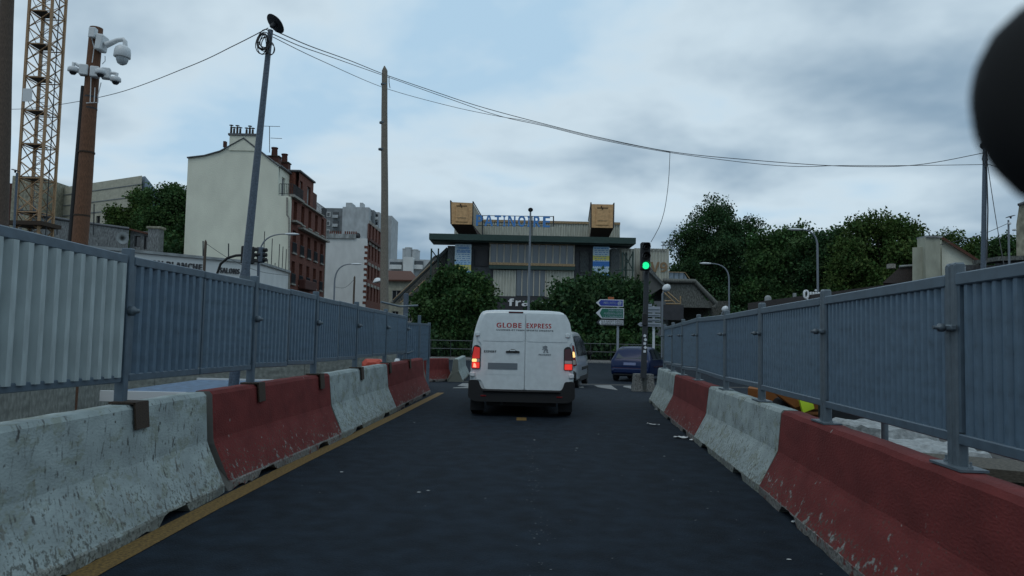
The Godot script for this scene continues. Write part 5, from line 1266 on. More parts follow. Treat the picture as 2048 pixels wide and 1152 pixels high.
func disc_lamp(par: Node3D, at: Vector3, b: Basis, r: float) -> void:
	var d := part(par, "lamp_disc", MB.new().lathe([Vector2(0.0, 0.045), Vector2(r * 0.35, 0.043), Vector2(r * 0.8, 0.03), Vector2(r, 0.0), Vector2(r * 0.97, -0.012), Vector2(r * 0.5, -0.02), Vector2(0, -0.022)], 24, at, b, false), M("dark_steel"))
	part(d, "collar", MB.new().lathe([Vector2(0.05, -0.01), Vector2(0.05, -0.07), Vector2(0.035, -0.12)], 10, at, b), M("dark_steel"))

func arc_lamp(label: String, base: Vector3, bend: Vector3, head: Vector3, r: float, group := "curved street lights") -> void:
	var t := thing("street_lamp", label, "street light", base, 0.0, group)
	var up := Vector3(bend.x, head.y, bend.z)
	var pts := [base, base.lerp(bend, 0.5), bend]
	for k in 8:
		var q := (k + 1) / 8.0
		pts.append(bend.lerp(up, q).lerp(up.lerp(head, q), q))
	var rad := []
	for k in pts.size(): rad.append(lerpf(r * 1.2, r * 0.6, k / float(pts.size() - 1)))
	part(t, "mast", MB.new().tube(pts, rad, 8), M("lamp_grey"))
	var dir := (head - up).normalized()
	var side := dir.cross(Vector3.UP).normalized()
	var hd := []
	for q in [[-0.05, 0.5], [0.15, 1.0], [0.5, 1.1], [0.7, 0.6], [0.78, 0.15]]:
		var ring := []
		for k in 10: ring.append(head + dir * q[0] + (side * cos(TAU * k / 10.0) * 0.13 + Vector3.UP * sin(TAU * k / 10.0) * 0.07) * float(q[1]))
		hd.append(ring)
	part(t, "lantern", MB.new().loft(hd), M("plastic_white"))

func wood_pole(called: String, label: String, foot: Vector3, top: Vector3, r0: float, r1: float, mat: String, point := false) -> Node3D:
	var t := thing(called, label, "pole", foot, 0.0, "wooden poles")
	var pts := []; var rad := []
	for k in 9:
		pts.append(foot.lerp(top, k / 8.0) + Vector3(sin(k * 1.7) * 0.006, 0, 0)); rad.append(lerpf(r0, r1, k / 8.0))
	if point:
		pts.append(top + (top - foot).normalized() * r1 * 1.7); rad.append(0.015)
	part(t, "shaft", MB.new().tube(pts, rad, 14), M(mat))
	return t

func down_to(a: Vector3, b: Vector3, y: float) -> Vector3:   # where the line from a through b reaches height y
	return a + (b - a) * ((y - a.y) / (b.y - a.y))

func build_poles() -> void:
	# pole with cameras
	var top: Vector3 = Vector3(-6.678, 6.145, -12.0); var low: Vector3 = Vector3(-6.739, 2.765, -12.0)
	var foot := down_to(top, low, -0.05)
	var t := wood_pole("camera_pole", "brown wooden pole carrying white security cameras and a black conduit", foot, top, 0.135, 0.098, "wood")
	var ax := (top - foot).normalized()
	var along := func(h: float) -> Vector3: return top - ax * h
	var c0: Vector3 = along.call(0.95) + Vector3(-0.115, 0, 0.02); 
	part(t, "conduit", MB.new().tube([c0, foot + Vector3(-0.16, 0.1, 0.02)], 0.04, 8), M("black"))
	for h in [1.12, 1.30]:
		part(t, "cable_tie", MB.new().tube([along.call(h) + ax * 0.012, along.call(h) - ax * 0.012], 0.106, 14), M("dark_steel"))
	for h in [2.0, 3.0]:
		part(t, "steel_band", MB.new().tube([along.call(h) + ax * 0.012, along.call(h) - ax * 0.012], 0.121, 14), M("rust"))
	part(t, "junction_box", MB.new().box(Vector3(-6.643, 6.009, -11.86), Vector3(0.10, 0.16, 0.1), Basis(Vector3.BACK, -0.05), 0.008), M("plastic_white"))
	for w in [[Vector3(-6.673, 5.936, -11.88), Vector3(-6.625, 5.785, -11.88), Vector3(-6.643, 5.545, -11.88)], [Vector3(-6.642, 5.342, -11.87), Vector3(-6.636, 5.104, -11.87), Vector3(-6.627, 4.902, -11.86)], [Vector3(-6.569, 5.145, -11.87), Vector3(-6.565, 4.904, -11.86)], [Vector3(-6.496, 5.236, -11.9), Vector3(-6.532, 5.036, -11.9), Vector3(-6.514, 4.911, -11.88), Vector3(-6.689, 4.893, -11.86)], [Vector3(-6.457, 5.66, -11.9), Vector3(-6.452, 5.58, -11.9), Vector3(-6.497, 5.531, -11.9)]]:
		part(t, "thin_cable", MB.new().tube(w, 0.007, 5), M("plastic_white"))
	var g := "security cameras on the wooden pole"
	# large dome camera
	t = thing("dome_camera", "large white dome camera hanging from a short arm on the wooden pole", "camera", Vector3(-6.487, 5.834, -12.0), 0.0, g)
	part(t, "wall_box", MB.new().box(Vector3(-6.534, 5.867, -11.92), Vector3(0.11, 0.25, 0.2), Basis(Vector3.BACK, -0.12), 0.015), M("plastic_white"))
	part(t, "arm", MB.new().tube([Vector3(-6.451, 5.837, -11.9), Vector3(-6.267, 5.921, -11.9), Vector3(-6.181, 5.931, -11.9), Vector3(-6.156, 5.899, -11.9), Vector3(-6.152, 5.827, -11.9)], [0.05, 0.035, 0.035, 0.035, 0.035], 10), M("plastic_white"))
	var dc: Vector3 = Vector3(-6.186, 5.73, -11.9)
	part(t, "hood", MB.new().lathe([Vector2(0.03, 0.10), Vector2(0.07, 0.095), Vector2(0.11, 0.06), Vector2(0.123, 0.0), Vector2(0.125, -0.085), Vector2(0.095, -0.09)], 20, dc, Basis(Vector3.BACK, -0.06)), M("plastic_white"))
	part(t, "dome", MB.new().lathe([Vector2(0.092, -0.08), Vector2(0.09, -0.13), Vector2(0.07, -0.18), Vector2(0.03, -0.205), Vector2(0.0, -0.208)], 18, dc, Basis.IDENTITY, false), M("dome_grey", 0.42, 0.46, 0.48, 0.2))
	# three small domes on a collar box
	for q in [[Vector3(-6.916, 5.408, -11.85), Vector3(-6.915, 5.528, -11.85), Vector3(-6.774, 5.445, -11.9), "small dome camera on the arm pointing away from the large dome"], [Vector3(-6.414, 5.335, -11.72), Vector3(-6.454, 5.403, -11.76), Vector3(-6.6, 5.417, -11.9), "small dome camera on the collar between two other small ones"], [Vector3(-6.271, 5.281, -11.9), Vector3(-6.254, 5.385, -11.9), Vector3(-6.437, 5.404, -11.92), "small dome camera on the arm below the large dome"]]:
		t = thing("small_dome_camera", q[3], "camera", q[0], 0.0, g)
		var p: Vector3 = q[0]
		part(t, "arm", MB.new().tube([q[2], q[2].lerp(q[1], 0.8), q[1], p + Vector3(0, 0.03, 0)], 0.024, 8), M("plastic_white"))
		part(t, "mount_box", MB.new().box(q[2] + Vector3(0, -0.02, 0), Vector3(0.13, 0.17, 0.12), Basis(Vector3.UP, 0.3), 0.012), M("plastic_white"))
		part(t, "housing", MB.new().lathe([Vector2(0.0, 0.05), Vector2(0.06, 0.048), Vector2(0.078, 0.03), Vector2(0.08, -0.02), Vector2(0.055, -0.03)], 18, p), M("plastic_white"))
		part(t, "dome", MB.new().lathe([Vector2(0.055, -0.02), Vector2(0.05, -0.05), Vector2(0.03, -0.07), Vector2(0, -0.076)], 14, p, Basis.IDENTITY, false), M("car_glass"))
	# plain poles
	top = Vector3(-8.537, 7.341, -12.6); low = Vector3(-8.402, 3.133, -12.6)
	wood_pole("wooden_pole", "plain brown wooden pole beside the orange crane mast", down_to(top, low, -0.05), top, 0.135, 0.10, "dark_wood")
	top = Vector3(-4.176, 9.721, -24.0); low = Vector3(-3.943, 2.468, -24.0)
	t = wood_pole("wooden_pole", "tall pale grey wooden pole with pointed top rising behind the fence return", down_to(top, low, -0.25), top, 0.145, 0.088, "grey_wood", true)
	for h in [0.42, 1.65, 2.5]:
		part(t, "steel_band", MB.new().tube([top - Vector3(0, h, 0), top - Vector3(0, h + 0.05, 0)], 0.1 + h * 0.006, 14), M("galvanised"))
	part(t, "loose_wire", MB.new().tube([Vector3(-4.012, 9.513, -23.9), Vector3(-4.005, 9.305, -23.9), Vector3(-3.968, 9.13, -23.9)], 0.012, 5), M("cable", 0.03, 0.032, 0.035, 0.6))
	# leaning steel pole with lamp disc and coil of cable
	top = Vector3(-4.567, 6.971, -14.0); low = Vector3(-4.845, 2.33, -14.0)
	foot = down_to(top, low, 0.0)
	t = thing("lamp_pole", "leaning blue grey steel pole with tilted lamp disc and coiled cable", "pole", foot)
	part(t, "shaft", MB.new().tube([foot, foot.lerp(top, 0.35), foot.lerp(top, 0.36), top], [0.095, 0.09, 0.078, 0.048], 12), M("pole_paint"))
	part(t, "sleeve", MB.new().tube([Vector3(-4.851, 2.058, -14.0), Vector3(-4.839, 2.403, -14.0)], 0.10, 12), M("galvanised"))
	disc_lamp(t, Vector3(-4.48, 7.096, -14.0), Basis(Vector3.BACK, -0.62) * Basis(Vector3.RIGHT, -0.45), 0.2)
	var coil := MB.new()
	for k in 9:
		var cpos: Vector3 = Vector3(-4.653, 6.703, -13.9) + Vector3(rng.randf_range(-0.04, 0.04), rng.randf_range(-0.05, 0.05), rng.randf_range(-0.03, 0.08))
		var line := []
		var rx := rng.randf_range(0.06, 0.13); var ry := rng.randf_range(0.12, 0.2)
		for a in 17: line.append(cpos + Vector3(cos(TAU * a / 16.0) * rx, sin(TAU * a / 16.0) * ry, sin(TAU * a / 8.0) * 0.02))
		coil.tube(line, 0.009, 5)
	for k in 3:
		var line := []
		for a in 17: line.append(Vector3(-4.501, 6.566, -13.9) + Vector3(cos(TAU * a / 16.0) * 0.06, sin(TAU * a / 16.0) * (0.09 + k * 0.015), k * 0.02))
		coil.tube(line, 0.008, 5)
	part(t, "cable_coil", coil, M("cable", 0.03, 0.032, 0.035, 0.6))
	# cable pole beyond the other fence
	top = Vector3(14.761, 7.658, -24.0); low = Vector3(14.652, 3.964, -24.0)
	foot = down_to(top, low, -0.25)
	t = thing("cable_pole", "straight grey steel pole with lamp disc and hanging wires beyond the slate blue fence", "pole", foot)
	part(t, "shaft", MB.new().tube([foot, foot.lerp(top, 0.5), foot.lerp(top, 0.51), top], [0.095, 0.088, 0.078, 0.06], 12), M("pole_paint"))
	disc_lamp(t, Vector3(14.779, 7.77, -24.0), Basis(Vector3.RIGHT, -0.8), 0.165)
	for w in [[Vector3(14.666, 7.488, -23.9), Vector3(14.616, 7.281, -23.9), Vector3(14.675, 7.093, -23.9)], [Vector3(14.746, 7.569, -23.9), Vector3(14.771, 7.253, -23.9), Vector3(14.705, 7.014, -23.9)], [Vector3(14.74, 7.252, -23.9), Vector3(14.76, 5.677, -23.9), Vector3(14.702, 4.112, -23.9)]]:
		part(t, "loose_wire", MB.new().tube(w, 0.02, 5), M("cable", 0.03, 0.032, 0.035, 0.6))
	# cables
	cable("overhead_cable", [Vector3(-23.049, 10.06, -30.0), Vector3(-18.933, 9.353, -28.0), Vector3(-16.054, 8.905, -26.0), Vector3(-11.587, 8.177, -22.0), Vector3(-7.741, 7.647, -18.0), Vector3(-5.768, 7.238, -15.5), Vector3(-4.615, 7.007, -14.0)], 0.012, "single cable running from the leaning lamp pole past the camera pole")
	cable("overhead_cable", [Vector3(-4.474, 6.954, -14.0), Vector3(-4.591, 7.742, -16.8), Vector3(-4.397, 8.583, -20.0), Vector3(-4.182, 9.644, -24.15), Vector3(-2.744, 9.19, -24.2), Vector3(-1.147, 8.722, -24.3), Vector3(0.937, 8.201, -24.3), Vector3(2.695, 7.804, -24.3), Vector3(4.926, 7.402, -24.3), Vector3(7.122, 7.186, -24.2), Vector3(10.244, 7.008, -24.1), Vector3(12.555, 7.068, -24.0), Vector3(14.696, 7.497, -24.0)], 0.014, "upper cable from leaning lamp pole over the wooden pole, ending high on the cable pole")
	cable("overhead_cable", [Vector3(-4.518, 6.896, -14.0), Vector3(-4.583, 7.435, -16.0), Vector3(-4.534, 8.096, -18.4), Vector3(-4.189, 9.612, -24.2), Vector3(-2.109, 8.944, -24.3), Vector3(-0.504, 8.457, -24.4), Vector3(0.942, 8.164, -24.4), Vector3(2.707, 7.765, -24.4), Vector3(4.946, 7.394, -24.4), Vector3(7.47, 7.088, -24.3), Vector3(9.021, 6.987, -24.2), Vector3(10.286, 7.047, -24.2), Vector3(12.449, 7.073, -24.1), Vector3(14.72, 7.143, -24.05)], 0.012, "sagging cable beside the upper one, ending lower on the cable pole")
	cable("overhead_cable", [Vector3(-4.515, 6.839, -14.0), Vector3(-4.617, 7.789, -17.8), Vector3(-4.168, 9.207, -24.15), Vector3(-2.121, 8.777, -24.5), Vector3(-0.508, 8.499, -24.6), Vector3(0.463, 8.356, -24.6), Vector3(2.717, 7.824, -24.5), Vector3(4.956, 7.423, -24.45)], 0.010, "lowest cable crossing the wooden pole below its band")
	cable("drop_cable", [Vector3(4.946, 7.41, -24.4), Vector3(4.84, 6.581, -24.0), Vector3(4.704, 5.871, -23.6), Vector3(4.538, 5.26, -23.2), Vector3(4.316, 4.742, -22.8), Vector3(4.012, 4.253, -22.4)], 0.012, "cable hanging down to the green traffic light")
	cable("overhead_cable", [Vector3(14.822, 7.564, -24.0), Vector3(14.818, 6.669, -22.0)], 0.014, "cable leaving the cable pole top away from the lane")
	cable("overhead_cable", [Vector3(14.815, 7.15, -24.0), Vector3(14.811, 6.349, -22.0)], 0.014, "lower cable leaving the cable pole away from the lane")
	cable("guy_wire", [Vector3(14.818, 7.277, -24.0), Vector3(14.609, 5.898, -23.4), Vector3(14.38, 4.769, -22.8), Vector3(14.042, 3.621, -22.0)], 0.014, "slack wire slanting down from the cable pole")
	cable("yard_cable", [Vector3(23.84, 7.063, -43.0), Vector3(26.387, 7.747, -43.5), Vector3(28.363, 8.549, -44.0)], 0.02, "thin cable between the yellow house and the round street light")
	# street lights
	arc_lamp("grey curved street light standing at the white hall, before the brick front", Vector3(-14.689, 2.081, -45.0) * Vector3(1, 0, 1) + Vector3(0, -0.35, 0), Vector3(-14.763, 5.869, -45.0), Vector3(-13.268, 7.134, -45.0), 0.05)
	arc_lamp("thin curved street light before the white gabled house", Vector3(-13.749, 2.436, -60.0) * Vector3(1, 0, 1) + Vector3(0, -0.35, 0), Vector3(-13.778, 5.343, -60.0), Vector3(-12.471, 6.813, -60.0), 0.06)
	arc_lamp("curved street light in front of the tallest dark tree", Vector3(15.481, 2.253, -55.0) * Vector3(1, 0, 1) + Vector3(0, -0.35, 0), Vector3(15.431, 5.807, -55.0), Vector3(14.108, 6.958, -55.0), 0.055)
	arc_lamp("tall curved street light by the restaurant letters", Vector3(17.83, 2.21, -45.0) * Vector3(1, 0, 1) + Vector3(0, -0.35, 0), Vector3(17.788, 7.022, -45.0), Vector3(16.826, 8.06, -45.0), 0.06)
	# post top lamps
	t = thing("disc_street_lamp", "slim grey street light with dark disc head behind the van", "street light", Vector3(1.254, -0.35, -52), 0.0, "post top street lights")
	var ltop: Vector3 = Vector3(1.139, 9.886, -52.0)
	part(t, "mast", MB.new().tube([Vector3(ltop.x, -0.35, -52), Vector3(ltop.x, 2.5, -52), ltop], [0.10, 0.095, 0.06], 10), M("lamp_grey"))
	disc_lamp(t, ltop + Vector3(0, 0.15, 0), Basis(Vector3.RIGHT, -0.9), 0.17)
	for q in [[Vector3(9.589, 4.663, -48.0), "white oval globe street light before the concrete flank of the ice rink", 0.24], [Vector3(15.431, 3.778, -56.0), "half hidden white globe street light under the tallest tree", 0.22]]:
		var p: Vector3 = q[0]
		t = thing("globe_street_lamp", q[1], "street light", Vector3(p.x, -0.35, p.z), 0.0, "globe street lights")
		part(t, "mast", MB.new().tube([Vector3(p.x - 0.25, -0.35, p.z), Vector3(p.x - 0.25, p.y - 0.4, p.z), Vector3(p.x - 0.1, p.y - 0.1, p.z)], 0.06, 8), M("lamp_grey"))
		part(t, "globe", MB.new().lathe([Vector2(0, -q[2]), Vector2(q[2] * 0.7, -q[2] * 0.7), Vector2(q[2], 0), Vector2(q[2] * 0.7, q[2] * 0.7), Vector2(0, q[2])], 16, p, Basis(Vector3.BACK, -0.9) * Basis.from_scale(Vector3(1, 1.25, 1)), false), M("plastic_white"))
	t = thing("shade_street_lamp", "street light with white cone shade beside the tall grey wooden pole", "street light", Vector3(-10.696, 2.502, -60.0) * Vector3(1, 0, 1) + Vector3(0, -0.35, 0), 0.0, "post top street lights")
	var sp: Vector3 = Vector3(-10.447, 5.533, -60.0)
	part(t, "mast", MB.new().tube([Vector3(sp.x + 0.5, -0.35, -60), Vector3(sp.x + 0.5, sp.y - 0.3, -60), sp + Vector3(0.1, 0.1, 0)], 0.06, 8), M("lamp_grey"))
	part(t, "shade", MB.new().lathe([Vector2(0.06, 0.25), Vector2(0.2, 0.2), Vector2(0.4, -0.05), Vector2(0.3, -0.1), Vector2(0, -0.1)], 16, sp, Basis(Vector3.BACK, 0.25), false), M("plastic_white"))
	t = thing("round_street_lamp", "street light with flat round head beside the cream house edge", "street light", Vector3(28.258, 2.996, -44.0) * Vector3(1, 0, 1) + Vector3(0, -0.35, 0), 0.0, "post top street lights")
	var rp: Vector3 = Vector3(28.338, 8.721, -44.0)
	part(t, "mast", MB.new().tube([Vector3(rp.x, -0.35, -44), rp], [0.08, 0.05], 8), M("lamp_grey"))
	disc_lamp(t, rp + Vector3(0.12, 0.2, 0), Basis(Vector3.BACK, 0.3), 0.26)
	part(t, "sensor", MB.new().box(Vector3(28.327, 8.504, -43.9), Vector3(0.14, 0.12, 0.14), Basis.IDENTITY, 0.02), M("plastic_white"))
	# thin wooden service poles by the hall
	for q in [[Vector3(-17.546, 6.447, -44.0), "short dark wooden pole in front of the lettering of the white hall"], [Vector3(-12.648, 5.912, -62.0), "short dark wooden pole before the white gabled house"]]:
		var p: Vector3 = q[0]
		wood_pole("service_pole", q[1], Vector3(p.x, -0.35, p.z), p, 0.10, 0.075, "dark_wood", true)
	cable("service_cable", [Vector3(-17.543, 6.389, -44.0), Vector3(-17.569, 5.877, -48.0), Vector3(-17.305, 5.528, -53.0), Vector3(-17.366, 5.81, -60.0)], 0.018, "slack cable from the short wooden pole across the white hall")
	cable("service_cable", [Vector3(-12.644, 5.791, -62.0), Vector3(-13.273, 5.062, -61.5), Vector3(-13.88, 5.024, -60.5)], 0.018, "slack cable between the short wooden pole and the thin curved street light")
	t = thing("blue_grey_post", "square blue grey post with slatted sign back by the fence return", "post", Vector3(-5.435, -0.35, -40))
	part(t, "shaft", MB.new().box(Vector3(-5.461, 1.6, -40), Vector3(0.24, 3.9, 0.2), Basis.IDENTITY, 0.02), M("pole_paint"))
	# crane
	t = thing("tower_crane", "orange lattice mast of a tower crane with ladder and white notice", "crane", Vector3(-36.697, -0.35, -58))
	var b0: Vector3 = Vector3(-36.693, 8.967, -58.0); var cx := b0.x; var cz := -59.0
	for s in 11:
		var y0 := -0.35 + s * 2.6
		var mb := MB.new()
		for ix in [-1, 1]:
			for iz in [-1, 1]:
				mb.box(Vector3(cx + ix * 0.88, y0 + 1.3, cz + iz * 0.88), Vector3(0.17, 2.6, 0.17))
		for side in 4:
			var ca := Vector3(0.88, 0, 0.88).rotated(Vector3.UP, side * PI / 2); var cb := Vector3(-0.88, 0, 0.88).rotated(Vector3.UP, side * PI / 2)
			for q in 2:
				var a := ca if q == 0 else cb; var b := cb if q == 0 else ca
				mb.tube([Vector3(cx, y0 + q * 1.3, cz) + a, Vector3(cx, y0 + q * 1.3 + 1.3, cz) + b], 0.05, 4, false)
				mb.tube([Vector3(cx, y0 + q * 1.3, cz) + b, Vector3(cx, y0 + q * 1.3 + 1.3, cz) + a], 0.03, 4, false)
			mb.tube([Vector3(cx, y0, cz) + ca, Vector3(cx, y0, cz) + cb], 0.05, 4, false)
		part(t, "mast_section", mb, M("crane"))
		part(t, "platform", MB.new().box(Vector3(cx - 0.3, y0 + 0.1, cz), Vector3(1.1, 0.07, 1.5)), M("dark_steel"))
		var ld := MB.new()
		for x in [-0.2, 0.2]: ld.tube([Vector3(cx + x - 0.1, y0, cz - 0.2), Vector3(cx + x - 0.1, y0 + 2.6, cz - 0.2)], 0.025, 4, false)
		for k in 8: ld.tube([Vector3(cx - 0.3, y0 + k * 0.32, cz - 0.2), Vector3(cx + 0.1, y0 + k * 0.32, cz - 0.2)], 0.018, 4, false)
		part(t, "ladder", ld, M("galvanised"))
	part(t, "hoist_line", MB.new().tube([Vector3(cx + 1.2, -0.3, cz + 0.5), Vector3(cx + 1.2, 28, cz + 0.5)], 0.04, 5), M("dark_steel"))
	part(t, "notice", MB.new().span(-37.59, 18.507, -36.869, 19.512, -58.0, -58.03), M("plastic_white"))
	part(t, "base_frame", MB.new().box(Vector3(cx, 9.194, cz), Vector3(2.6, 0.3, 2.6)), M("rust"))
	t = thing("lamp_mast", "dark mast with flat lamp head in front of the crane", "street light", Vector3(-25.753, -0.35, -40), 0.0, "post top street lights")
	part(t, "mast", MB.new().tube([Vector3(-25.857, -0.35, -40), Vector3(-25.946, 9.39, -40.0)], 0.06, 8), M("pole_paint"))
	disc_lamp(t, Vector3(-26.032, 9.52, -40.0), Basis(Vector3.BACK, -0.25), 0.22)

# ---- traffic lights
func signal_head(par: Node3D, at: Vector3, b: Basis, lit: int, h := 0.86) -> void:
	var body := part(par, "signal_head", MB.new().box(at, Vector3(0.27, h, 0.2), b, 0.03), M("black"))
	for k in 3:
		var c := at + b * Vector3(0, h * (0.33 - 0.33 * k), 0.1)
		var vis := MB.new()
		var rows := []
		for z in [0.0, 0.16]:
			var row := []
			for a in 13:
				var an := -0.35 + (PI + 0.7) * a / 12.0
				row.append(c + b * Vector3(cos(an) * 0.112, sin(an) * 0.112, z))
			rows.append(row)
		vis.grid(rows, false)
		part(body, "visor", vis, M("black"))
		var lens := part(body, "lens", MB.new().lathe([Vector2(0.1, 0.0), Vector2(0.085, 0.02), Vector2(0.05, 0.032), Vector2(0.0, 0.036)], 18, c, b * Basis(Vector3.RIGHT, PI / 2), false), M("lit_green") if lit == k else M("lens_off", 0.02, 0.018, 0.018, 0.2))
		if lit == k:
			lamp(body, c + b * Vector3(0, 0, 0.08), Color(0.1, 1.0, 0.5), 0.012)

func build_signals() -> void:
	var base: Vector3 = Vector3(3.812, -0.065, -22.312)
	var t := thing("traffic_light", "traffic light showing green on a stickered post set in a concrete block", "traffic light", base)
	var hd: Vector3 = Vector3(3.751, 3.763, -21.95)
	var px := 3.807
	part(t, "post", MB.new().tube([Vector3(px - 0.04, base.y + 0.4, -22), Vector3(px, base.y + 2.2, -22), Vector3(px + 0.03, hd.y + 0.1, -22.05)], [0.085, 0.075, 0.075], 12), M("dark_steel"))
	signal_head(t, hd + Vector3(0, 0, 0.12), Basis.IDENTITY, 2, 0.80)
	part(t, "bracket", MB.new().box(Vector3(px, hd.y - 0.42, -21.95), Vector3(0.1, 0.06, 0.26)), M("dark_steel"))
	for k in 5:
		part(t, "sticker", MB.new().box(Vector3(px - 0.03 + (k % 2) * 0.02, base.y + 1.15 + k * 0.11, -21.91), Vector3(0.07, 0.07, 0.012), Basis(Vector3.BACK, k * 0.7)), M("sign_white"))
	part(t, "repeater", MB.new().box(Vector3(px - 0.03, base.y + 2.05, -21.95), Vector3(0.13, 0.36, 0.16), Basis.IDENTITY, 0.02), M("black"))
	# the concrete block: two halves with a slot
	for s in [-1, 1]:
		var f := []
		for q in [[0.0, 1.0], [0.5, 0.86]]:
			var y: float = base.y + q[0]; var k: float = q[1]
			f.append([Vector3(base.x + s * 0.06, y, base.z + 0.26 * k), Vector3(base.x + s * 0.30 * k, y, base.z + 0.26 * k), Vector3(base.x + s * 0.30 * k, y, base.z - 0.26 * k), Vector3(base.x + s * 0.06, y, base.z - 0.26 * k)])
		part(t, "concrete_block", MB.new().loft(f, true), M("concrete"))
	part(t, "block_core", MB.new().box(Vector3(base.x, base.y + 0.22, base.z), Vector3(0.12, 0.42, 0.4)), M("wedge_concrete"))
	# signals across the junction on a curved arm
	t = thing("traffic_light", "two dark traffic light heads on a curved arm behind the leaning lamp pole", "traffic light", Vector3(-12.094, 1.848, -32.0) * Vector3(1, 0, 1) + Vector3(0, -0.35, 0))
	var foot: Vector3 = Vector3(-12.135, 1.848, -32.0) * Vector3(1, 0, 1) + Vector3(0, -0.35, 0)
	part(t, "curved_arm", MB.new().tube([foot, Vector3(-12.223, 3.749, -32.0), Vector3(-12.097, 4.168, -32.0), Vector3(-11.818, 4.424, -32.0), Vector3(-11.471, 4.536, -32.0), Vector3(-10.478, 4.599, -32.0)], 0.055, 8), M("black"))
	signal_head(t, Vector3(-11.12, 4.585, -32.0), Basis(Vector3.UP, 2.6), -1, 0.72)
	signal_head(t, Vector3(-10.828, 4.55, -32.0), Basis(Vector3.UP, 2.0), -1, 0.72)
	t = thing("traffic_light", "grey traffic light seen side on, on the curved street light before the white hall", "traffic light", Vector3(-10.708, 1.901, -33.0) * Vector3(1, 0, 1) + Vector3(0, -0.35, 0))
	part(t, "post", MB.new().tube([Vector3(-10.751, 1.9, -33.0) * Vector3(1, 0, 1) + Vector3(0, -0.35, 0), Vector3(-10.881, 4.977, -33.0)], 0.05, 8), M("pole_paint"))
	var bs := Basis(Vector3.UP, 1.35)
	var at: Vector3 = Vector3(-10.74, 4.679, -33.0)
	var body := part(t, "signal_head", MB.new().box(at, Vector3(0.3, 0.66, 0.2), bs, 0.03), M("pole_paint"))
	for k in 3:
		var c := at + bs * Vector3(0, 0.21 - 0.21 * k, 0.1)
		part(body, "visor", MB.new().tube([c, c + bs * Vector3(0, 0, 0.14)], 0.085, 12), M("black"))
	part(t, "back_board", MB.new().box(at + bs * Vector3(0, 0, -0.12), Vector3(0.3, 0.66, 0.02), bs), M("dark_steel"))

# ---- direction signs and the railing
func arrow_sign(par: Node3D, called: String, x0: float, y0: float, x1: float, y1: float, z: float, mat: String, edge: String, tip := 0.45) -> MeshInstance3D:
	var h := (y1 - y0)
	var m := (y0 + y1) / 2
	var o := part(par, called, MB.new().prism(PackedVector2Array([Vector2(x0, m), Vector2(x0 + h * tip * 1.3, y0), Vector2(x1, y0), Vector2(x1, y1), Vector2(x0 + h * tip * 1.3, y1)]), 0.05, Vector3(0, 0, z)), M(edge))
	var e := 0.045
	part(o, "sign_face", MB.new().prism(PackedVector2Array([Vector2(x0 + 0.28 * h + 0.05, m), Vector2(x0 + h * tip * 1.3 + e, y0 + e), Vector2(x1 - e, y0 + e), Vector2(x1 - e, y1 - e), Vector2(x0 + h * tip * 1.3 + e, y1 - e)]), 0.006, Vector3(0, 0, z + 0.006)), M(mat))
	return o

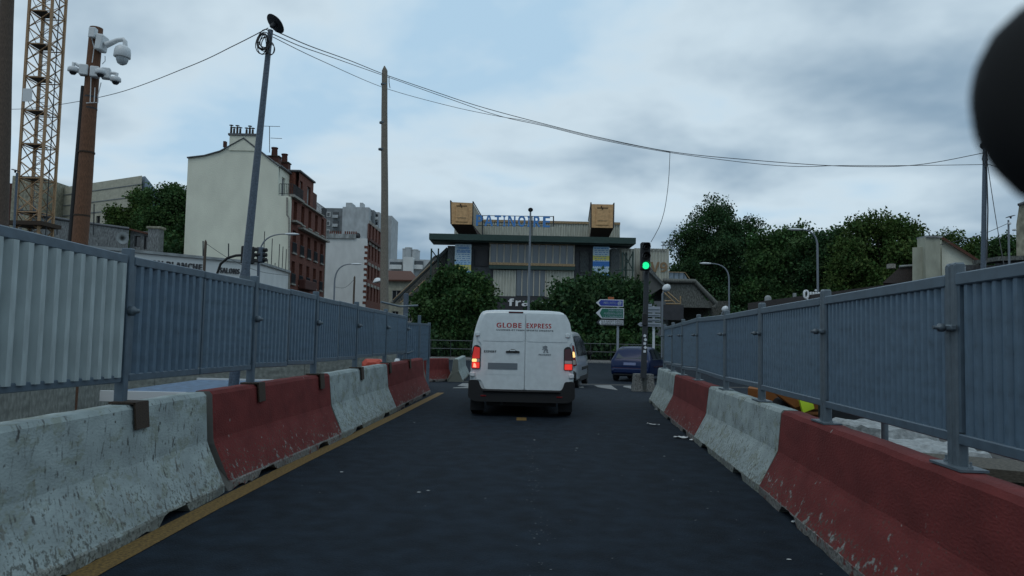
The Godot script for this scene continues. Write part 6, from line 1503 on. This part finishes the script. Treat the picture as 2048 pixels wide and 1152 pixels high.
func build_signs() -> void:
	var z := -50.0
	var t := thing("direction_sign", "post with blue, green and white arrow direction signs in front of the trees", "sign", Vector3(6.929, -0.35, -50.2))
	var px := 6.907
	part(t, "post", MB.new().box(Vector3(px, 1.65, -50.2), Vector3(0.14, 4.0, 0.14), Basis.IDENTITY, 0.01), M("sign_back"))
	part(t, "number_plate", MB.new().span(6.215, 3.976, 6.602, 4.138, -50.0, -50.05), M("lens_orange"))
	var a := [5.444, 3.522, 7.22, 3.975]
	var s := arrow_sign(t, "blue_sign", a[0], a[1], a[2], a[3], z, "sign_blue", "sign_white")
	words(s, "lettering", "A86 ( A15 )", a[0] + 0.48, a[1] + 0.14, a[2] - 0.48, a[3] - 0.14, Vector3(0, 0, z + 0.012), Basis.IDENTITY, M("sign_text"), 0.004, false, false)
	words(s, "motorway_symbol", "#", a[2] - 0.40, a[1] + 0.08, a[2] - 0.10, a[3] - 0.08, Vector3(0, 0, z + 0.012), Basis.IDENTITY, M("sign_text"), 0.004)
	a = [5.454, 2.748, 7.261, 3.426]
	s = arrow_sign(t, "green_sign", a[0], a[1], a[2], a[3], z, "sign_green", "sign_white", 0.4)
	var k := 0
	for w in ["SAINT-DENIS", "AUBERVILLIERS", "LA COURNEUVE"]:
		words(s, "lettering", w, a[0] + (0.78 if k == 0 else 0.5), a[3] - 0.22 - k * 0.2, a[2] - 0.1, a[3] - 0.09 - k * 0.2, Vector3(0, 0, z + 0.012), Basis.IDENTITY, M("sign_text"), 0.004, false, false)
		k += 1
	a = [5.495, 2.298, 7.268, 2.684]
	s = arrow_sign(t, "white_sign", a[0], a[1], a[2], a[3], z, "sign_white", "sign_text_dark")
	k = 0
	for w in ["ILE-SAINT-DENIS", "VILLENEUVE-LA-GARENNE"]:
		words(s, "lettering", w, a[0] + 0.3, a[3] - 0.19 - k * 0.15, a[2] - 0.08, a[3] - 0.07 - k * 0.15, Vector3(0, 0, z + 0.012), Basis.IDENTITY, M("sign_text_dark"), 0.004)
		k += 1
	# backs of another set
	t = thing("direction_sign", "grey backs of four stacked direction signs beside the traffic light", "sign", Vector3(7.761, -0.35, -42))
	px = 7.756
	part(t, "post", MB.new().box(Vector3(px, 1.45, -42.2), Vector3(0.12, 3.6, 0.12), Basis.IDENTITY, 0.01), M("sign_white"))
	for q in [[7.343, 2.909, 8.075, 3.235], [7.347, 2.666, 8.078, 2.855], [7.35, 2.422, 8.081, 2.584], [6.973, 2.147, 8.11, 2.364]]:
		var o := part(t, "sign_back", MB.new().prism(PackedVector2Array([Vector2(q[0], q[1]), Vector2(q[2], q[1]), Vector2(q[2], q[3]), Vector2(q[0], q[3]), Vector2(q[0] - 0.12, (q[1] + q[3]) / 2)]), 0.04, Vector3(0, 0, -42)), M("sign_back"))
		part(o, "clamp_rail", MB.new().span(q[0] + 0.05, (q[1] + q[3]) / 2 - 0.015, q[2] - 0.05, (q[1] + q[3]) / 2 + 0.015, -41.96, -42.0), M("galvanised"))
	part(t, "number_plate", MB.new().span(7.395, 3.257, 7.612, 3.366, -42.0, -42.04), M("sign_back"))
	# roadside railing along the far pavement
	t = thing("roadside_railing", "long grey tubular railing along the far pavement under the trees", "railing", Vector3(0, -0.215, -58.3))
	for k2 in 24:
		var x := -12.0 + k2 * 1.5
		part(t, "railing_post", MB.new().tube([Vector3(x, -0.215, -58.3), Vector3(x, 1.05, -58.3)], 0.03, 6), M("dark_steel"))
	for y in [1.06, 0.45]:
		part(t, "rail", MB.new().tube([Vector3(-12, y, -58.3), Vector3(22.5, y, -58.3)], 0.028, 6), M("rail_grey", 0.11, 0.12, 0.125, 0.6))
	var mesh := MB.new()
	for k2 in 240:
		var x := -12.0 + k2 * 0.1437
		mesh.tube([Vector3(x, -0.1, -58.3), Vector3(x, 1.04, -58.3)], 0.006, 3, false)
	part(t, "wire_infill", mesh, M("dark_steel")).set_meta("kind", "stuff")

# ---- vehicles: x to the right, y up, rear at z = 0, nose towards -z
func wheel(par: Node3D, at: Vector3, r: float, w: float, s: float) -> void:
	var b := Basis(Vector3.BACK, -PI / 2 * s)
	var o := part(par, "wheel", MB.new().lathe([Vector2(r * 0.6, -w / 2), Vector2(r * 0.92, -w / 2), Vector2(r, -w * 0.36), Vector2(r, w * 0.36), Vector2(r * 0.92, w / 2), Vector2(r * 0.62, w / 2)], 28, at, b), M("rubber"))
	part(o, "rim", MB.new().lathe([Vector2(r * 0.62, w * 0.46), Vector2(r * 0.55, w * 0.52), Vector2(r * 0.5, w * 0.38), Vector2(r * 0.2, w * 0.45), Vector2(0.0, w * 0.46)], 20, at, b, false), M("galvanised"))

func rounded(poly: Array, r: float, seg := 4) -> PackedVector2Array:
	var out := PackedVector2Array()
	for k in poly.size():
		var p: Vector2 = poly[k]; var a: Vector2 = poly[(k + poly.size() - 1) % poly.size()]; var b: Vector2 = poly[(k + 1) % poly.size()]
		var ra := minf(r, p.distance_to(a) * 0.45); var rb := minf(r, p.distance_to(b) * 0.45)
		var s := p + (a - p).normalized() * ra; var e := p + (b - p).normalized() * rb
		for q in seg + 1:
			var t := q / float(seg)
			out.append(s.lerp(p, t).lerp(p.lerp(e, t), t))
	return out

func build_van() -> void:
	var t := thing("delivery_van", "white delivery van with red lettering across its closed rear doors", "van", Vector3(0.205, 0, -13.7), deg_to_rad(-0.8), "", false)
	var half := [[0.30, 0.86], [0.38, 0.905], [0.645, 0.92], [0.85, 0.912], [1.05, 0.905], [1.217, 0.894], [1.35, 0.882], [1.475, 0.866], [1.60, 0.835], [1.68, 0.81], [1.76, 0.783], [1.815, 0.757], [1.85, 0.722], [1.872, 0.66], [1.884, 0.5], [1.888, 0.25]]
	var ring := func(z: float, inset: float, top: float, lean: float) -> Array:
		var out := []
		for s in [1, -1]:
			var order := range(half.size()) if s == 1 else range(half.size() - 1, -1, -1)
			for k in order:
				var y: float = half[k][0]; var x: float = half[k][1]
				if y > 0.6: y = 0.6 + (y - 0.6) * top
				out.append(Vector3(s * (x - inset), y - inset * (1.0 if y > 1.2 else -0.3), z - maxf(0.0, y - 0.5) * 0.09 * lean))
		return out
	var secs := []
	for q in [[0.012, 0.06, 1.0, 1.0], [0.0, 0.025, 1.0, 1.0], [-0.035, 0.006, 1.0, 1.0], [-0.10, 0.0, 1.0, 0.9], [-1.2, 0.0, 1.0, 0.2], [-2.8, 0.0, 1.005, 0.0], [-3.3, 0.01, 0.99, 0.0], [-3.7, 0.03, 0.86, 0.0], [-4.15, 0.05, 0.58, 0.0], [-4.5, 0.07, 0.40, 0.0], [-4.85, 0.12, 0.30, 0.0], [-4.92, 0.2, 0.24, 0.0]]:
		secs.append(ring.call(q[0], q[1], q[2], q[3]))
	part(t, "body", MB.new().loft(secs), M("van_white"))
	var F := Basis(Vector3.RIGHT, -0.0898); var O := Vector3(0, 0.5, 0.012)
	# two rear doors with a real gap between them
	var doors := [[[-0.845, 0.16], [0.043, 0.0]], [[0.057, 0.0], [0.845, 0.16]]]
	var lp := rounded([Vector2(0.043, -0.015), Vector2(0.043, 1.335), Vector2(-0.66, 1.325), Vector2(-0.735, 1.18), Vector2(-0.80, 0.85), Vector2(-0.725, 0.78), Vector2(-0.725, 0.30), Vector2(-0.80, 0.27), Vector2(-0.80, 0.15), Vector2(-0.715, 0.14), Vector2(-0.64, -0.015)], 0.03, 3)
	var rp := PackedVector2Array()
	for p in lp: rp.append(Vector2(0.10 - p.x, p.y) if p.x < 0.04 else Vector2(0.057, p.y))
	var d1 := part(t, "rear_door", MB.new().prism(lp, 0.03, O + F * Vector3(0, 0, 0.018), F), M("van_white"))
	var d2 := part(t, "rear_door", MB.new().prism(rp, 0.03, O + F * Vector3(0, 0, 0.018), F), M("van_white"))
	var wl := rounded([Vector2(0.036, 0.83), Vector2(0.036, 1.30), Vector2(-0.62, 1.29), Vector2(-0.70, 0.845), Vector2(-0.69, 0.83)], 0.07, 5)
	var wr := PackedVector2Array()
	for p in wl: wr.append(Vector2(0.10 - p.x, p.y))
	var on := func(x: float, y: float, z: float) -> Vector3: return O + F * Vector3(x, y, 0.018 + z)
	part(d1, "pressed_panel", MB.new().prism(wl, 0.012, on.call(0, 0, 0.007), F), M("van_white"))
	part(d2, "pressed_panel", MB.new().prism(wr, 0.012, on.call(0, 0, 0.007), F), M("van_white"))
	# lower pressing round the plate
	part(d1, "plate_recess", MB.new().prism(rounded([Vector2(0.02, 0.24), Vector2(0.02, 0.53), Vector2(-0.66, 0.53), Vector2(-0.66, 0.24)], 0.04), 0.01, on.call(0, 0, 0.003), F), M("van_white"))
	part(d1, "number_plate", MB.new().prism(PackedVector2Array([Vector2(-0.60, 0.335), Vector2(-0.08, 0.335), Vector2(-0.08, 0.445), Vector2(-0.60, 0.445)]), 0.008, on.call(0, 0, 0.012), F), M("plate"))
	part(d1, "handle", MB.new().prism(rounded([Vector2(-0.289, 0.625), Vector2(-0.046, 0.625), Vector2(-0.046, 0.658), Vector2(-0.10, 0.662), Vector2(-0.135, 0.69), Vector2(-0.20, 0.69), Vector2(-0.235, 0.662), Vector2(-0.289, 0.658)], 0.012, 3), 0.02, on.call(0, 0, 0.02), F), M("black"))
	part(d1, "handle_bar", MB.new().box(on.call(-0.168, 0.665, 0.035), Vector3(0.10, 0.022, 0.02), F, 0.006), M("van_white"))
	var hi := 0.012
	words(d1, "lettering", "GLOBE", -0.464, 1.071, -0.022, 1.157, on.call(0, 0, hi - 0.004), F, M("print_red"), 0.002)
	words(d2, "lettering", "EXPRESS", 0.066, 1.071, 0.506, 1.155, on.call(0, 0, hi - 0.004), F, M("print_red"), 0.002)
	words(d1, "small_lettering", "COURSES ET TRAN", -0.468, 1.016, 0.03, 1.042, on.call(0, 0, hi - 0.004), F, M("print_black"), 0.002)
	words(d2, "small_lettering", "SPORTS URGENTS", 0.066, 1.016, 0.543, 1.042, on.call(0, 0, hi - 0.004), F, M("print_black"), 0.002)
	words(d1, "model_badge", "EXPERT", -0.676, 0.626, -0.457, 0.662, on.call(0, 0, 0.001), F, M("print_black"), 0.006)
	words(d2, "maker_badge", "PEUGEOT", 0.291, 0.594, 0.51, 0.620, on.call(0, 0, 0.001), F, M("chrome"), 0.006)
	# rampant lion emblem
	var lion := PackedVector2Array([Vector2(0.02, 0.98), Vector2(0.3, 0.86), Vector2(0.38, 0.99), Vector2(0.62, 1.0), Vector2(0.78, 0.88), Vector2(0.80, 0.72), Vector2(0.72, 0.60), Vector2(0.86, 0.46), Vector2(0.90, 0.30), Vector2(0.82, 0.16), Vector2(0.98, 0.04), Vector2(0.98, 0.0), Vector2(0.74, 0.0), Vector2(0.66, 0.14), Vector2(0.70, 0.28), Vector2(0.52, 0.36), Vector2(0.40, 0.20), Vector2(0.44, 0.06), Vector2(0.40, 0.0), Vector2(0.16, 0.0), Vector2(0.18, 0.06), Vector2(0.28, 0.10), Vector2(0.26, 0.26), Vector2(0.40, 0.44), Vector2(0.40, 0.52), Vector2(0.18, 0.46), Vector2(0.02, 0.38), Vector2(0.0, 0.46), Vector2(0.12, 0.56), Vector2(0.36, 0.64), Vector2(0.34, 0.70), Vector2(0.12, 0.66), Vector2(0.04, 0.72), Vector2(0.20, 0.80), Vector2(0.16, 0.86)])
	var lz := PackedVector2Array()
	for p in lion: lz.append(Vector2(0.35 + p.x * 0.115, 0.642 + p.y * 0.125))
	part(d2, "lion_emblem", MB.new().prism(lz, 0.012, on.call(0, 0, 0.008), F), M("chrome"))
	# hinges
	for q in [[-0.838, 0.91, -0.757, 0.988], [-0.915, 0.195, -0.823, 0.275], [0.838, 0.91, 0.757, 0.988], [0.915, 0.195, 0.823, 0.275]]:
		part(t, "hinge", MB.new().box(O + F * Vector3((q[0] + q[2]) / 2, (q[1] + q[3]) / 2, 0.02), Vector3(absf(q[2] - q[0]), q[3] - q[1], 0.055), F, 0.012), M("van_white"))
	# tail lights: red above, amber, red below; the nearside amber blinks
	for s in [-1, 1]:
		var fr := []
		for p in [Vector2(0.735, 0.335), Vector2(0.895, 0.335), Vector2(0.893, 0.60), Vector2(0.862, 0.735), Vector2(0.80, 0.76), Vector2(0.735, 0.72)]: fr.append(Vector2(s * p.x, p.y))
		var L := part(t, "tail_light", MB.new().prism(rounded(fr, 0.03, 3), 0.05, O + F * Vector3(0, 0, 0.03), F), M("black"))
		var segs := [[0.515, 0.725, "lit_red_dim" if s == -1 else "lens_dark_red"], [0.455, 0.508, "lit_amber" if s == -1 else "lens_clear"], [0.345, 0.448, "lit_red"]]
		for g in segs:
			var a: float = g[0]; var b: float = g[1]
			var pl := [Vector2(s * 0.748, a), Vector2(s * 0.882, a), Vector2(s * (0.882 if b < 0.6 else 0.848), b), Vector2(s * 0.748, b - (0.02 if b > 0.6 else 0.0))]
			if s == -1 and b < 0.52 and b > 0.5: pl = [Vector2(-0.882, a), Vector2(-0.80, a), Vector2(-0.80, b), Vector2(-0.882, b)]
			part(L, "lens", MB.new().prism(rounded(pl, 0.012, 3), 0.015, O + F * Vector3(0, 0, 0.040), F), M(g[2]))
		if s == -1:
			part(L, "lens", MB.new().prism(rounded([Vector2(-0.795, 0.455), Vector2(-0.748, 0.455), Vector2(-0.748, 0.508), Vector2(-0.795, 0.508)], 0.01, 3), 0.015, O + F * Vector3(0, 0, 0.040), F), M("lens_clear"))
			part(L, "bulb_reflector", MB.new().prism(rounded([Vector2(-0.86, 0.36), Vector2(-0.80, 0.355), Vector2(-0.815, 0.42), Vector2(-0.85, 0.435)], 0.012, 3), 0.006, O + F * Vector3(0, 0, 0.044), F), M("lit_pink"))
			lamp(L, O + F * Vector3(-0.84, 0.48, 0.10), Color(1.0, 0.62, 0.25), 0.003)
		lamp(L, O + F * Vector3(s * 0.82, 0.40, 0.12), Color(1.0, 0.08, 0.04), 0.002)
	part(t, "brake_light", MB.new().box(O + F * Vector3(-0.125, 1.347, 0.014), Vector3(0.26, 0.03, 0.03), F, 0.008), M("lens_dark_red"))
	# bumper
	var bp := rounded([Vector2(-0.935, 0.34), Vector2(-0.93, 0.64), Vector2(-0.755, 0.64), Vector2(-0.735, 0.56), Vector2(-0.70, 0.485), Vector2(0.70, 0.485), Vector2(0.735, 0.56), Vector2(0.755, 0.64), Vector2(0.93, 0.64), Vector2(0.935, 0.34), Vector2(0.82, 0.27), Vector2(-0.82, 0.27)], 0.04, 3)
	var bm := part(t, "rear_bumper", MB.new().prism(bp, 0.32, Vector3(0, 0, 0.075)), M("bumper"))
	part(bm, "bumper_step", MB.new().box(Vector3(0, 0.46, 0.085), Vector3(1.36, 0.035, 0.06), Basis.IDENTITY, 0.012), M("bumper"))
	for s in [-1, 1]:
		part(bm, "reflector", MB.new().box(Vector3(s * 0.665, 0.372, 0.078), Vector3(0.10, 0.026, 0.012), Basis.IDENTITY, 0.004), M("lens_red"))
	part(t, "underbody", MB.new().span(-0.62, 0.18, 0.62, 0.36, -0.2, -4.4), M("black"))
	part(t, "exhaust", MB.new().tube([Vector3(-0.35, 0.22, -0.1), Vector3(-0.35, 0.22, -1.2)], 0.03, 8), M("dark_steel"))
	for s in [-1, 1]:
		wheel(t, Vector3(s * 0.80, 0.33, -0.62), 0.33, 0.23, s); wheel(t, Vector3(s * 0.80, 0.33, -3.85), 0.33, 0.23, s)
		part(t, "mud_flap", MB.new().box(Vector3(s * 0.79, 0.24, -0.26), Vector3(0.24, 0.3, 0.015)), M("black"))
		var win := MB.new(); var x: float = 0.872 * s
		win.quad(Vector3(x, 1.10, -2.75), Vector3(x, 1.10, -3.55), Vector3(0.80 * s, 1.55, -3.3), Vector3(0.83 * s, 1.62, -2.75))
		part(t, "side_window", win, M("car_glass"))
		part(t, "door_mirror", MB.new().box(Vector3(s * 1.02, 1.12, -3.5), Vector3(0.18, 0.26, 0.12), Basis.IDENTITY, 0.04).tube([Vector3(s * 0.86, 1.05, -3.5), Vector3(s * 1.0, 1.08, -3.5)], 0.03, 6), M("black"))
	var ws := MB.new(); ws.quad(Vector3(-0.74, 1.70, -3.62), Vector3(0.74, 1.70, -3.62), Vector3(0.82, 1.16, -4.25), Vector3(-0.82, 1.16, -4.25))
	part(t, "windscreen", ws, M("car_glass"))

# stations: [z, bottom, shoulder, roof, half width low, half width at shoulder, half width at roof]
func car_shell(st: Array) -> MB:
	var rings := []
	for q in st:
		var y0: float = q[1]; var ys: float = q[2]; var yr: float = q[3]; var wb: float = q[4]; var ws: float = q[5]; var wr: float = q[6]
		var h := [[wb * 0.82, y0], [wb * 0.97, y0 + 0.05], [wb, y0 + 0.13], [lerpf(wb, ws, 0.6), lerpf(y0, ys, 0.55)], [ws, lerpf(y0, ys, 0.8)], [ws - 0.015, ys], [lerpf(ws, wr, 0.55), lerpf(ys, yr, 0.5)], [wr, lerpf(ys, yr, 0.86)], [wr - 0.05, lerpf(ys, yr, 0.96)], [wr - 0.16, yr], [wr * 0.4, yr + 0.02]]
		var ring := []
		for k in h.size(): ring.append(Vector3(h[k][0], h[k][1], q[0]))
		for k in range(h.size() - 1, -1, -1): ring.append(Vector3(-h[k][0], h[k][1], q[0]))
		rings.append(ring)
	return MB.new().loft(rings)

func build_cars() -> void:
	# light van ahead, turning away
	var yaw := deg_to_rad(-11.5)
	var corner: Vector3 = Vector3(2.074, 0.116, -24.3)
	var place := Vector3(corner.x, ground_y(25.3), -24.3) - Basis(Vector3.UP, yaw) * Vector3(0.90, 0, 0)
	var t := thing("small_van", "silver grey small van half hidden ahead of the white delivery van", "van", place, yaw, "", false)
	part(t, "body", car_shell([[0.03, 0.34, 0.95, 1.70, 0.76, 0.78, 0.60], [0.0, 0.30, 0.98, 1.78, 0.84, 0.86, 0.68], [-0.06, 0.26, 1.0, 1.80, 0.89, 0.90, 0.71], [-0.5, 0.22, 1.02, 1.82, 0.91, 0.915, 0.72], [-2.0, 0.20, 1.02, 1.82, 0.91, 0.915, 0.72], [-2.6, 0.20, 1.0, 1.78, 0.91, 0.91, 0.71], [-3.1, 0.22, 0.98, 1.45, 0.90, 0.90, 0.68], [-3.5, 0.22, 0.95, 1.12, 0.89, 0.88, 0.66], [-4.0, 0.25, 0.82, 0.90, 0.84, 0.80, 0.6], [-4.2, 0.32, 0.68, 0.72, 0.7, 0.66, 0.5]]), M("car_silver"))
	part(t, "rear_bumper", MB.new().box(Vector3(0, 0.42, 0.0), Vector3(1.78, 0.32, 0.22), Basis.IDENTITY, 0.06), M("bumper"))
	for s in [-1, 1]:
		var lg := MB.new()
		for yy in 6: pass
		var L := part(t, "tail_light", MB.new().prism(rounded([Vector2(s * 0.74, 0.72), Vector2(s * 0.90, 0.74), Vector2(s * 0.80, 1.38), Vector2(s * 0.70, 1.38)], 0.04, 3), 0.16, Vector3(0, 0, 0.06)), M("lens_red"))
		part(L, "lens", MB.new().prism(rounded([Vector2(s * 0.76, 1.0), Vector2(s * 0.86, 1.0), Vector2(s * 0.83, 1.18), Vector2(s * 0.75, 1.18)], 0.03, 3), 0.05, Vector3(0, 0, 0.08)), M("lit_amber") if s == 1 else M("lens_clear"))
		part(L, "lens", MB.new().prism(rounded([Vector2(s * 0.76, 0.78), Vector2(s * 0.88, 0.78), Vector2(s * 0.87, 0.92), Vector2(s * 0.76, 0.92)], 0.03, 3), 0.05, Vector3(0, 0, 0.075)), M("lens_clear"))
		if s == 1: lamp(L, Vector3(s * 0.8, 1.09, 0.15), Color(1.0, 0.7, 0.3), 0.004)
		var g := MB.new()
		var x := 0.015
		g.quad(Vector3(s * (0.90 + x), 1.04, -1.75), Vector3(s * (0.90 + x), 1.04, -3.0), Vector3(s * (0.79 + x), 1.50, -2.75), Vector3(s * (0.75 + x), 1.68, -1.75))
		part(t, "side_window", g, M("car_glass_pale"))
		var g2 := MB.new()
		g2.quad(Vector3(s * (0.90 + x), 1.04, -0.25), Vector3(s * (0.90 + x), 1.04, -1.65), Vector3(s * (0.75 + x), 1.68, -1.65), Vector3(s * (0.75 + x), 1.68, -0.25))
		part(t, "side_window", g2, M("car_glass_pale"))
		part(t, "side_strip", MB.new().box(Vector3(s * 0.925, 0.62, -2.3), Vector3(0.02, 0.10, 1.9), Basis.IDENTITY, 0.006), M("bumper"))
		part(t, "sill", MB.new().box(Vector3(s * 0.89, 0.30, -2.0), Vector3(0.06, 0.18, 2.3), Basis.IDENTITY, 0.02), M("bumper"))
		part(t, "door_mirror", MB.new().box(Vector3(s * 1.02, 1.10, -2.85), Vector3(0.2, 0.16, 0.10), Basis.IDENTITY, 0.04), M("black"))
		wheel(t, Vector3(s * 0.80, 0.31, -0.75), 0.31, 0.2, s); wheel(t, Vector3(s * 0.80, 0.31, -3.35), 0.31, 0.2, s)
	var rw := MB.new(); rw.quad(Vector3(-0.66, 1.06, 0.035), Vector3(0.66, 1.06, 0.035), Vector3(0.56, 1.62, 0.035), Vector3(-0.56, 1.62, 0.035))
	part(t, "rear_window", rw, M("car_glass"))
	part(t, "aerial", MB.new().tube([Vector3(0.3, 1.83, -0.4), Vector3(0.45, 2.05, -0.15)], 0.012, 5), M("black"))

	# blue hatchback turning away behind the traffic light
	yaw = deg_to_rad(-23)
	var c: Vector3 = Vector3(5.029, -0.35, -33.207)
	t = thing("blue_hatchback", "dark blue hatchback turning away behind the traffic light", "car", Vector3(c.x - 0.05, -0.345, c.z + 0.7), yaw, "", false)
	part(t, "body", car_shell([[0.0, 0.38, 0.62, 0.66, 0.66, 0.70, 0.62], [-0.03, 0.30, 0.74, 0.80, 0.76, 0.79, 0.68], [-0.09, 0.26, 0.86, 0.92, 0.81, 0.83, 0.70], [-0.16, 0.24, 0.90, 1.02, 0.83, 0.84, 0.70], [-0.34, 0.22, 0.92, 1.28, 0.84, 0.845, 0.66], [-0.46, 0.20, 0.92, 1.38, 0.84, 0.845, 0.645], [-0.75, 0.20, 0.92, 1.44, 0.84, 0.845, 0.64], [-1.5, 0.20, 0.91, 1.46, 0.84, 0.845, 0.64], [-2.1, 0.20, 0.90, 1.40, 0.84, 0.84, 0.64], [-2.7, 0.22, 0.88, 1.02, 0.83, 0.83, 0.66], [-3.3, 0.24, 0.76, 0.84, 0.80, 0.78, 0.6], [-3.65, 0.3, 0.6, 0.66, 0.66, 0.62, 0.5]]), M("car_blue"))
	var bw := MB.new(); bw.quad(Vector3(-0.62, 0.965, -0.105), Vector3(0.62, 0.965, -0.105), Vector3(0.50, 1.375, -0.425), Vector3(-0.50, 1.375, -0.425))
	part(t, "rear_window", bw, M("car_glass_pale"))
	part(t, "rear_bumper", MB.new().box(Vector3(0, 0.45, -0.03), Vector3(1.56, 0.26, 0.2), Basis.IDENTITY, 0.07), M("car_blue"))
	part(t, "lower_valance", MB.new().box(Vector3(0, 0.30, -0.06), Vector3(1.4, 0.12, 0.14), Basis.IDENTITY, 0.03), M("bumper"))
	part(t, "red_trim", MB.new().box(Vector3(0, 0.575, 0.07), Vector3(1.46, 0.016, 0.012)), M("lens_dark_red"))
	part(t, "number_plate", MB.new().box(Vector3(0, 0.74, -0.01), Vector3(0.52, 0.12, 0.02), Basis(Vector3.RIGHT, -0.3), 0.004), M("plate_blue", 0.12, 0.15, 0.27, 0.5))
	for s in [-1, 1]:
		part(t, "boot_grip", MB.new().box(Vector3(s * 0.42, 0.85, -0.075), Vector3(0.26, 0.025, 0.02), Basis(Vector3.BACK, s * 0.12), 0.005), M("black"))
		part(t, "tail_light", MB.new().prism(rounded([Vector2(s * 0.48, 0.60), Vector2(s * 0.76, 0.60), Vector2(s * 0.77, 0.74), Vector2(s * 0.70, 0.77)], 0.02, 3), 0.10, Vector3(0, 0, 0.045), Basis(Vector3.UP, s * 0.2)), M("lens_brown", 0.17, 0.03, 0.018, 0.25))
		var g := MB.new(); var x := 0.012
		g.quad(Vector3(s * (0.83 + x), 0.945, -0.62), Vector3(s * (0.835 + x), 0.945, -1.3), Vector3(s * (0.67 + x), 1.365, -1.3), Vector3(s * (0.675 + x), 1.345, -0.72))
		part(t, "side_window", g, M("car_glass_pale"))
		var g2 := MB.new()
		g2.quad(Vector3(s * (0.835 + x), 0.945, -1.38), Vector3(s * (0.835 + x), 0.94, -2.45), Vector3(s * (0.67 + x), 1.33, -2.1), Vector3(s * (0.67 + x), 1.365, -1.38))
		part(t, "side_window", g2, M("car_glass_pale"))
		part(t, "side_strip", MB.new().box(Vector3(s * 0.85, 0.62, -1.75), Vector3(0.02, 0.035, 1.9)), M("lens_dark_red"))
		part(t, "belt_strip", MB.new().box(Vector3(s * 0.845, 0.93, -1.5), Vector3(0.015, 0.018, 1.9)), M("galvanised"))
		part(t, "door_mirror", MB.new().box(Vector3(s * 0.98, 0.98, -2.3), Vector3(0.18, 0.12, 0.1), Basis.IDENTITY, 0.03), M("black"))
		wheel(t, Vector3(s * 0.745, 0.285, -0.65), 0.285, 0.18, s); wheel(t, Vector3(s * 0.745, 0.285, -3.0), 0.285, 0.18, s)
	part(t, "roof_rack_rail", MB.new().tube([Vector3(-0.55, 1.46, -0.75), Vector3(0.55, 1.46, -0.75)], 0.012, 5), M("galvanised"))

# ---- last: litter, and the mirror of the car we look out of
func build_small_things() -> void:
	var bits := [[Vector3(2.479, -0.0, -11.265), 0.14, "crumpled white paper beside the dark broken end of the red barrier"], [Vector3(2.578, -0.0, -11.012), 0.07, "small white scrap at the joint of red and white barriers"], [Vector3(2.374, -0.0, -12.892), 0.12, "pale wooden splinter lying on the lane near the white barrier"], [Vector3(2.245, -0.0, -6.142), 0.05, "tiny white scrap at the foot of the long red barrier"], [Vector3(2.958, -0.0, -15.758), 0.06, "pale scrap beside the last white barrier"]]
	for q in bits:
		var f := FastNoiseLite.new(); f.seed = int(q[1] * 1000.0); f.frequency = 9.0
		var rows := []
		var sp: bool = q[2].begins_with("pale wooden")
		for i in 7:
			var row := []
			for j in 7:
				var u: float = (i / 6.0 - 0.5) * q[1] * (2.0 if sp else 1.4); var v: float = (j / 6.0 - 0.5) * q[1] * (0.25 if sp else 0.9)
				row.append(Vector3(u, 0.014 + absf(f.get_noise_2d(u * 3.0, v * 3.0)) * q[1] * 0.3, v))
			rows.append(row)
		var mb := MB.new(); mb.grid(rows, false, true)
		var o := solo("litter_scrap", mb, M("paper"), q[2], "litter", "litter on the lane")
		o.position = q[0]; o.rotation.y = q[1] * 20.0
	for k in 12:
		var p := Vector3(rng.randf_range(-2.0, 2.1), 0.006, -rng.randf_range(3.6, 12.5))
		var s := rng.randf_range(0.006, 0.014)
		var ring := []
		for a in 6: ring.append(Vector3(cos(TAU * a / 6.0) * s * rng.randf_range(0.6, 1.4) * 1.6, 0.004, sin(TAU * a / 6.0) * s))
		var mb := MB.new(); mb.fan(ring, Vector3.UP)
		var o := solo("road_speck", mb, M("paper"), "small pale speck of grit stuck to the lane surface", "grit", "pale specks on the lane")
		o.position = p
	# interior mirror
	var c: Vector3 = Vector3(0.11, 1.443, -0.135)
	var t := thing("interior_mirror", "black out of focus interior mirror housing close to the windscreen", "mirror", c, 0.0, "", false)
	var rings := []
	for k in 15:
		var an := PI * k / 14.0
		var x := -cos(an)
		var r := pow(maxf(1.0 - pow(absf(x), 2.2), 0.0), 1.0 / 2.2)
		var ring := []
		for a in 20: ring.append(Vector3(x * 0.0285, sin(TAU * a / 20.0) * 0.0225 * maxf(r, 0.02), cos(TAU * a / 20.0) * 0.012 * maxf(r, 0.02)))
		rings.append(ring)
	var hb := part(t, "housing", MB.new().loft(rings), M("mirror_black", 0.003, 0.003, 0.0035, 0.9))
	hb.rotation.z = -0.12
	part(t, "stalk", MB.new().tube([Vector3(0.01, 0.02, -0.005), Vector3(0.012, 0.05, -0.03), Vector3(0.012, 0.07, -0.05)], 0.006, 8), M("black"))
